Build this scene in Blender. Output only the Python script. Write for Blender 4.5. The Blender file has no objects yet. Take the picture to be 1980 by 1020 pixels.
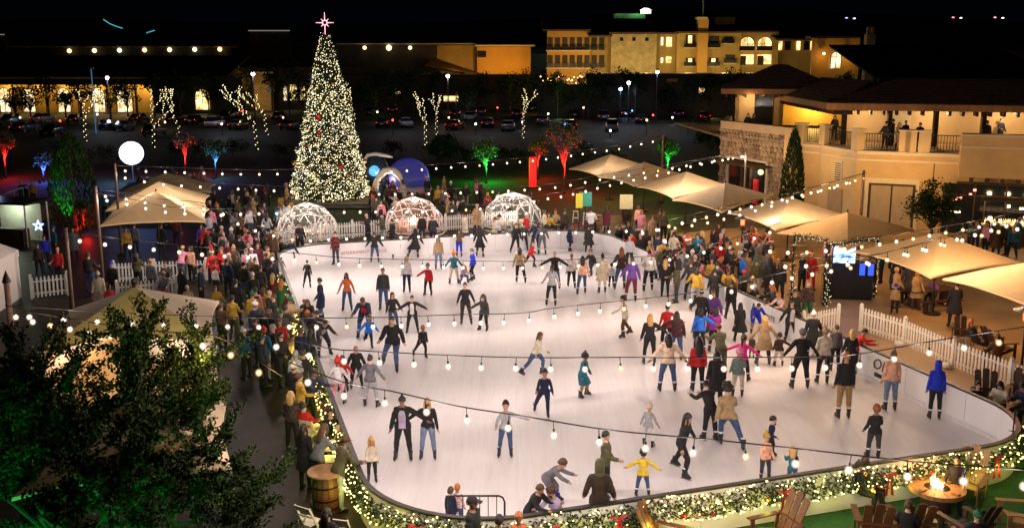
import bpy, bmesh, math, random
import numpy as np
from mathutils import Vector, Matrix, Euler
R = math.radians
rnd = random.Random(7); gx = random.Random(11)
SC = bpy.context.scene
COL = SC.collection
# ---------------------------------------------------------------- camera
F, PX, PY, TH, CZ = 1850.0, 990.0, 452.0, R(10.47), 10.2
cam_d = bpy.data.cameras.new('camera'); cam = bpy.data.objects.new('camera', cam_d); COL.objects.link(cam)
cam.location = (0, 0, CZ); cam.rotation_euler = (R(90) - TH, 0, 0)
cam_d.sensor_width = 36; cam_d.lens = 36 * F / 1980.0
cam_d.shift_y = (PY - 510.0) / 1980.0
cam_d.clip_start = 0.3; cam_d.clip_end = 4000
SC.camera = cam
# ---------------------------------------------------------------- night sky
W = bpy.data.worlds.new('World'); SC.world = W; W.use_nodes = True
bg = W.node_tree.nodes['Background']; bg.inputs[0].default_value = (0.35, 0.5, 1.0, 1); bg.inputs[1].default_value = 0.0011
SC.view_settings.view_transform = 'Standard'; SC.view_settings.look = 'None'
SC.view_settings.exposure = 0.18; SC.view_settings.gamma = 1.0
try: SC.view_settings.use_curve_mapping = False
except Exception: pass
cy = SC.cycles
cy.use_denoising = True; cy.max_bounces = 5; cy.diffuse_bounces = 3; cy.glossy_bounces = 2
cy.transparent_max_bounces = 12; cy.sample_clamp_indirect = 4; cy.use_light_tree = True
BULB_W, BULB_E = 29.0, 18.0        # watts and glow of one festoon bulb
# ---------------------------------------------------------------- picture <-> place
s_, c_ = math.sin(TH), math.cos(TH)
def at(px, py, z=0.0):
    x = (px - PX) / F; v = -(py - PY) / F
    t = (z - CZ) / (v * c_ - s_)
    return Vector((x * t, (v * s_ + c_) * t, z))
def hz(Y, py):
    v = -(py - PY) / F
    return CZ + Y * (v * c_ - s_) / (c_ + v * s_)
def atY(px, py, Y):
    v = -(py - PY) / F; t = Y / (v * s_ + c_)
    return Vector(((px - PX) / F * t, Y, CZ + (v * c_ - s_) * t))
# ---------------------------------------------------------------- materials
MATS = {}
def _set(b, k, v):
    if k in b.inputs: b.inputs[k].default_value = v
def mat(name, col, rough=0.6, metal=0.0, var=0.25, scale=6.0, bump=0.0, sub=0.0, trans=0.0, spec=None, coord='Object', stretch=None):
    """A principled surface whose colour and gloss vary with two noises."""
    if name in MATS: return MATS[name]
    m = bpy.data.materials.new(name); MATS[name] = m; m.use_nodes = True
    nt = m.node_tree; N = nt.nodes; L = nt.links; b = N['Principled BSDF']
    _set(b, 'Roughness', rough); _set(b, 'Metallic', metal)
    if spec is not None: _set(b, 'Specular IOR Level', spec)
    if trans: _set(b, 'Transmission Weight', trans)
    if var > 0 or bump > 0:
        tc = N.new('ShaderNodeTexCoord'); mp = N.new('ShaderNodeMapping'); L.new(tc.outputs[coord], mp.inputs[0])
        if stretch: mp.inputs['Scale'].default_value = stretch
        n1 = N.new('ShaderNodeTexNoise'); n1.inputs['Scale'].default_value = scale; n1.inputs['Detail'].default_value = 5
        L.new(mp.outputs[0], n1.inputs['Vector'])
        cr = N.new('ShaderNodeValToRGB'); L.new(n1.outputs[0], cr.inputs[0])
        lo = [max(0, c * (1 - var)) for c in col]; hi = [min(1, c * (1 + var)) for c in col]
        cr.color_ramp.elements[0].position = 0.3; cr.color_ramp.elements[1].position = 0.7
        cr.color_ramp.elements[0].color = (*lo, 1); cr.color_ramp.elements[1].color = (*hi, 1)
        L.new(cr.outputs[0], b.inputs['Base Color'])
        if bump > 0:
            n2 = N.new('ShaderNodeTexNoise'); n2.inputs['Scale'].default_value = scale * 5; n2.inputs['Detail'].default_value = 3
            L.new(mp.outputs[0], n2.inputs['Vector'])
            bp = N.new('ShaderNodeBump'); bp.inputs['Strength'].default_value = bump; bp.inputs['Distance'].default_value = 0.05
            L.new(n2.outputs[0], bp.inputs['Height']); L.new(bp.outputs[0], b.inputs['Normal'])
    else:
        b.inputs['Base Color'].default_value = (*col, 1)
    return m
def plaid(name, c1, c2, scale=14.0):
    if name in MATS: return MATS[name]
    m = bpy.data.materials.new(name); MATS[name] = m; m.use_nodes = True
    nt = m.node_tree; N = nt.nodes; L = nt.links; b = N['Principled BSDF']; _set(b, 'Roughness', 0.85)
    tc = N.new('ShaderNodeTexCoord')
    ck = N.new('ShaderNodeTexChecker'); ck.inputs['Scale'].default_value = scale
    ck.inputs['Color1'].default_value = (*c1, 1); ck.inputs['Color2'].default_value = (*c2, 1)
    L.new(tc.outputs['Object'], ck.inputs['Vector'])
    wv = N.new('ShaderNodeTexWave'); wv.inputs['Scale'].default_value = scale * 0.5; wv.bands_direction = 'Z'
    L.new(tc.outputs['Object'], wv.inputs['Vector'])
    mx = N.new('ShaderNodeMixRGB'); mx.inputs[0].default_value = 0.3
    L.new(ck.outputs[0], mx.inputs[1]); mx.inputs[2].default_value = (*c2, 1)
    L.new(wv.outputs[0], mx.inputs[0]); L.new(mx.outputs[0], b.inputs['Base Color'])
    return m
def emi(name, col, strength, sampled=False):
    if name in MATS: return MATS[name]
    m = bpy.data.materials.new(name); MATS[name] = m; m.use_nodes = True
    b = m.node_tree.nodes['Principled BSDF']
    b.inputs['Base Color'].default_value = (*[c * 0.5 for c in col], 1)
    _set(b, 'Emission Color', (*col, 1)); _set(b, 'Emission Strength', strength); _set(b, 'Roughness', 0.4)
    if not sampled:
        try: m.cycles.emission_sampling = 'NONE'
        except Exception: pass
    return m
def lit_window(name, col, strength, scale=.9):
    """A lit room seen through panes: brighter and dimmer patches of the interior."""
    m = emi(name, col, strength); N = m.node_tree.nodes; L = m.node_tree.links; tc = N.new('ShaderNodeTexCoord'); n = N.new('ShaderNodeTexNoise'); n.inputs['Scale'].default_value = scale; n.inputs['Detail'].default_value = 3
    L.new(tc.outputs['Object'], n.inputs['Vector']); r = N.new('ShaderNodeValToRGB'); L.new(n.outputs[0], r.inputs[0]); r.color_ramp.elements[0].position = .35; r.color_ramp.elements[1].position = .62
    r.color_ramp.elements[0].color = (col[0]*.28, col[1]*.2, col[2]*.12, 1); r.color_ramp.elements[1].color = (*col, 1); L.new(r.outputs[0], N['Principled BSDF'].inputs['Emission Color']); return m
def glassy(name, col, alpha, rough=0.1):
    """Thin clear film: part see-through, part gloss."""
    if name in MATS: return MATS[name]
    m = bpy.data.materials.new(name); MATS[name] = m; m.use_nodes = True
    nt = m.node_tree; N = nt.nodes; L = nt.links; b = N['Principled BSDF']
    b.inputs['Base Color'].default_value = (*col, 1); _set(b, 'Roughness', rough)
    tr = N.new('ShaderNodeBsdfTransparent'); mx = N.new('ShaderNodeMixShader'); mx.inputs[0].default_value = alpha
    L.new(tr.outputs[0], mx.inputs[1]); L.new(b.outputs[0], mx.inputs[2]); L.new(mx.outputs[0], N['Material Output'].inputs[0])
    return m
# ---------------------------------------------------------------- mesh builder
ICO = {}
def ico(sub):
    if sub not in ICO:
        bm = bmesh.new(); bmesh.ops.create_icosphere(bm, subdivisions=sub, radius=1)
        ICO[sub] = ([v.co.copy() for v in bm.verts], [[v.index for v in f.verts] for f in bm.faces]); bm.free()
    return ICO[sub]
class MB:
    def __init__(s): s.v = []; s.f = []; s.m = []
    def add(s, vs, fs, m=0):
        o = len(s.v); s.v += [tuple(v) for v in vs]
        for f in fs: s.f.append([o + i for i in f]); s.m.append(m)
        return s
    def box(s, c, size, rot=None, m=0):
        x, y, z = [d / 2 for d in size]
        vs = [Vector(p) for p in ((-x,-y,-z),(x,-y,-z),(x,y,-z),(-x,y,-z),(-x,-y,z),(x,-y,z),(x,y,z),(-x,y,z))]
        if rot is not None:
            M = rot if isinstance(rot, Matrix) else Euler(rot).to_matrix()
            vs = [M @ v for v in vs]
        c = Vector(c)
        return s.add([v + c for v in vs], [(3,2,1,0),(4,5,6,7),(0,1,5,4),(1,2,6,5),(2,3,7,6),(3,0,4,7)], m)
    def beam(s, a, b, w, h, m=0, roll=0):
        a, b = Vector(a), Vector(b); d = b - a
        q = d.to_track_quat('Y', 'Z').to_matrix() @ Matrix.Rotation(roll, 3, 'Y')
        return s.box((a + b) / 2, (w, d.length, h), q, m)
    def tube(s, pts, r, n=6, m=0, cap=True):
        pts = [Vector(p) for p in pts]; k = len(pts)
        rs = r if isinstance(r, (list, tuple)) else [r] * k
        rings = []; up = Vector((0.31, 0.2, 0.93))
        for i, p in enumerate(pts):
            d = (pts[min(i + 1, k - 1)] - pts[max(i - 1, 0)]).normalized()
            if abs(d.dot(up)) > 0.95: up = Vector((0.9, 0.3, 0.1))
            u = d.cross(up).normalized(); w = d.cross(u)
            rings.append([p + (u * math.cos(t) + w * math.sin(t)) * rs[i] for t in [2 * math.pi * j / n for j in range(n)]])
        return s.loft(rings, m, cap)
    def loft(s, rings, m=0, cap=True, closed=True):
        n = len(rings[0]); vs = [v for r in rings for v in r]; fs = []
        for i in range(len(rings) - 1):
            for j in range(n if closed else n - 1):
                a, b = i * n + j, i * n + (j + 1) % n
                fs.append((a, b, b + n, a + n))
        if cap: fs.append(tuple(range(n))[::-1]); fs.append(tuple((len(rings) - 1) * n + j for j in range(n)))
        return s.add(vs, fs, m)
    def lathe(s, prof, n=12, c=(0,0,0), m=0, cap=True):
        return s.loft([[Vector((c[0] + r * math.cos(2*math.pi*j/n), c[1] + r * math.sin(2*math.pi*j/n), c[2] + z)) for j in range(n)] for r, z in prof], m, cap)
    def ball(s, c, r, sub=1, m=0):
        vs, fs = ico(sub); c = Vector(c)
        r = Vector(r) if isinstance(r, (tuple, list)) else Vector((r, r, r))
        return s.add([Vector((v.x*r.x, v.y*r.y, v.z*r.z)) + c for v in vs], fs, m)
    def poly(s, vs, m=0): return s.add(vs, [tuple(range(len(vs)))], m)
    def prism(s, pts, z0, z1, m=0):
        """Vertical extrusion of a plan polygon (counter-clockwise)."""
        n = len(pts); vs = [(p[0], p[1], z0) for p in pts] + [(p[0], p[1], z1) for p in pts]
        return s.add(vs, [tuple(range(n))[::-1], tuple(range(n, 2*n))] + [(i, (i+1) % n, n + (i+1) % n, n + i) for i in range(n)], m)
    def slab(s, quad, t, m=0):
        """A four-sided sheet given thickness t along its normal."""
        q = [Vector(p) for p in quad]; n = (q[1]-q[0]).cross(q[3]-q[0]).normalized() * t
        vs = q + [p - n for p in q]
        return s.add(vs, [(0,1,2,3),(7,6,5,4),(0,4,5,1),(1,5,6,2),(2,6,7,3),(3,7,4,0)], m)
    def xf(s, M):
        s.v = [tuple(M @ Vector(v)) for v in s.v]; return s
    def mesh(s, name, mats, smooth=False):
        me = bpy.data.meshes.new(name); me.from_pydata(s.v, [], s.f)
        for m in (mats if isinstance(mats, (list, tuple)) else [mats]): me.materials.append(m)
        if any(s.m): me.polygons.foreach_set('material_index', s.m)
        if smooth: me.polygons.foreach_set('use_smooth', [True] * len(s.f))
        me.update(); return me
    def build(s, name, mats, parent=None, loc=None, smooth=False):
        return link(name, s.mesh(name, mats, smooth), parent, loc)
def link(name, data, parent=None, loc=None, M=None):
    o = bpy.data.objects.new(name, data); COL.objects.link(o)
    if parent: o.parent = parent
    if loc is not None: o.location = loc
    if M is not None: o.matrix_local = M
    return o
def tag(o, label=None, cat=None, group=None, kind=None):
    if label: o['label'] = label
    if cat: o['category'] = cat
    if group: o['group'] = group
    if kind: o['kind'] = kind
    return o
def thing(name, label, cat, loc=(0,0,0), rz=0.0, group=None):
    o = bpy.data.objects.new(name, None); COL.objects.link(o); o.location = loc; o.rotation_euler = (0, 0, rz)
    o.empty_display_size = 0.2
    return tag(o, label, cat, group)
def kids(o): return [c for c in ALLKIDS.get(o.name, [])] or list(o.children)
ALLKIDS = {}
def dup(root, loc, rz=0.0, label=None, scale=None, group=None):
    def cp(o, par):
        c = o.copy(); COL.objects.link(c)
        if par: c.parent = par
        for ch in list(o.children): cp(ch, c)
        return c
    r = cp(root, None); r.location = loc; r.rotation_euler = (0, 0, rz)
    if scale: r.scale = (scale,) * 3 if not isinstance(scale, tuple) else scale
    if label: r['label'] = label
    if group: r['group'] = group
    return r
def lamp(name, loc, watts, col=(1, 0.72, 0.42), r=0.06, parent=None, kind='POINT', spot=None, aim=None, data=None):
    if data is None:
        data = bpy.data.lights.new(name, kind); data.energy = watts; data.color = col; data.shadow_soft_size = r
        if spot: data.spot_size = R(spot); data.spot_blend = 0.6
    o = bpy.data.objects.new(name, data); COL.objects.link(o); o.location = loc
    if parent: o.parent = parent
    if aim is not None: o.rotation_euler = (Vector(aim) - Vector(loc)).to_track_quat('-Z', 'Y').to_euler()
    return o
def struct(o): o['kind'] = 'structure'; return o
# ================================================================ people: bodies, clothes, hair
def ell(c, rx, ry, n=12, ax=None):
    c = Vector(c); M = ax if ax is not None else Matrix.Identity(3)
    return [c + M @ Vector((rx * math.cos(2*math.pi*j/n), ry * math.sin(2*math.pi*j/n), 0)) for j in range(n)]
POSES = dict(
 stand=dict(),
 relax=dict(lsf=8, rsf=20, le=25, re=60, lab=6, rab=4, lsa=12, rsa=10, lh=6, lk=8),
 pockets=dict(lsf=-8, rsf=-8, le=55, re=55, lsa=22, rsa=22),
 phone=dict(lsf=25, rsf=25, le=95, re=95, lsa=8, rsa=8, hp=22),
 walk=dict(lh=22, rh=-20, lk=6, rk=18, lsf=-20, rsf=22, le=15, re=25, lean=4),
 glide=dict(lean=10, lh=22, rh=14, lk=30, rk=26, lsa=24, rsa=24, le=25, re=25, lab=9, rab=9),
 stride=dict(lean=18, lh=38, lk=45, rh=-24, rk=14, rab=20, lab=2, lsf=-30, rsf=38, lsa=16, rsa=16, le=30, re=40),
 push=dict(lean=14, rh=30, rk=38, lh=-16, lk=12, lab=26, rab=3, lsa=38, rsa=30, le=15, re=20),
 kick=dict(lean=16, lh=20, lk=28, rh=-14, rk=70, lsa=40, rsa=48, le=20, re=15),
 armsout=dict(lean=6, lh=12, rh=12, lk=18, rk=18, lsa=36, rsa=36, lab=10, rab=10, le=10, re=10),
 wide=dict(lean=8, lsa=62, rsa=58, lab=12, rab=12, le=8, re=8, lk=12, rk=12, lh=8, rh=8),
 armr=dict(lean=6, lh=12, rh=10, lk=18, rk=14, rsa=58, lsa=14, re=12, le=20, lab=8, rab=8),
 arml=dict(lean=6, lh=12, rh=10, lk=18, rk=14, lsa=58, rsa=14, le=12, re=20, lab=8, rab=8),
 pointl=dict(lean=8, lh=16, rh=8, lk=20, rk=10, lsa=74, rsa=25, le=5, re=70, lab=6, rab=10),
 glide2=dict(lean=9, lh=20, lk=24, rh=-12, rk=20, rab=14, lsf=-14, rsf=22, lsa=16, rsa=18, le=22, re=38),
 glide3=dict(lean=7, rh=18, rk=22, lh=-10, lk=16, lab=12, lsf=24, rsf=-16, lsa=22, rsa=14, le=40, re=18),
 turn=dict(lean=4, lh=10, lk=14, rh=4, rk=10, lab=12, rab=5, lsf=10, rsf=-6, lsa=28, rsa=18, le=35, re=25),
 hunch=dict(lean=24, lsf=18, rsf=22, le=62, re=58, lsa=16, rsa=16, lh=6, rh=-2, hp=12),
 bend=dict(lean=48, lh=40, rh=30, lk=36, rk=26, lsf=55, rsf=55, lsa=14, rsa=14, le=20, re=20, hp=10, lab=10, rab=10),
 lean=dict(lean=26, lsf=45, rsf=45, le=50, re=50, lsa=16, rsa=16, lh=6, rh=-4, hp=8),
 crouch=dict(lean=38, lh=95, rh=80, lk=120, rk=115, lsf=60, rsf=60, le=40, re=40, lsa=15, rsa=15, lab=14, rab=14),
 sit=dict(lean=-4, lh=84, rh=84, lk=84, rk=78, lsf=30, rsf=30, le=50, re=50, lsa=12, rsa=12, lab=8, rab=8),
 sitphone=dict(lean=14, lh=86, rh=84, lk=82, rk=84, lsf=36, rsf=36, le=80, re=80, lsa=6, rsa=6, hp=25, lab=6, rab=6),
 recline=dict(lean=-18, lh=76, rh=76, lk=68, rk=64, lsf=20, rsf=20, le=55, re=55, lsa=24, rsa=24, lab=8, rab=8),
)
def fk(p, kid):
    g = lambda k, d=0: R(p.get(k, d))
    lg, tr, hd = (0.86, 0.93, 1.22) if kid else (1.0, 1.0, 1.0)
    Y0 = Vector((0, 0, 0)); J = {}
    lean = g('lean'); up = Vector((0, -math.sin(lean), math.cos(lean))); fw = Vector((0, -math.cos(lean), -math.sin(lean)))
    J['pel'] = Y0
    J['waist'] = up * 0.15 * tr; J['chest'] = up * 0.34 * tr; J['sh'] = up * 0.475 * tr; J['neck'] = up * 0.53 * tr
    J['up'] = up; J['fw'] = fw
    hp = lean * 0.45 + g('hp'); hu = Vector((0, -math.sin(hp), math.cos(hp)))
    J['head'] = J['neck'] + hu * 0.145 * (hd if kid else 1)
    J['HM'] = Matrix.Translation(J['head']) @ Matrix.Rotation(hp, 4, 'X') @ Matrix.Scale(hd, 4)
    for s, n in ((1, 'l'), (-1, 'r')):
        f, ab, k = g(n + 'h'), g(n + 'ab', 4), g(n + 'k', 2)
        hip = Vector((s * 0.092, 0, -0.02)); J[n + 'hip'] = hip
        d = Vector((s * math.sin(ab), -math.sin(f) * math.cos(ab), -math.cos(f) * math.cos(ab)))
        J[n + 'knee'] = hip + d * 0.435 * lg
        d2 = Vector((s * math.sin(ab) * 0.6, -math.sin(f - k), -math.cos(f - k))).normalized()
        J[n + 'ank'] = J[n + 'knee'] + d2 * 0.41 * lg
        fp = min(0.0, (f - k) * 0.55) if abs(f - k) > R(25) and not (f > R(60)) else 0
        J[n + 'fp'] = fp; J[n + 'fy'] = s * R(10)
        sf, sa, e = g(n + 'sf'), g(n + 'sa', 9), g(n + 'e', 12)
        sh = J['sh'] + Vector((s * (0.148 if kid else 0.166), 0, 0)) - up * 0.045; J[n + 'sho'] = sh
        ws = 0.9 if kid else 1
        d = Vector((s * math.sin(sa), -math.sin(sf) * math.cos(sa), -math.cos(sf) * math.cos(sa)))
        J[n + 'elb'] = sh + d * 0.285 * ws
        fl = sf + e; sb = sa * (1 - min(e, R(110)) / R(130))
        d2 = Vector((s * math.sin(sb) - s * 0.12 * (e > R(40)), -math.sin(fl) * math.cos(sb), -math.cos(fl) * math.cos(sb))).normalized()
        J[n + 'wri'] = J[n + 'elb'] + d2 * 0.25 * ws; J[n + 'hd'] = d2
    dz = 0.085 - min(J['lank'].z, J['rank'].z)
    off = Vector((0, -(J['lank'].y + J['rank'].y) / 2 if not p.get('sit') else 0, dz))
    for k, v in list(J.items()):
        if isinstance(v, Vector) and k not in ('up', 'fw', 'lhd', 'rhd'): J[k] = v + off
    J['HM'] = Matrix.Translation(off) @ J['HM']
    J['top'] = (J['HM'] @ Vector((0, 0, 0.125))).z
    return J
def limb(mb, pts, rs, n=10):
    mb.tube(pts, rs, n)
def head_mb(mb, M):
    """Skull with brow, nose, lips, chin, ears and eyes: 0 skin, 1 eye, 2 lip."""
    h = MB(); rings = []
    for z, rx, ry, dy in ((-0.115,.03,.03,-.035),(-.10,.046,.05,-.025),(-.075,.058,.068,-.014),(-.04,.068,.083,-.006),(0,.074,.093,0),(.04,.076,.098,.003),(.075,.068,.088,.006),(.10,.05,.066,.008),(.115,.022,.03,.008)):
        rings.append(ell((0, dy, z), rx, ry, 12))
    h.loft(rings, 0)
    h.add([(-.012,-.083,-.035),(.012,-.083,-.035),(0,-.118,-.03),(0,-.092,.012),(0,-.088,-.042)], [(0,2,3),(2,1,3),(0,4,2),(4,1,2)], 0)
    for s in (-1, 1):
        h.ball((s*.03, -.083, .008), (.012,.008,.008), 1, 1)
        h.box((s*.03, -.091, .027), (.03,.008,.006), None, 1)
        h.ball((s*.076, .006, -.005), (.012,.02,.032), 1, 0)
    h.ball((0, -.083, -.064), (.022,.008,.007), 1, 2)
    h.xf(M); o = len(mb.v); mb.v += h.v
    for f, m in zip(h.f, h.m): mb.f.append([i + o for i in f]); mb.m.append(m)
def hand_mb(mb, w, d, s, kid):
    """Palm, four unequal bent fingers and a thumb off the side."""
    k = 0.85 if kid else 1.0
    d = d.normalized(); side = d.cross(Vector((1, 0, 0.2))).normalized(); nrm = d.cross(side).normalized() * -s
    mb.tube([w - d*.03*k, w + d*.02*k, w + d*.085*k], [.026*k, .037*k, .034*k], 6)
    for i, ln in enumerate((.062, .074, .07, .054)):
        b = w + d*.078*k + side * (i - 1.5) * .019 * k
        t1 = b + (d*.86 + nrm*.35).normalized() * ln * .5 * k
        mb.tube([b, t1, t1 + (d*.55 + nrm*.8).normalized() * ln * .55 * k], [.0105*k, .0095*k, .007*k], 4)
    b = w + d*.022*k - side*.03*k
    t1 = b + (d*.6 - side*.75).normalized()*.036*k
    mb.tube([b, t1, t1 + (d*.95 + nrm*.25).normalized()*.032*k], [.014*k,.012*k,.009*k], 4)
TPL = {}
def template(pose, kid):
    """Body, top and trousers meshes of one pose (shared by every person in that pose)."""
    key = (pose, kid)
    if key in TPL: return TPL[key]
    J = fk(POSES[pose], kid); up = J['up']; b = MB()
    ax = Matrix.Rotation(R(POSES[pose].get('lean', 0)), 3, 'X')
    w = 0.92 if kid else 1.0
    P = lambda k, t=0, f=0: J[k] + up * t + J['fw'] * f
    b.loft([ell(P('pel', -.10), .07*w, .07*w, 14, ax), ell(P('pel', -.06), .145*w, .105*w, 14, ax), ell(P('pel', .02), .16*w, .118*w, 14, ax),
            ell(P('waist', -.03), .138*w, .104*w, 14, ax), ell(P('waist', .04, .01), .134*w, .102*w, 14, ax), ell(P('chest', -.06, .012), .148*w, .114*w, 14, ax),
            ell(P('chest', .03, .008), .156*w, .115*w, 14, ax), ell(P('sh', -.04), .152*w, .094*w, 14, ax), ell(P('sh', .012), .10*w, .07*w, 14, ax),
            ell(P('neck', -.01), .062, .06, 14, ax)])
    b.tube([P('sh'), P('neck'), J['HM'] @ Vector((0, .012, -.05))], [.062, .055, .055], 10)
    for s, n in ((1, 'l'), (-1, 'r')):
        hip, kn, an = J[n+'hip'], J[n+'knee'], J[n+'ank']
        limb(b, [hip + Vector((0,0,.05)), hip.lerp(kn, .25), kn.lerp(hip, .25), kn, kn.lerp(an, .3), an.lerp(kn, .25), an, an + (an-kn).normalized()*.03],
             [.095*w, .096*w, .072*w, .062*w, .062*w, .045*w, .042, .04])
        a, e, wr = J[n+'sho'], J[n+'elb'], J[n+'wri']
        limb(b, [J['sh'].lerp(a, .45) - up*.03, a, a.lerp(e, .35), e.lerp(a, .1), e.lerp(wr, .25), wr, wr + J[n+'hd']*.03], [.062*w, .058*w, .052*w, .044*w, .043*w, .031, .03])
        fd = Matrix.Rotation(J[n+'fy'], 3, 'Z') @ Matrix.Rotation(-J[n+'fp'], 3, 'X') @ Vector((0, -1, 0))
        b.tube([an + fd*-.04 + Vector((0,0,-.035)), an + fd*.06 + Vector((0,0,-.045)), an + fd*.15 + Vector((0,0,-.055))], [.042,.042,.03], 8)
    raw = b.mesh('body_raw', MATS['skin_0'])
    tmp = bpy.data.objects.new('body_raw', raw); COL.objects.link(tmp)
    md = tmp.modifiers.new('r', 'REMESH'); md.mode = 'VOXEL'; md.voxel_size = 0.027 if not kid else 0.024
    sm = tmp.modifiers.new('s', 'SMOOTH'); sm.iterations = 2; sm.factor = 0.4
    dg = bpy.context.evaluated_depsgraph_get(); ev = tmp.evaluated_get(dg); me = ev.to_mesh()
    nv = len(me.vertices); co = np.empty(nv*3, dtype=np.float32); me.vertices.foreach_get('co', co); co = co.reshape(-1, 3)
    no = np.empty(nv*3, dtype=np.float32); me.vertices.foreach_get('normal', no); no = no.reshape(-1, 3)
    faces = [tuple(p.vertices) for p in me.polygons]
    ev.to_mesh_clear(); bpy.data.objects.remove(tmp); bpy.data.meshes.remove(raw)
    ctr = np.array([co[list(f)].mean(0) for f in faces])
    bones = [('pel','neck',0,.13)]; 
    for n in 'lr':
        bones += [(n+'sho',n+'elb',1,.06),(n+'elb',n+'wri',2,.045),(n+'hip',n+'knee',3,.085),(n+'knee',n+'ank',4,.055)]
    bones.append(('neck','head',5,.05))
    best = np.full(len(faces), 1e9); reg = np.zeros(len(faces), int)
    for a, e, r, rad in bones:
        A = np.array(J[a]); B = np.array(J[e]); d = B - A; t = np.clip(((ctr-A)@d)/(d@d), 0, 1)
        dist = np.linalg.norm(ctr - (A + t[:,None]*d), axis=1) - rad
        q = dist < best; best[q] = dist[q]; reg[q] = r
    upn = np.array(up); tt = (ctr - np.array(J['pel']))@upn
    cut = np.zeros(len(faces), bool)
    for n in 'lr':
        A = np.array(J[n+'wri']); d = np.array(J[n+'hd']); cut |= (reg == 2) & (((ctr-A)@d) > .004)
        A = np.array(J[n+'ank']); d = np.array(J[n+'ank']-J[n+'knee']); d /= np.linalg.norm(d)
        cut |= (reg == 4) & (((ctr-A)@d) > .02) & (np.linalg.norm(ctr-A, axis=1) < .3)
    sit = POSES[pose].get('lh', 0) > 60
    hem = -.02 if sit else -.075
    topm = (((reg == 0) & (tt > hem) & (tt < .505*(0.93 if kid else 1))) | (reg == 1) | ((reg == 2) & ~cut) | ((reg == 3) & (tt > hem) & (not sit)))
    botm = (((reg == 0) & (tt < .10)) | (reg == 3) | ((reg == 4) & ~cut))
    def shell(mask, off, name, slot, slot_hem=None):
        fs = [faces[i] for i in np.nonzero(mask)[0]]; ids = sorted({i for f in fs for i in f}); mp = {k: j for j, k in enumerate(ids)}
        q = MB(); P_ = co[ids] + no[ids]*off
        if slot_hem is not None:
            tv = (P_ - np.array(J['pel']))@upn; armv = np.abs(P_[:,0]) > .235
            sel = (tv < hem + .032) & ~armv & (tv > hem - .06) & (np.linalg.norm(P_ - np.array(J['lwri']),axis=1) > .16) & (np.linalg.norm(P_ - np.array(J['rwri']),axis=1) > .16)
            P_[sel] += np.outer(hem - .01 - tv[sel], upn)
        q.v = [tuple(x) for x in P_]; q.f = [[mp[i] for i in f] for f in fs]; q.m = [0]*len(q.f)
        return q.mesh(name, slot, True)
    body = MB(); body.v = [tuple(x) for x in co]; body.f = [list(f) for f in faces]; body.m = [0]*len(faces)
    head_mb(body, J['HM'])
    for s, n in ((1, 'l'), (-1, 'r')): hand_mb(body, J[n+'wri'], J[n+'hd'], s, kid)
    T = dict(J=J, body=body.mesh('person', [MATS['skin_0'], MATS['eye'], MATS['lip']], True),
             jacket=shell(topm, .024, 'jacket', MATS['skin_0'], 1), shirt=shell(topm, .013, 'shirt', MATS['skin_0'], 1),
             trousers=shell(botm, .012, 'trousers', MATS['skin_0']), topm=topm, shell=shell, h=J['top'], reg=reg)
    TPL[key] = T
    return T
def coat_mesh(T):
    """A long coat: the jacket with a flared skirt down to the knee."""
    if 'coat' in T: return T['coat']
    J = T['J']; q = MB(); me = T['jacket']
    q.v = [tuple(v.co) for v in me.vertices]; q.f = [list(p.vertices) for p in me.polygons]; q.m = [0]*len(q.f)
    up = J['up']; kn = (J['lknee'] + J['rknee'])/2; sp = (J['lknee'] - J['rknee']).length/2
    a = J['pel'] + up*.10; b_ = J['pel'] - up*.04; c = J['pel'].lerp(kn, .45); d = J['pel'].lerp(kn, .95)
    yk = abs(J['lknee'].y - J['rknee'].y)/2
    q.loft([ell(a, .172, .135, 14), ell(b_, .195, .155, 14), ell(c, .20 + sp*.4, .165 + yk*.5, 14), ell(d, .205 + sp*.75, .17 + yk, 14)], 0, False)
    T['coat'] = q.mesh('coat', MATS['skin_0'], True); return T['coat']
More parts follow.
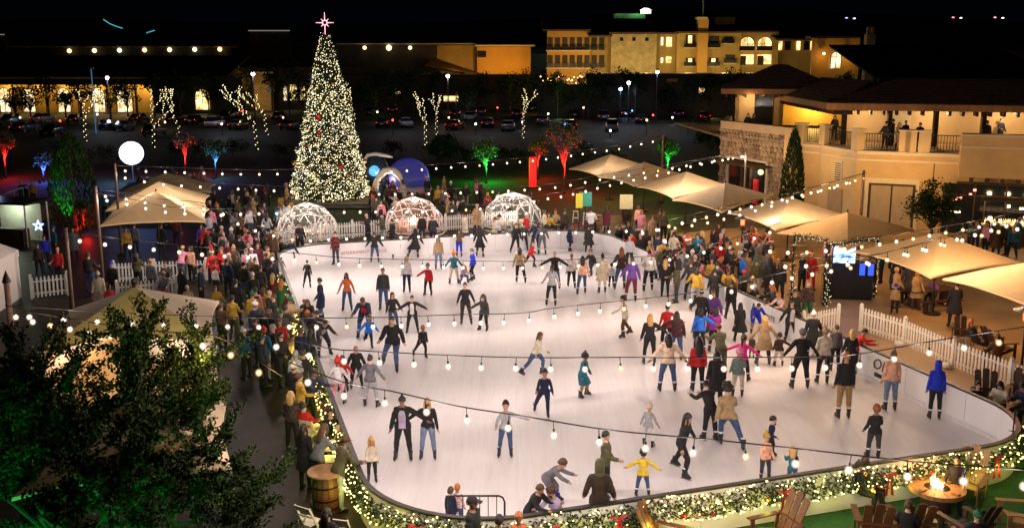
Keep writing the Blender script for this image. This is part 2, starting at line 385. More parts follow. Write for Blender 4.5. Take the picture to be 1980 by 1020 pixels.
# ---- head wear, in the head's own frame (face towards -Y)
HAIR = {}
def skull(q, grow, zmin_front, zmin_back, m=0, n=16):
    """Cap of hair over the skull: hairline high at the brow, low at the nape."""
    rings = []
    for k in range(8):
        a = k/7.0; ring = []
        for j in range(n):
            t = 2*math.pi*j/n; cx, sy = math.cos(t), math.sin(t)
            back = (sy + 1)/2
            z0 = zmin_front + (zmin_back - zmin_front)*back**0.7
            z = z0 + (.128*(1+grow) - z0)*math.sin(a*math.pi/2)
            rr = math.sqrt(max(0.02, 1 - (max(z, -.02)/(.13*(1+grow)))**2))
            ring.append(Vector((cx*.084*(1+grow)*rr, sy*.106*(1+grow)*rr + .004, z)))
        rings.append(ring)
    q.loft(rings, m, True)
def hair_mesh(kind):
    if kind in HAIR: return HAIR[kind]
    q = MB(); g = random.Random(5)
    if kind == 'S': skull(q, .06, .062, -.05)
    elif kind == 'C':
        skull(q, .10, .06, -.06)
        for i in range(34):
            a = g.uniform(0, 6.28); z = g.uniform(.0, .13); r = math.sqrt(max(0, 1-(z/.15)**2))
            if math.sin(a) < -.35 and z < .07: continue
            q.ball((math.cos(a)*.095*r, math.sin(a)*.11*r + .01, z), g.uniform(.02, .035), 1)
    elif kind in ('L', 'W'):
        skull(q, .09, .06, -.06)
        ln = .36 if kind == 'L' else .26
        rings = []
        for z, w_, d_ in ((.05, .084, .045), (-.06, .092, .05), (-.15, .10, .045), (-ln*.8, .088, .036), (-ln, .05, .018)):
            rings.append(ell((0, .07 + max(0, -z)*.10, z), w_, d_, 10))
        q.loft(rings)
        for s in (-1, 1): q.tube([(s*.075,-.03,.04), (s*.088,-.035,-.07), (s*.085,-.04,-.18), (s*.07,-.04,-.22)], [.02,.026,.022,.006], 6)
    elif kind == 'P':
        skull(q, .05, .062, -.05)
        q.tube([(0,.10,.05), (0,.145,.03), (0,.155,-.07), (0,.135,-.19), (0,.13,-.25)], [.02,.034,.034,.024,.006], 7)
    elif kind == 'U':
        skull(q, .05, .062, -.05); q.ball((0,.06,.135), .046, 2)
    elif kind == 'N':
        for s in (-1, 1): q.ball((s*.07,.03,-.01), (.014,.05,.03), 1)
        q.ball((0,.088,-.02), (.055,.016,.035), 1)
    elif kind == 'hat_B':
        skull(q, .13, .035, -.02)
        q.loft([ell((0,.004,.02), .098,.122,16), ell((0,.004,.055), .099,.122,16)], 0, True); q.ball((0,.006,.165), .036, 1, 0)
    elif kind == 'hat_K':
        skull(q, .10, .05, .0)
        q.add([(-.07,-.08,.05),(.07,-.08,.05),(.055,-.185,.035),(-.055,-.185,.035),(-.07,-.08,.042),(.07,-.08,.042),(.055,-.185,.028),(-.055,-.185,.028)], [(0,1,2,3),(7,6,5,4),(3,2,6,7),(0,3,7,4),(1,5,6,2)])
    elif kind == 'hat_X':
        q.loft([ell((0,.004,.045), .09,.112,14), ell((0,.01,.10), .075,.09,14), ell((.01,.03,.16), .045,.055,14), ell((.03,.07,.19), .03,.03,14), ell((.05,.12,.17), .015,.015,14)], 0, True)
        q.loft([ell((0,.004,.03), .105,.127,14), ell((0,.004,.07), .103,.124,14)], 1, True); q.ball((.055,.135,.15), .032, 1, 1)
    elif kind == 'hat_H':
        rings = []
        for z, rx, ry, op in ((-.15,.10,.10,.75),(-.08,.102,.115,.8),(0,.102,.124,.75),(.06,.10,.122,.68),(.11,.085,.10,.5),(.14,.05,.06,.2),(.15,.01,.012,.05)):
            ring = []
            for j in range(15):
                t = -math.pi/2 + op + (2*math.pi - 2*op)*j/14
                ring.append(Vector((math.cos(t)*rx, math.sin(t)*ry + .006, z)))
            rings.append(ring)
        q.loft(rings, 0, False, False); q.ball((0,.10,-.15), (.11,.05,.06), 1)
    elif kind == 'hat_E':     # cat ear headband
        q.tube([(-.09,0,0),(-.075,0,.09),(0,0,.145),(.075,0,.09),(.09,0,0)], .008, 5)
        for s in (-1, 1): q.loft([ell((s*.055,0,.115),.03,.012,6), ell((s*.07,0,.19),.003,.003,6)])
    elif kind == 'mask':
        rings = [ell((0,-.03,z), .066+d, .064+d, 12)[6:13] for z, d in ((-.095,-.02),(-.06,.004),(-.02,.006))]
        rings = [[Vector((v.x, v.y, v.z)) for v in r] for r in rings]
        q.loft(rings, 0, False, False)
    mats = [MATS['skin_0'], MATS['fur_white']]
    nm = {'hat_B':'beanie','hat_K':'cap','hat_X':'santa_hat','hat_H':'hood','hat_E':'headband','mask':'face_mask'}.get(kind, 'hair')
    HAIR[kind] = q.mesh(nm, mats, True); return HAIR[kind]
def foot_mesh(kind):
    if kind in HAIR: return HAIR[kind]
    q = MB()
    if kind == 'skate':
        q.loft([ell((0,-.045,-.085), .045,.135,12), ell((0,-.045,-.05), .048,.138,12), ell((0,-.035,-.02), .046,.12,12), ell((0,-.005,.03), .05,.075,12), ell((0,.005,.12), .06,.072,12), ell((0,.008,.15), .058,.068,12)], 0)
        q.loft([ell((0,.008,.148), .062,.07,12), ell((0,.008,.185), .058,.066,12)], 1)
        for y in (.045, -.105): q.box((0, y, -.1), (.03, .05, .036), None, 0)
        q.box((0, -.04, -.125), (.008, .29, .03), None, 2)
    else:
        q.loft([ell((0,-.05,-.085), .046,.14,12), ell((0,-.05,-.06), .048,.142,12), ell((0,-.04,-.03), .042,.115,12), ell((0,0,.0), .046,.062,12), ell((0,.005,.03), .046,.055,12)], 0)
    HAIR[kind] = q.mesh('skate' if kind == 'skate' else 'shoe', [MATS['boot'], MATS['sock'], MATS['steel']], True); return HAIR[kind]
for i, c in enumerate(((.52,.30,.21), (.42,.23,.15), (.26,.13,.08), (.58,.36,.27))): mat('skin_%d' % i, c, .5, var=.08, sub=.1)
mat('eye', (.015,.012,.012), .3, var=0); mat('lip', (.36,.12,.10), .5, var=0)
mat('boot', (.012,.012,.014), .4, var=.2); mat('sock', (.75,.75,.78), .8, var=.1); mat('steel', (.6,.6,.62), .25, 1.0, var=0); mat('fur_white', (.8,.78,.75), .9, var=.1, scale=40)
CL = dict(blk=('black',(.011,.011,.013)), dgr=('dark grey',(.035,.036,.042)), gry=('grey',(.13,.13,.15)), lgr=('light grey',(.38,.38,.41)), wht=('white',(.72,.71,.72)), crm=('cream',(.62,.54,.42)),
 tan=('tan',(.40,.27,.14)), brn=('brown',(.09,.045,.022)), olv=('olive',(.075,.07,.03)), must=('mustard',(.46,.27,.03)), yel=('yellow',(.72,.50,.04)), red=('red',(.55,.018,.02)), mar=('maroon',(.12,.012,.022)),
 orng=('orange',(.75,.17,.05)), peach=('peach',(.78,.40,.26)), pink=('pink',(.75,.30,.40)), hot=('hot pink',(.75,.02,.28)), mag=('magenta',(.38,.03,.32)), purp=('purple',(.13,.05,.30)), lav=('lavender',(.40,.33,.48)),
 nvy=('navy',(.012,.018,.06)), blu=('royal blue',(.01,.03,.52)), sky=('bright blue',(.02,.18,.78)), teal=('teal',(.01,.13,.20)), jean=('blue denim',(.045,.085,.19)), ljean=('faded denim',(.15,.20,.32)), grn=('green',(.02,.12,.05)), khk=('khaki',(.33,.20,.07)), dbrn=('dark brown',(.035,.02,.012)),
 gold=('golden blond',(.50,.27,.07)), bl=('blond',(.55,.34,.13)), au=('auburn',(.22,.06,.02)), bk=('black',(.010,.008,.007)), dk=('dark',(.022,.013,.009)), br=('brown',(.075,.035,.016)), wh=('white',(.62,.60,.58)), gh=('grey',(.25,.24,.24)), oh=('ginger',(.42,.13,.03)))
PL = dict(plred=('red plaid',(.42,.02,.02),(.02,.01,.015)), plpnk=('red and white plaid',(.55,.05,.07),(.65,.55,.5)), plorg=('orange and white plaid',(.75,.28,.10),(.78,.66,.52)), plmar=('maroon plaid',(.10,.012,.02),(.03,.01,.015)),
 plbrn=('brown plaid',(.12,.06,.045),(.03,.02,.02)), pldrk=('dark plaid',(.05,.04,.045),(.012,.012,.014)), multi=('colourful patchwork',(.55,.12,.05),(.03,.25,.25)), strp=('red and white striped',(.6,.05,.06),(.75,.7,.68)))
def cloth(code):
    if code in PL: return plaid('cloth_' + code, PL[code][1], PL[code][2], 9 if code != 'multi' else 16), PL[code][0]
    return mat('cloth_' + code, CL[code][1], .85, var=.30, scale=7, bump=.55), CL[code][0]
HTXT = {'S':'short {} hair','C':'curly {} hair','L':'long {} hair','W':'shoulder-length {} hair','P':'{} ponytail','U':'{} bun','N':'balding {} head','hat_B':'{} beanie','hat_K':'{} cap','hat_H':'{} hood up','hat_X':'red Santa hat','hat_E':'long {} hair and cat-ear headband'}
SEEN = {}
PEOPLE = []
def person(who, pos, rz, height, pose, kid, hair, top, bot, skates=False, extra='', place='', group=None, skin=None):
    """One person: the body is one mesh; jacket, trousers, hair, hat and footwear are its children."""
    T = template(pose, kid); J = T['J']; sc = height / (T['h'] + (.055 if skates else 0))
    o = bpy.data.objects.new('person', T['body']); COL.objects.link(o)
    z = pos[2] + (.055*sc if skates else 0)
    o.location = (pos[0], pos[1], z); o.rotation_euler = (0, 0, rz); 
    wv = rnd.uniform(.94, 1.08); o.scale = (sc*wv, sc*wv, sc)
    sk = skin if skin is not None else rnd.choice((0, 0, 0, 1, 1, 2, 3))
    o.material_slots[0].link = 'OBJECT'; o.material_slots[0].material = MATS['skin_%d' % sk]
    def part(name, me, m, M=None, slot=0):
        c = bpy.data.objects.new(name, me); COL.objects.link(c); c.parent = o
        if M is not None: c.matrix_local = M
        if m is not None: c.material_slots[slot].link = 'OBJECT'; c.material_slots[slot].material = m
        return c
    tc, tg = top.split('.'); tm, ttxt = cloth(tc)
    longc = tg in ('coat', 'dress')
    part(tg if tg not in ('t-shirt',) else 'shirt', coat_mesh(T) if longc else T['jacket'] if tg in ('jacket', 'hoodie', 'puffer') else T['shirt'], tm)
    bm_, btxt = cloth(bot.split('.')[0])
    part('trousers', T['trousers'], bm_)
    for n in 'lr':
        M = Matrix.Translation(J[n+'ank']) @ Matrix.Rotation(J[n+'fy'], 4, 'Z') @ Matrix.Rotation(-J[n+'fp'], 4, 'X')
        part('skate' if skates else 'shoe', foot_mesh('skate' if skates else 'shoe'), None, M)
    hk, hc = hair.split('.')
    if hk in ('B', 'K', 'H', 'X', 'E'):
        hk = 'hat_' + hk; hcol = 'bk' if hk == 'hat_E' else rnd.choice(('bk', 'br', 'dk', 'bl'))
        part('hair', hair_mesh('S' if hk != 'hat_E' else 'L'), mat('hair_' + hcol, CL[hcol][1], .55, var=.3, scale=30), J['HM'])
        m_, t_ = cloth(hc) if hk != 'hat_X' else cloth('red')
        part({'hat_B':'beanie','hat_K':'cap','hat_X':'santa_hat','hat_H':'hood','hat_E':'headband'}[hk], hair_mesh(hk), m_, J['HM'])
        htxt = HTXT[hk].format(t_ if hk != 'hat_E' else 'black')
    else:
        part('hair', hair_mesh(hk), mat('hair_' + hc, CL[hc][1], .55, var=.3, scale=30), J['HM']); htxt = HTXT[hk].format(CL[hc][0])
    if 'm' in extra: part('face_mask', hair_mesh('mask'), cloth('blk')[0], J['HM'])
    if 'M' in extra: part('face_mask', hair_mesh('mask'), cloth('wht')[0], J['HM'])
    if 'p' in extra:      # backpack
        q = MB(); q.box((0, .16, 0), (.28, .14, .40), None, 0); q.box((0, .24, -.05), (.2, .05, .2), None, 0)
        q.xf(Matrix.Translation(J['chest'] - J['up']*.08) @ Matrix.Rotation(R(POSES[pose].get('lean', 0)), 4, 'X'))
        q.build('backpack', cloth('blk')[0], o)
    if 'over' in place:      # the shirt showing between the open jacket fronts
        sc_ = 'lav' if 'lavender' in place else 'red' if 'red shirt' in place else 'wht' if 'white' in place else 'lgr'; q = MB(); rings = []
        ax = Matrix.Rotation(R(POSES[pose].get('lean', 0)), 3, 'X')
        for k, f, hw, rx, ry in (('pel', -.06, .5, .19, .147), ('waist', -.03, .55, .168, .134), ('chest', -.06, .55, .178, .146), ('chest', .05, .45, .182, .142), ('sh', -.02, .3, .16, .118)):
            c0 = J[k] + J['up']*f + J['fw']*.008; rings.append([c0 + ax @ Vector((rx*math.sin(t), -ry*math.cos(t), 0)) for t in [hw*(j/4 - 1) for j in range(9)]])
        q.loft(rings, 0, False, False); q.build('shirt_front', cloth(sc_)[0], o, None, True)
    btxt = {'blue denim':'blue jeans','faded denim':'faded jeans'}.get(btxt, btxt + ' trousers')
    lab = f"{who} with {htxt}, {ttxt} {tg}, {btxt}"
    o['category'] = {'child':'child','boy':'child','girl':'child'}.get(who, 'person')
    if group: o['group'] = group
    o['label'] = lab
    PEOPLE.append((o, lab, place, f"{ttxt} {tg}", Vector(pos)))
    return o
def nw(s): return len(s.replace(',', ' ').split())
def finish_labels():
    """Every person's label names what sets that person apart from the look-alikes."""
    from collections import Counter
    cnt = Counter(l for _, l, _, _, _ in PEOPLE); used = set()
    for o, l, place, top, pos in PEOPLE:
        lab = l if not place else l + ', ' + place
        if nw(lab) > 16: lab = l.split(',')[0] + ', ' + l.split(',')[1].strip() + ', ' + place
        if lab in used or (cnt[l] > 1 and not place):
            near = sorted(((q[4] - pos).length, q[3]) for q in PEOPLE if q[0] is not o and q[3] != top)[:6]
            base = ','.join(l.split(',')[:2]) + (', ' + place if place else '')
            for d, t in near:
                c = base + ' beside ' + t
                if c not in used and nw(c) <= 16: lab = c; break
            else:
                for a in range(len(near)):
                    for b in range(a+1, len(near)):
                        c = l.split(',')[0] + ',' + l.split(',')[1] + ' between ' + near[a][1] + ' and ' + near[b][1]
                        if c not in used and nw(c) <= 16: lab = c; break
        used.add(lab); o['label'] = lab
def spot(px, fy, hy):
    """Where a person stands whose feet and crown show at these heights in the picture, and how tall that is."""
    p = at(px, fy); return p, hz(p.y, hy)
# ================================================================ the ground, the rink, its boards and garland
mat('cable', (.012,.011,.010), .6, var=0); mat('pole_wood', (.085,.042,.024), .6, var=.3, scale=4, stretch=(1,1,.2), bump=.2); mat('pole_dark', (.016,.015,.015), .45, .3, var=.1)
mat('asphalt', (.006,.006,.007), .75, var=.35, scale=.6, bump=.2)
mat('paving', (.021,.015,.010), .5, var=.75, scale=1.1, bump=.12, spec=.22)
mat('terrace', (.30,.20,.115), .55, var=.3, scale=.5, bump=.15)
mat('turf', (.012,.085,.016), .9, var=.3, scale=14, bump=.6)
mat('lawn', (.03,.055,.015), .9, var=.4, scale=3, bump=.5)
mat('scrub', (.012,.014,.010), .95, var=.4, scale=.02)
mat('white_board', (.80,.79,.81), .38, var=.035, scale=1.5)
mat('rail_dark', (.022,.020,.018), .45, var=.2)
mat('white_paint', (.74,.72,.68), .5, var=.06, scale=8, bump=.08)
mat('needle', (.010,.028,.008), .7, var=.5, scale=18)
mat('needle2', (.018,.042,.012), .7, var=.5, scale=18)
mat('red_cloth', (.42,.012,.015), .6, var=.25, scale=20)
mat('gold_ball', (.55,.33,.07), .25, .8, var=.1); mat('red_ball', (.45,.015,.02), .2, .3, var=.1)
mat('ink', (.018,.016,.018), .6, var=0); mat('ink_pink', (.55,.22,.26), .6, var=0); mat('ink_tan', (.36,.20,.12), .6, var=0); mat('ink_grey', (.42,.38,.40), .6, var=0)
FAIRY = emi('fairy_light', (1.0, .80, .27), 4.6); FAIRYW = emi('fairy_white', (1.0, .88, .62), 4.0)
def ice_mat():
    m = mat('ice', (.82,.775,.79), .42, var=.055, scale=.4, coord='Object'); nt = m.node_tree; N = nt.nodes; L = nt.links; b = N['Principled BSDF']
    tc = N.new('ShaderNodeTexCoord'); base = b.inputs['Base Color'].links[0].from_socket
    acc = base
    for ang, sx, sc_, st in ((1.25, 15, .8, .05), (-1.1, 18, .6, .05), (.35, 15, 1.1, .045), (2.2, 9, .5, .04), (.9, 7, .3, .04)):
        mp = N.new('ShaderNodeMapping'); mp.inputs['Rotation'].default_value = (0, 0, ang); mp.inputs['Scale'].default_value = (sx*.3, .25, 1)
        L.new(tc.outputs['Object'], mp.inputs[0])
        dn = N.new('ShaderNodeTexNoise'); dn.inputs['Scale'].default_value = .25; L.new(tc.outputs['Object'], dn.inputs['Vector'])
        ad = N.new('ShaderNodeVectorMath'); ad.operation = 'ADD'; L.new(mp.outputs[0], ad.inputs[0]); L.new(dn.outputs[1], ad.inputs[1])
        n = N.new('ShaderNodeTexNoise'); n.inputs['Scale'].default_value = 2.2*sc_; n.inputs['Detail'].default_value = 6; n.inputs['Roughness'].default_value = .7
        L.new(ad.outputs[0], n.inputs['Vector'])
        r = N.new('ShaderNodeValToRGB'); r.color_ramp.elements[0].position = .50; r.color_ramp.elements[1].position = .72
        r.color_ramp.elements[0].color = (0,0,0,1); r.color_ramp.elements[1].color = (st,st,st,1); L.new(n.outputs[0], r.inputs[0])
        mx = N.new('ShaderNodeMixRGB'); mx.blend_type = 'SUBTRACT'; mx.inputs[0].default_value = 1
        L.new(acc, mx.inputs[1]); L.new(r.outputs[0], mx.inputs[2]); acc = mx.outputs[0]
    L.new(acc, b.inputs['Base Color'])
    n = N.new('ShaderNodeTexNoise'); n.inputs['Scale'].default_value = 1.1; n.inputs['Detail'].default_value = 6; L.new(tc.outputs['Object'], n.inputs['Vector'])
    mr = N.new('ShaderNodeMapRange'); mr.inputs[3].default_value = .32; mr.inputs[4].default_value = .6; L.new(n.outputs[0], mr.inputs[0]); L.new(mr.outputs[0], b.inputs['Roughness'])
    return m
def sheet(name, pts, z, m):
    return struct(MB().poly([(p[0], p[1], z) for p in pts], 0).build(name, m))
def sheet_px(name, px, z, m): return sheet(name, [at(x, y) for x, y in px], z, m)
struct(MB().poly([(-1500,-60,0),(1500,-60,0),(1500,420,0),(-1500,420,0)]).build('ground', MATS['asphalt']))
sheet('plaza', [(-45,-8),(60,-8),(60,62),(-45,62)], .004, MATS['paving'])
sheet('lawn', [(-60,57),(3,57),(8,66),(14,72),(14,92),(-60,92)], .012, MATS['lawn'])
sheet('terrace', [(14.6,24),(60,12),(60,58),(13,57),(5.6,53.0)], .008, MATS['terrace'])
# ---- rink outline: a rounded rectangle in plan
def rounded(corners, radii, step=.3):
    out = []; n = len(corners)
    for i in range(n):
        p0, p, p1 = [Vector((*corners[k % n], 0)) for k in (i-1, i, i+1)]
        a = (p0 - p).normalized(); b = (p1 - p).normalized(); ang = a.angle(b); t = radii[i]/math.tan(ang/2)
        s0, s1 = p + a*t, p + b*t; c = p + (a+b).normalized()*radii[i]/math.sin(ang/2)
        if i > 0 or True:
            v0, v1 = s0 - c, s1 - c; th = v0.angle(v1); k = max(3, int(th*radii[i]/step)); sg = 1 if v0.cross(v1).z > 0 else -1
            arc = [c + Matrix.Rotation(sg*th*j/k, 3, 'Z') @ v0 for j in range(k+1)]
        out.append(arc)
    pts = []
    for i in range(n):
        pts += out[i]; e, s = out[i][-1], out[(i+1) % n][0]; k = max(1, int((s-e).length/step))
        pts += [e.lerp(s, j/k) for j in range(1, k)]
    return pts
RC = [(-2.43,17.28), (13.59,22.41), (4.45,51.39), (-11.59,46.09)]
RINK = rounded(RC, [2.9, 2.4, 3.0, 2.5])
NR = len(RINK)
def tangent(i): return (RINK[(i+1) % NR] - RINK[(i-1) % NR]).normalized()
def out_n(i): t = tangent(i); return Vector((t.y, -t.x, 0))
CUM = [0.0]
for i in range(NR): CUM.append(CUM[-1] + (RINK[(i+1) % NR] - RINK[i]).length)
PER = CUM[-1]
def on_rink(s, off=0.0, z=0.0):
    """Point s metres along the outline, off metres outside it; also its outward normal."""
    s %= PER
    lo, hi = 0, NR
    while hi - lo > 1:
        m = (lo+hi)//2
        if CUM[m] <= s: lo = m
        else: hi = m
    f = (s - CUM[lo])/(CUM[lo+1] - CUM[lo]); p = RINK[lo].lerp(RINK[(lo+1) % NR], f)
    n = out_n(lo).lerp(out_n((lo+1) % NR), f).normalized()
    return Vector((p.x + n.x*off, p.y + n.y*off, z)), n
def near_s(p):
    return min(range(NR), key=lambda i: (RINK[i].xy - Vector(p).xy).length)
def s_of(px, py, z=1.06): return CUM[near_s(at(px, py, z))]
struct(MB().prism([(p.x, p.y) for p in RINK], -.05, .03).build('ice', ice_mat()))
# ---- boards: one panel after another, a rail on top, a kick strip inside
BH = 1.06
boards = thing('rink_board', 'white panelled boards with a dark top rail enclosing the ice rink', 'rink boards', (0,0,0))
NP = 74
for k in range(NP):
    a, b = PER*k/NP + .006, PER*(k+1)/NP - .006; q = MB(); rings = []
    for j in range(6):
        s = a + (b-a)*j/5; i0 = .02 if k % 2 else .026
        rings.append([on_rink(s, i0, .02)[0], on_rink(s, i0, BH-.05)[0], on_rink(s, .085, BH-.05)[0], on_rink(s, .085, .02)[0]])
    q.loft(rings); q.build('board_panel', MATS['white_board'], boards)
q = MB(); q2 = MB(); r1 = []; r2 = []
for i in range(NR + 1):
    s = CUM[i % NR]
    r1.append([on_rink(s, o, z)[0] for o, z in ((.0,BH-.052),(.0,BH),(.115,BH),(.115,BH-.052))])
    r2.append([on_rink(s, o, z)[0] for o, z in ((-.012,.03),(-.012,.15),(.018,.15),(.018,.03))])
q.loft(r1, 0, False); q.build('top_rail', MATS['rail_dark'], boards)
q2.loft(r2, 0, False); q2.build('kick_strip', mat('kick', (.70,.68,.70), .5, var=.1), boards)
SOFT = bpy.data.materials.new('bloom_halo'); MATS['bloom_halo'] = SOFT; SOFT.use_nodes = True  # halo shell: bulb bloom put in as glow that fades at the rim
def halo_glow(m, col, st):
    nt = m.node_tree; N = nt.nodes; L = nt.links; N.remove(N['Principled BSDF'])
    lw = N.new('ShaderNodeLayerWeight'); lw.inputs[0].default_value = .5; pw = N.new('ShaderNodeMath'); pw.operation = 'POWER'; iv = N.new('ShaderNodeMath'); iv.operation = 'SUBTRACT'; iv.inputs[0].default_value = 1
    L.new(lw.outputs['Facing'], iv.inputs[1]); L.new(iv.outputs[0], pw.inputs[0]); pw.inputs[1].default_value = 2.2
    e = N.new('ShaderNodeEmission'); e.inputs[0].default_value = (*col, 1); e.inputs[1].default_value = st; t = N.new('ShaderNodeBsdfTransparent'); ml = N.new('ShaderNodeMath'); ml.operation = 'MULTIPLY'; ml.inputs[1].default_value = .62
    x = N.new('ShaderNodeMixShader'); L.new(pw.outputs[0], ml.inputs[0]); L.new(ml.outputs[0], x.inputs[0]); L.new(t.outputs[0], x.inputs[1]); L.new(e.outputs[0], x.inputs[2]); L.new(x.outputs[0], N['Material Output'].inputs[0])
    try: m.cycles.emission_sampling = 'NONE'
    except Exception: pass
halo_glow(SOFT, (1, .72, .50), 1.5); SOFTA = bpy.data.materials.new('bloom_halo_amber'); SOFTA.use_nodes = True; halo_glow(SOFTA, (1, .58, .20), 1.3)
# ---- lettering on the boards
def text_mesh(body, size, align='CENTER', shear=0.0, ext=.002):
    cu = bpy.data.curves.new('lettering', 'FONT'); cu.body = body; cu.size = size; cu.align_x = align; cu.align_y = 'CENTER'; cu.extrude = ext; cu.shear = shear; cu.resolution_u = 2
    o = bpy.data.objects.new('lettering', cu); COL.objects.link(o); dg = bpy.context.evaluated_depsgraph_get()
    me = bpy.data.meshes.new_from_object(o.evaluated_get(dg)); bpy.data.objects.remove(o); return me
def put_text(body, size, px, py, m, z, shear=0.0, parent=None, name='lettering'):
    p, n = on_rink(s_of(px, py), -.004, z)
    me = text_mesh(body, size, shear=shear); me.materials.clear(); me.materials.append(m)
    t = Vector((-n.y, n.x, 0)); x = -t if (-t).x * 1 + 0 > t.x else t
    inn = -n; x = Vector((0,0,1)).cross(inn); 
    M = Matrix((( x.x, 0, inn.x, p.x), (x.y, 0, inn.y, p.y), (0, 1, 0, p.z), (0,0,0,1)))
    o = link(name, me, parent or boards, None, M); return o
put_text('#MERRIMENTVILLAGE', .24, 705, 465, MATS['ink_pink'], .50)
put_text('ORCHARD', .30, 1250, 487, MATS['ink_grey'], .62)
put_text('OLIVE', .34, 1300, 507, MATS['ink_grey'], .5)
def blocky(px, py, w, h, z, m, dx=0):
    p, n = on_rink(s_of(px, py) + dx, .012, z); me = MB().box((0,0,0), (w, .012, h)); me.xf(Matrix.Rotation(math.atan2(n.x, -n.y), 4, 'Z'))
    me.build('printed_panel', m, boards, p)
blocky(1241, 483, .55, .42, .42, MATS['ink_tan'])
put_text('A', .62, 1452, 578, MATS['ink'], .62); put_text('BITE', .30, 1486, 590, MATS['ink'], .55)
put_text('O', .62, 1556, 624, MATS['ink_grey'], .55)
put_text('ORE', .52, 1703, 686, MATS['ink'], .66, .25); blocky(1703, 686, .75, .13, .32, MATS['ink'])
# ---- garland on the outside, lit, with bows and baubles
g0, g1 = s_of(547, 527), s_of(1934, 803)
if g0 > g1: g0 -= PER
GL = g1 - g0
gar = thing('garland', 'thick evergreen garland with warm fairy lights and red bows along the near boards', 'garland', (0,0,0))
lv = MB(); fl = MB(); gr = random.Random(3); nleaf = int(GL*330)
def swag(s): return .80 - .10*abs(math.sin((s - g0)*math.pi/2.4)) 
for i in range(nleaf):
    s = g0 + gr.random()*GL; a = gr.uniform(0, 6.28); r = .23*math.sqrt(gr.random())
    c, n = on_rink(s, .20 + .8*r*math.cos(a), swag(s) + 1.15*r*math.sin(a))
    d = Vector((gr.gauss(0,1), gr.gauss(0,1), gr.gauss(-.2,.8))).normalized()*gr.uniform(.06,.12); w = d.cross(Vector((gr.gauss(0,1),gr.gauss(0,1),gr.gauss(0,1)))).normalized()*.014
    lv.add([c - w, c + w, c + d*.6 + w*1.4, c + d, c + d*.6 - w*1.4], [(0,1,2,3,4)], gr.randint(0,1))
tag(lv.build('foliage', [MATS['needle'], MATS['needle2']], gar), kind='stuff')
for i in range(int(GL*30)):
    s = g0 + gr.random()*GL; a = gr.uniform(-1.9, 1.9); r = .25
    c, n = on_rink(s, .22 + .8*r*math.cos(a), swag(s) + 1.1*r*math.sin(a)); fl.ball(c, gr.uniform(.014,.023), 1)
tag(fl.build('fairy_lights', FAIRY, gar), kind='stuff')
bw = MB()
for sx in (-1, 1):
    bw.loft([ell((0,0,0), .03,.03,8), ell((sx*.12,-.02,.05), .05,.07,8), ell((sx*.2,0,.06), .02,.05,8)])
    bw.add([(0,-.03,0),(sx*.05,-.03,-.02),(sx*.14,-.05,-.5),(sx*.05,-.05,-.46)], [(0,1,2,3)])
bw.ball((0,-.03,0), .045, 1); bwm = bw.mesh('bow', MATS['red_cloth'], True)
rb, gb = MB().ball((0,0,0), .05, 2).mesh('bauble', MATS['red_ball'], True), MB().ball((0,0,0), .055, 2).mesh('bauble', MATS['gold_ball'], True)
for px, py in ((700,898), (825,984), (1050,988), (1490,918), (1180,970), (1690,892), (1905,856), (622,735), (590,640)):
    p, n = on_rink(s_of(px, py), .43, .86); o = link('bow', bwm, gar, p); o.rotation_euler = (0, 0, math.atan2(n.x, -n.y)); o.scale = (.95,)*3
for i in range(int(GL*1.1)):
    s = g0 + gr.random()*GL; a = gr.uniform(-1.2, 1.2); c, n = on_rink(s, .22 + .17*math.cos(a), swag(s) + .22*math.sin(a)); link('bauble', gr.choice((rb, gb)), gar, c)
gdat = bpy.data.lights.new('garland_glow', 'POINT'); gdat.energy = 5.5; gdat.color = (.95, .86, .10); gdat.shadow_soft_size = .1
for i in range(int(GL/.9)):
    p, n = on_rink(g0 + (i+.5)*.9, .50, .62); lamp('garland_glow', p, 0, parent=gar, data=gdat)
# turf in front of the rink and the strip along its far side
def strip(name, pa, pb, o0, o1, z, m):
    s0, s1 = s_of(*pa), s_of(*pb)
    if s1 < s0: s1 += PER
    k = 60; A = [on_rink(s0 + (s1-s0)*j/k, o0)[0] for j in range(k+1)]; B = [on_rink(s0 + (s1-s0)*j/k, o1)[0] for j in range(k+1)]
    q = MB(); q.loft([[Vector((a.x,a.y,z)), Vector((b.x,b.y,z))] for a, b in zip(A, B)], 0, False, False); return struct(q.build(name, m))
strip('turf_border', (1850,869), (1459,581), .12, 1.15, .016, MATS['turf'])
turf = [Vector(on_rink(s_of(1093, 981) + j*.5, .12)[0]) for j in range(30)]
sheet('turf', [(p.x, p.y) for p in turf] + [(15.2,23.5), (22,19), (22,4), (1.6,4)], .020, MATS['turf'])
# ================================================================ umbrellas, fences, domes, Christmas tree, furniture
mat('canvas', (.80,.55,.28), .85, var=.06, scale=3, bump=.12); mat('canvas_pale', (.56,.44,.30), .85, var=.06, scale=3, bump=.12); mat('canvas_olive_lit', (.46,.40,.14), .85, var=.08, scale=3, bump=.12)
mat('canvas_shaded', (.34,.25,.14), .85, var=.08, scale=3, bump=.12)  # darker copy of the canvas, with shade put into its colour
mat('wood_red', (.13,.045,.018), .5, var=.35, scale=5, stretch=(1,1,.15), bump=.2); mat('wood_dark', (.05,.026,.015), .6, var=.35, scale=5, stretch=(1,1,.15), bump=.2)
mat('wood_tan', (.30,.16,.06), .55, var=.3, scale=5, stretch=(1,1,.15), bump=.2); mat('black_metal', (.012,.012,.013), .4, .5, var=.1); mat('galv', (.35,.36,.38), .4, .8, var=.15)
mat('folding_white', (.66,.62,.48), .5, var=.08)
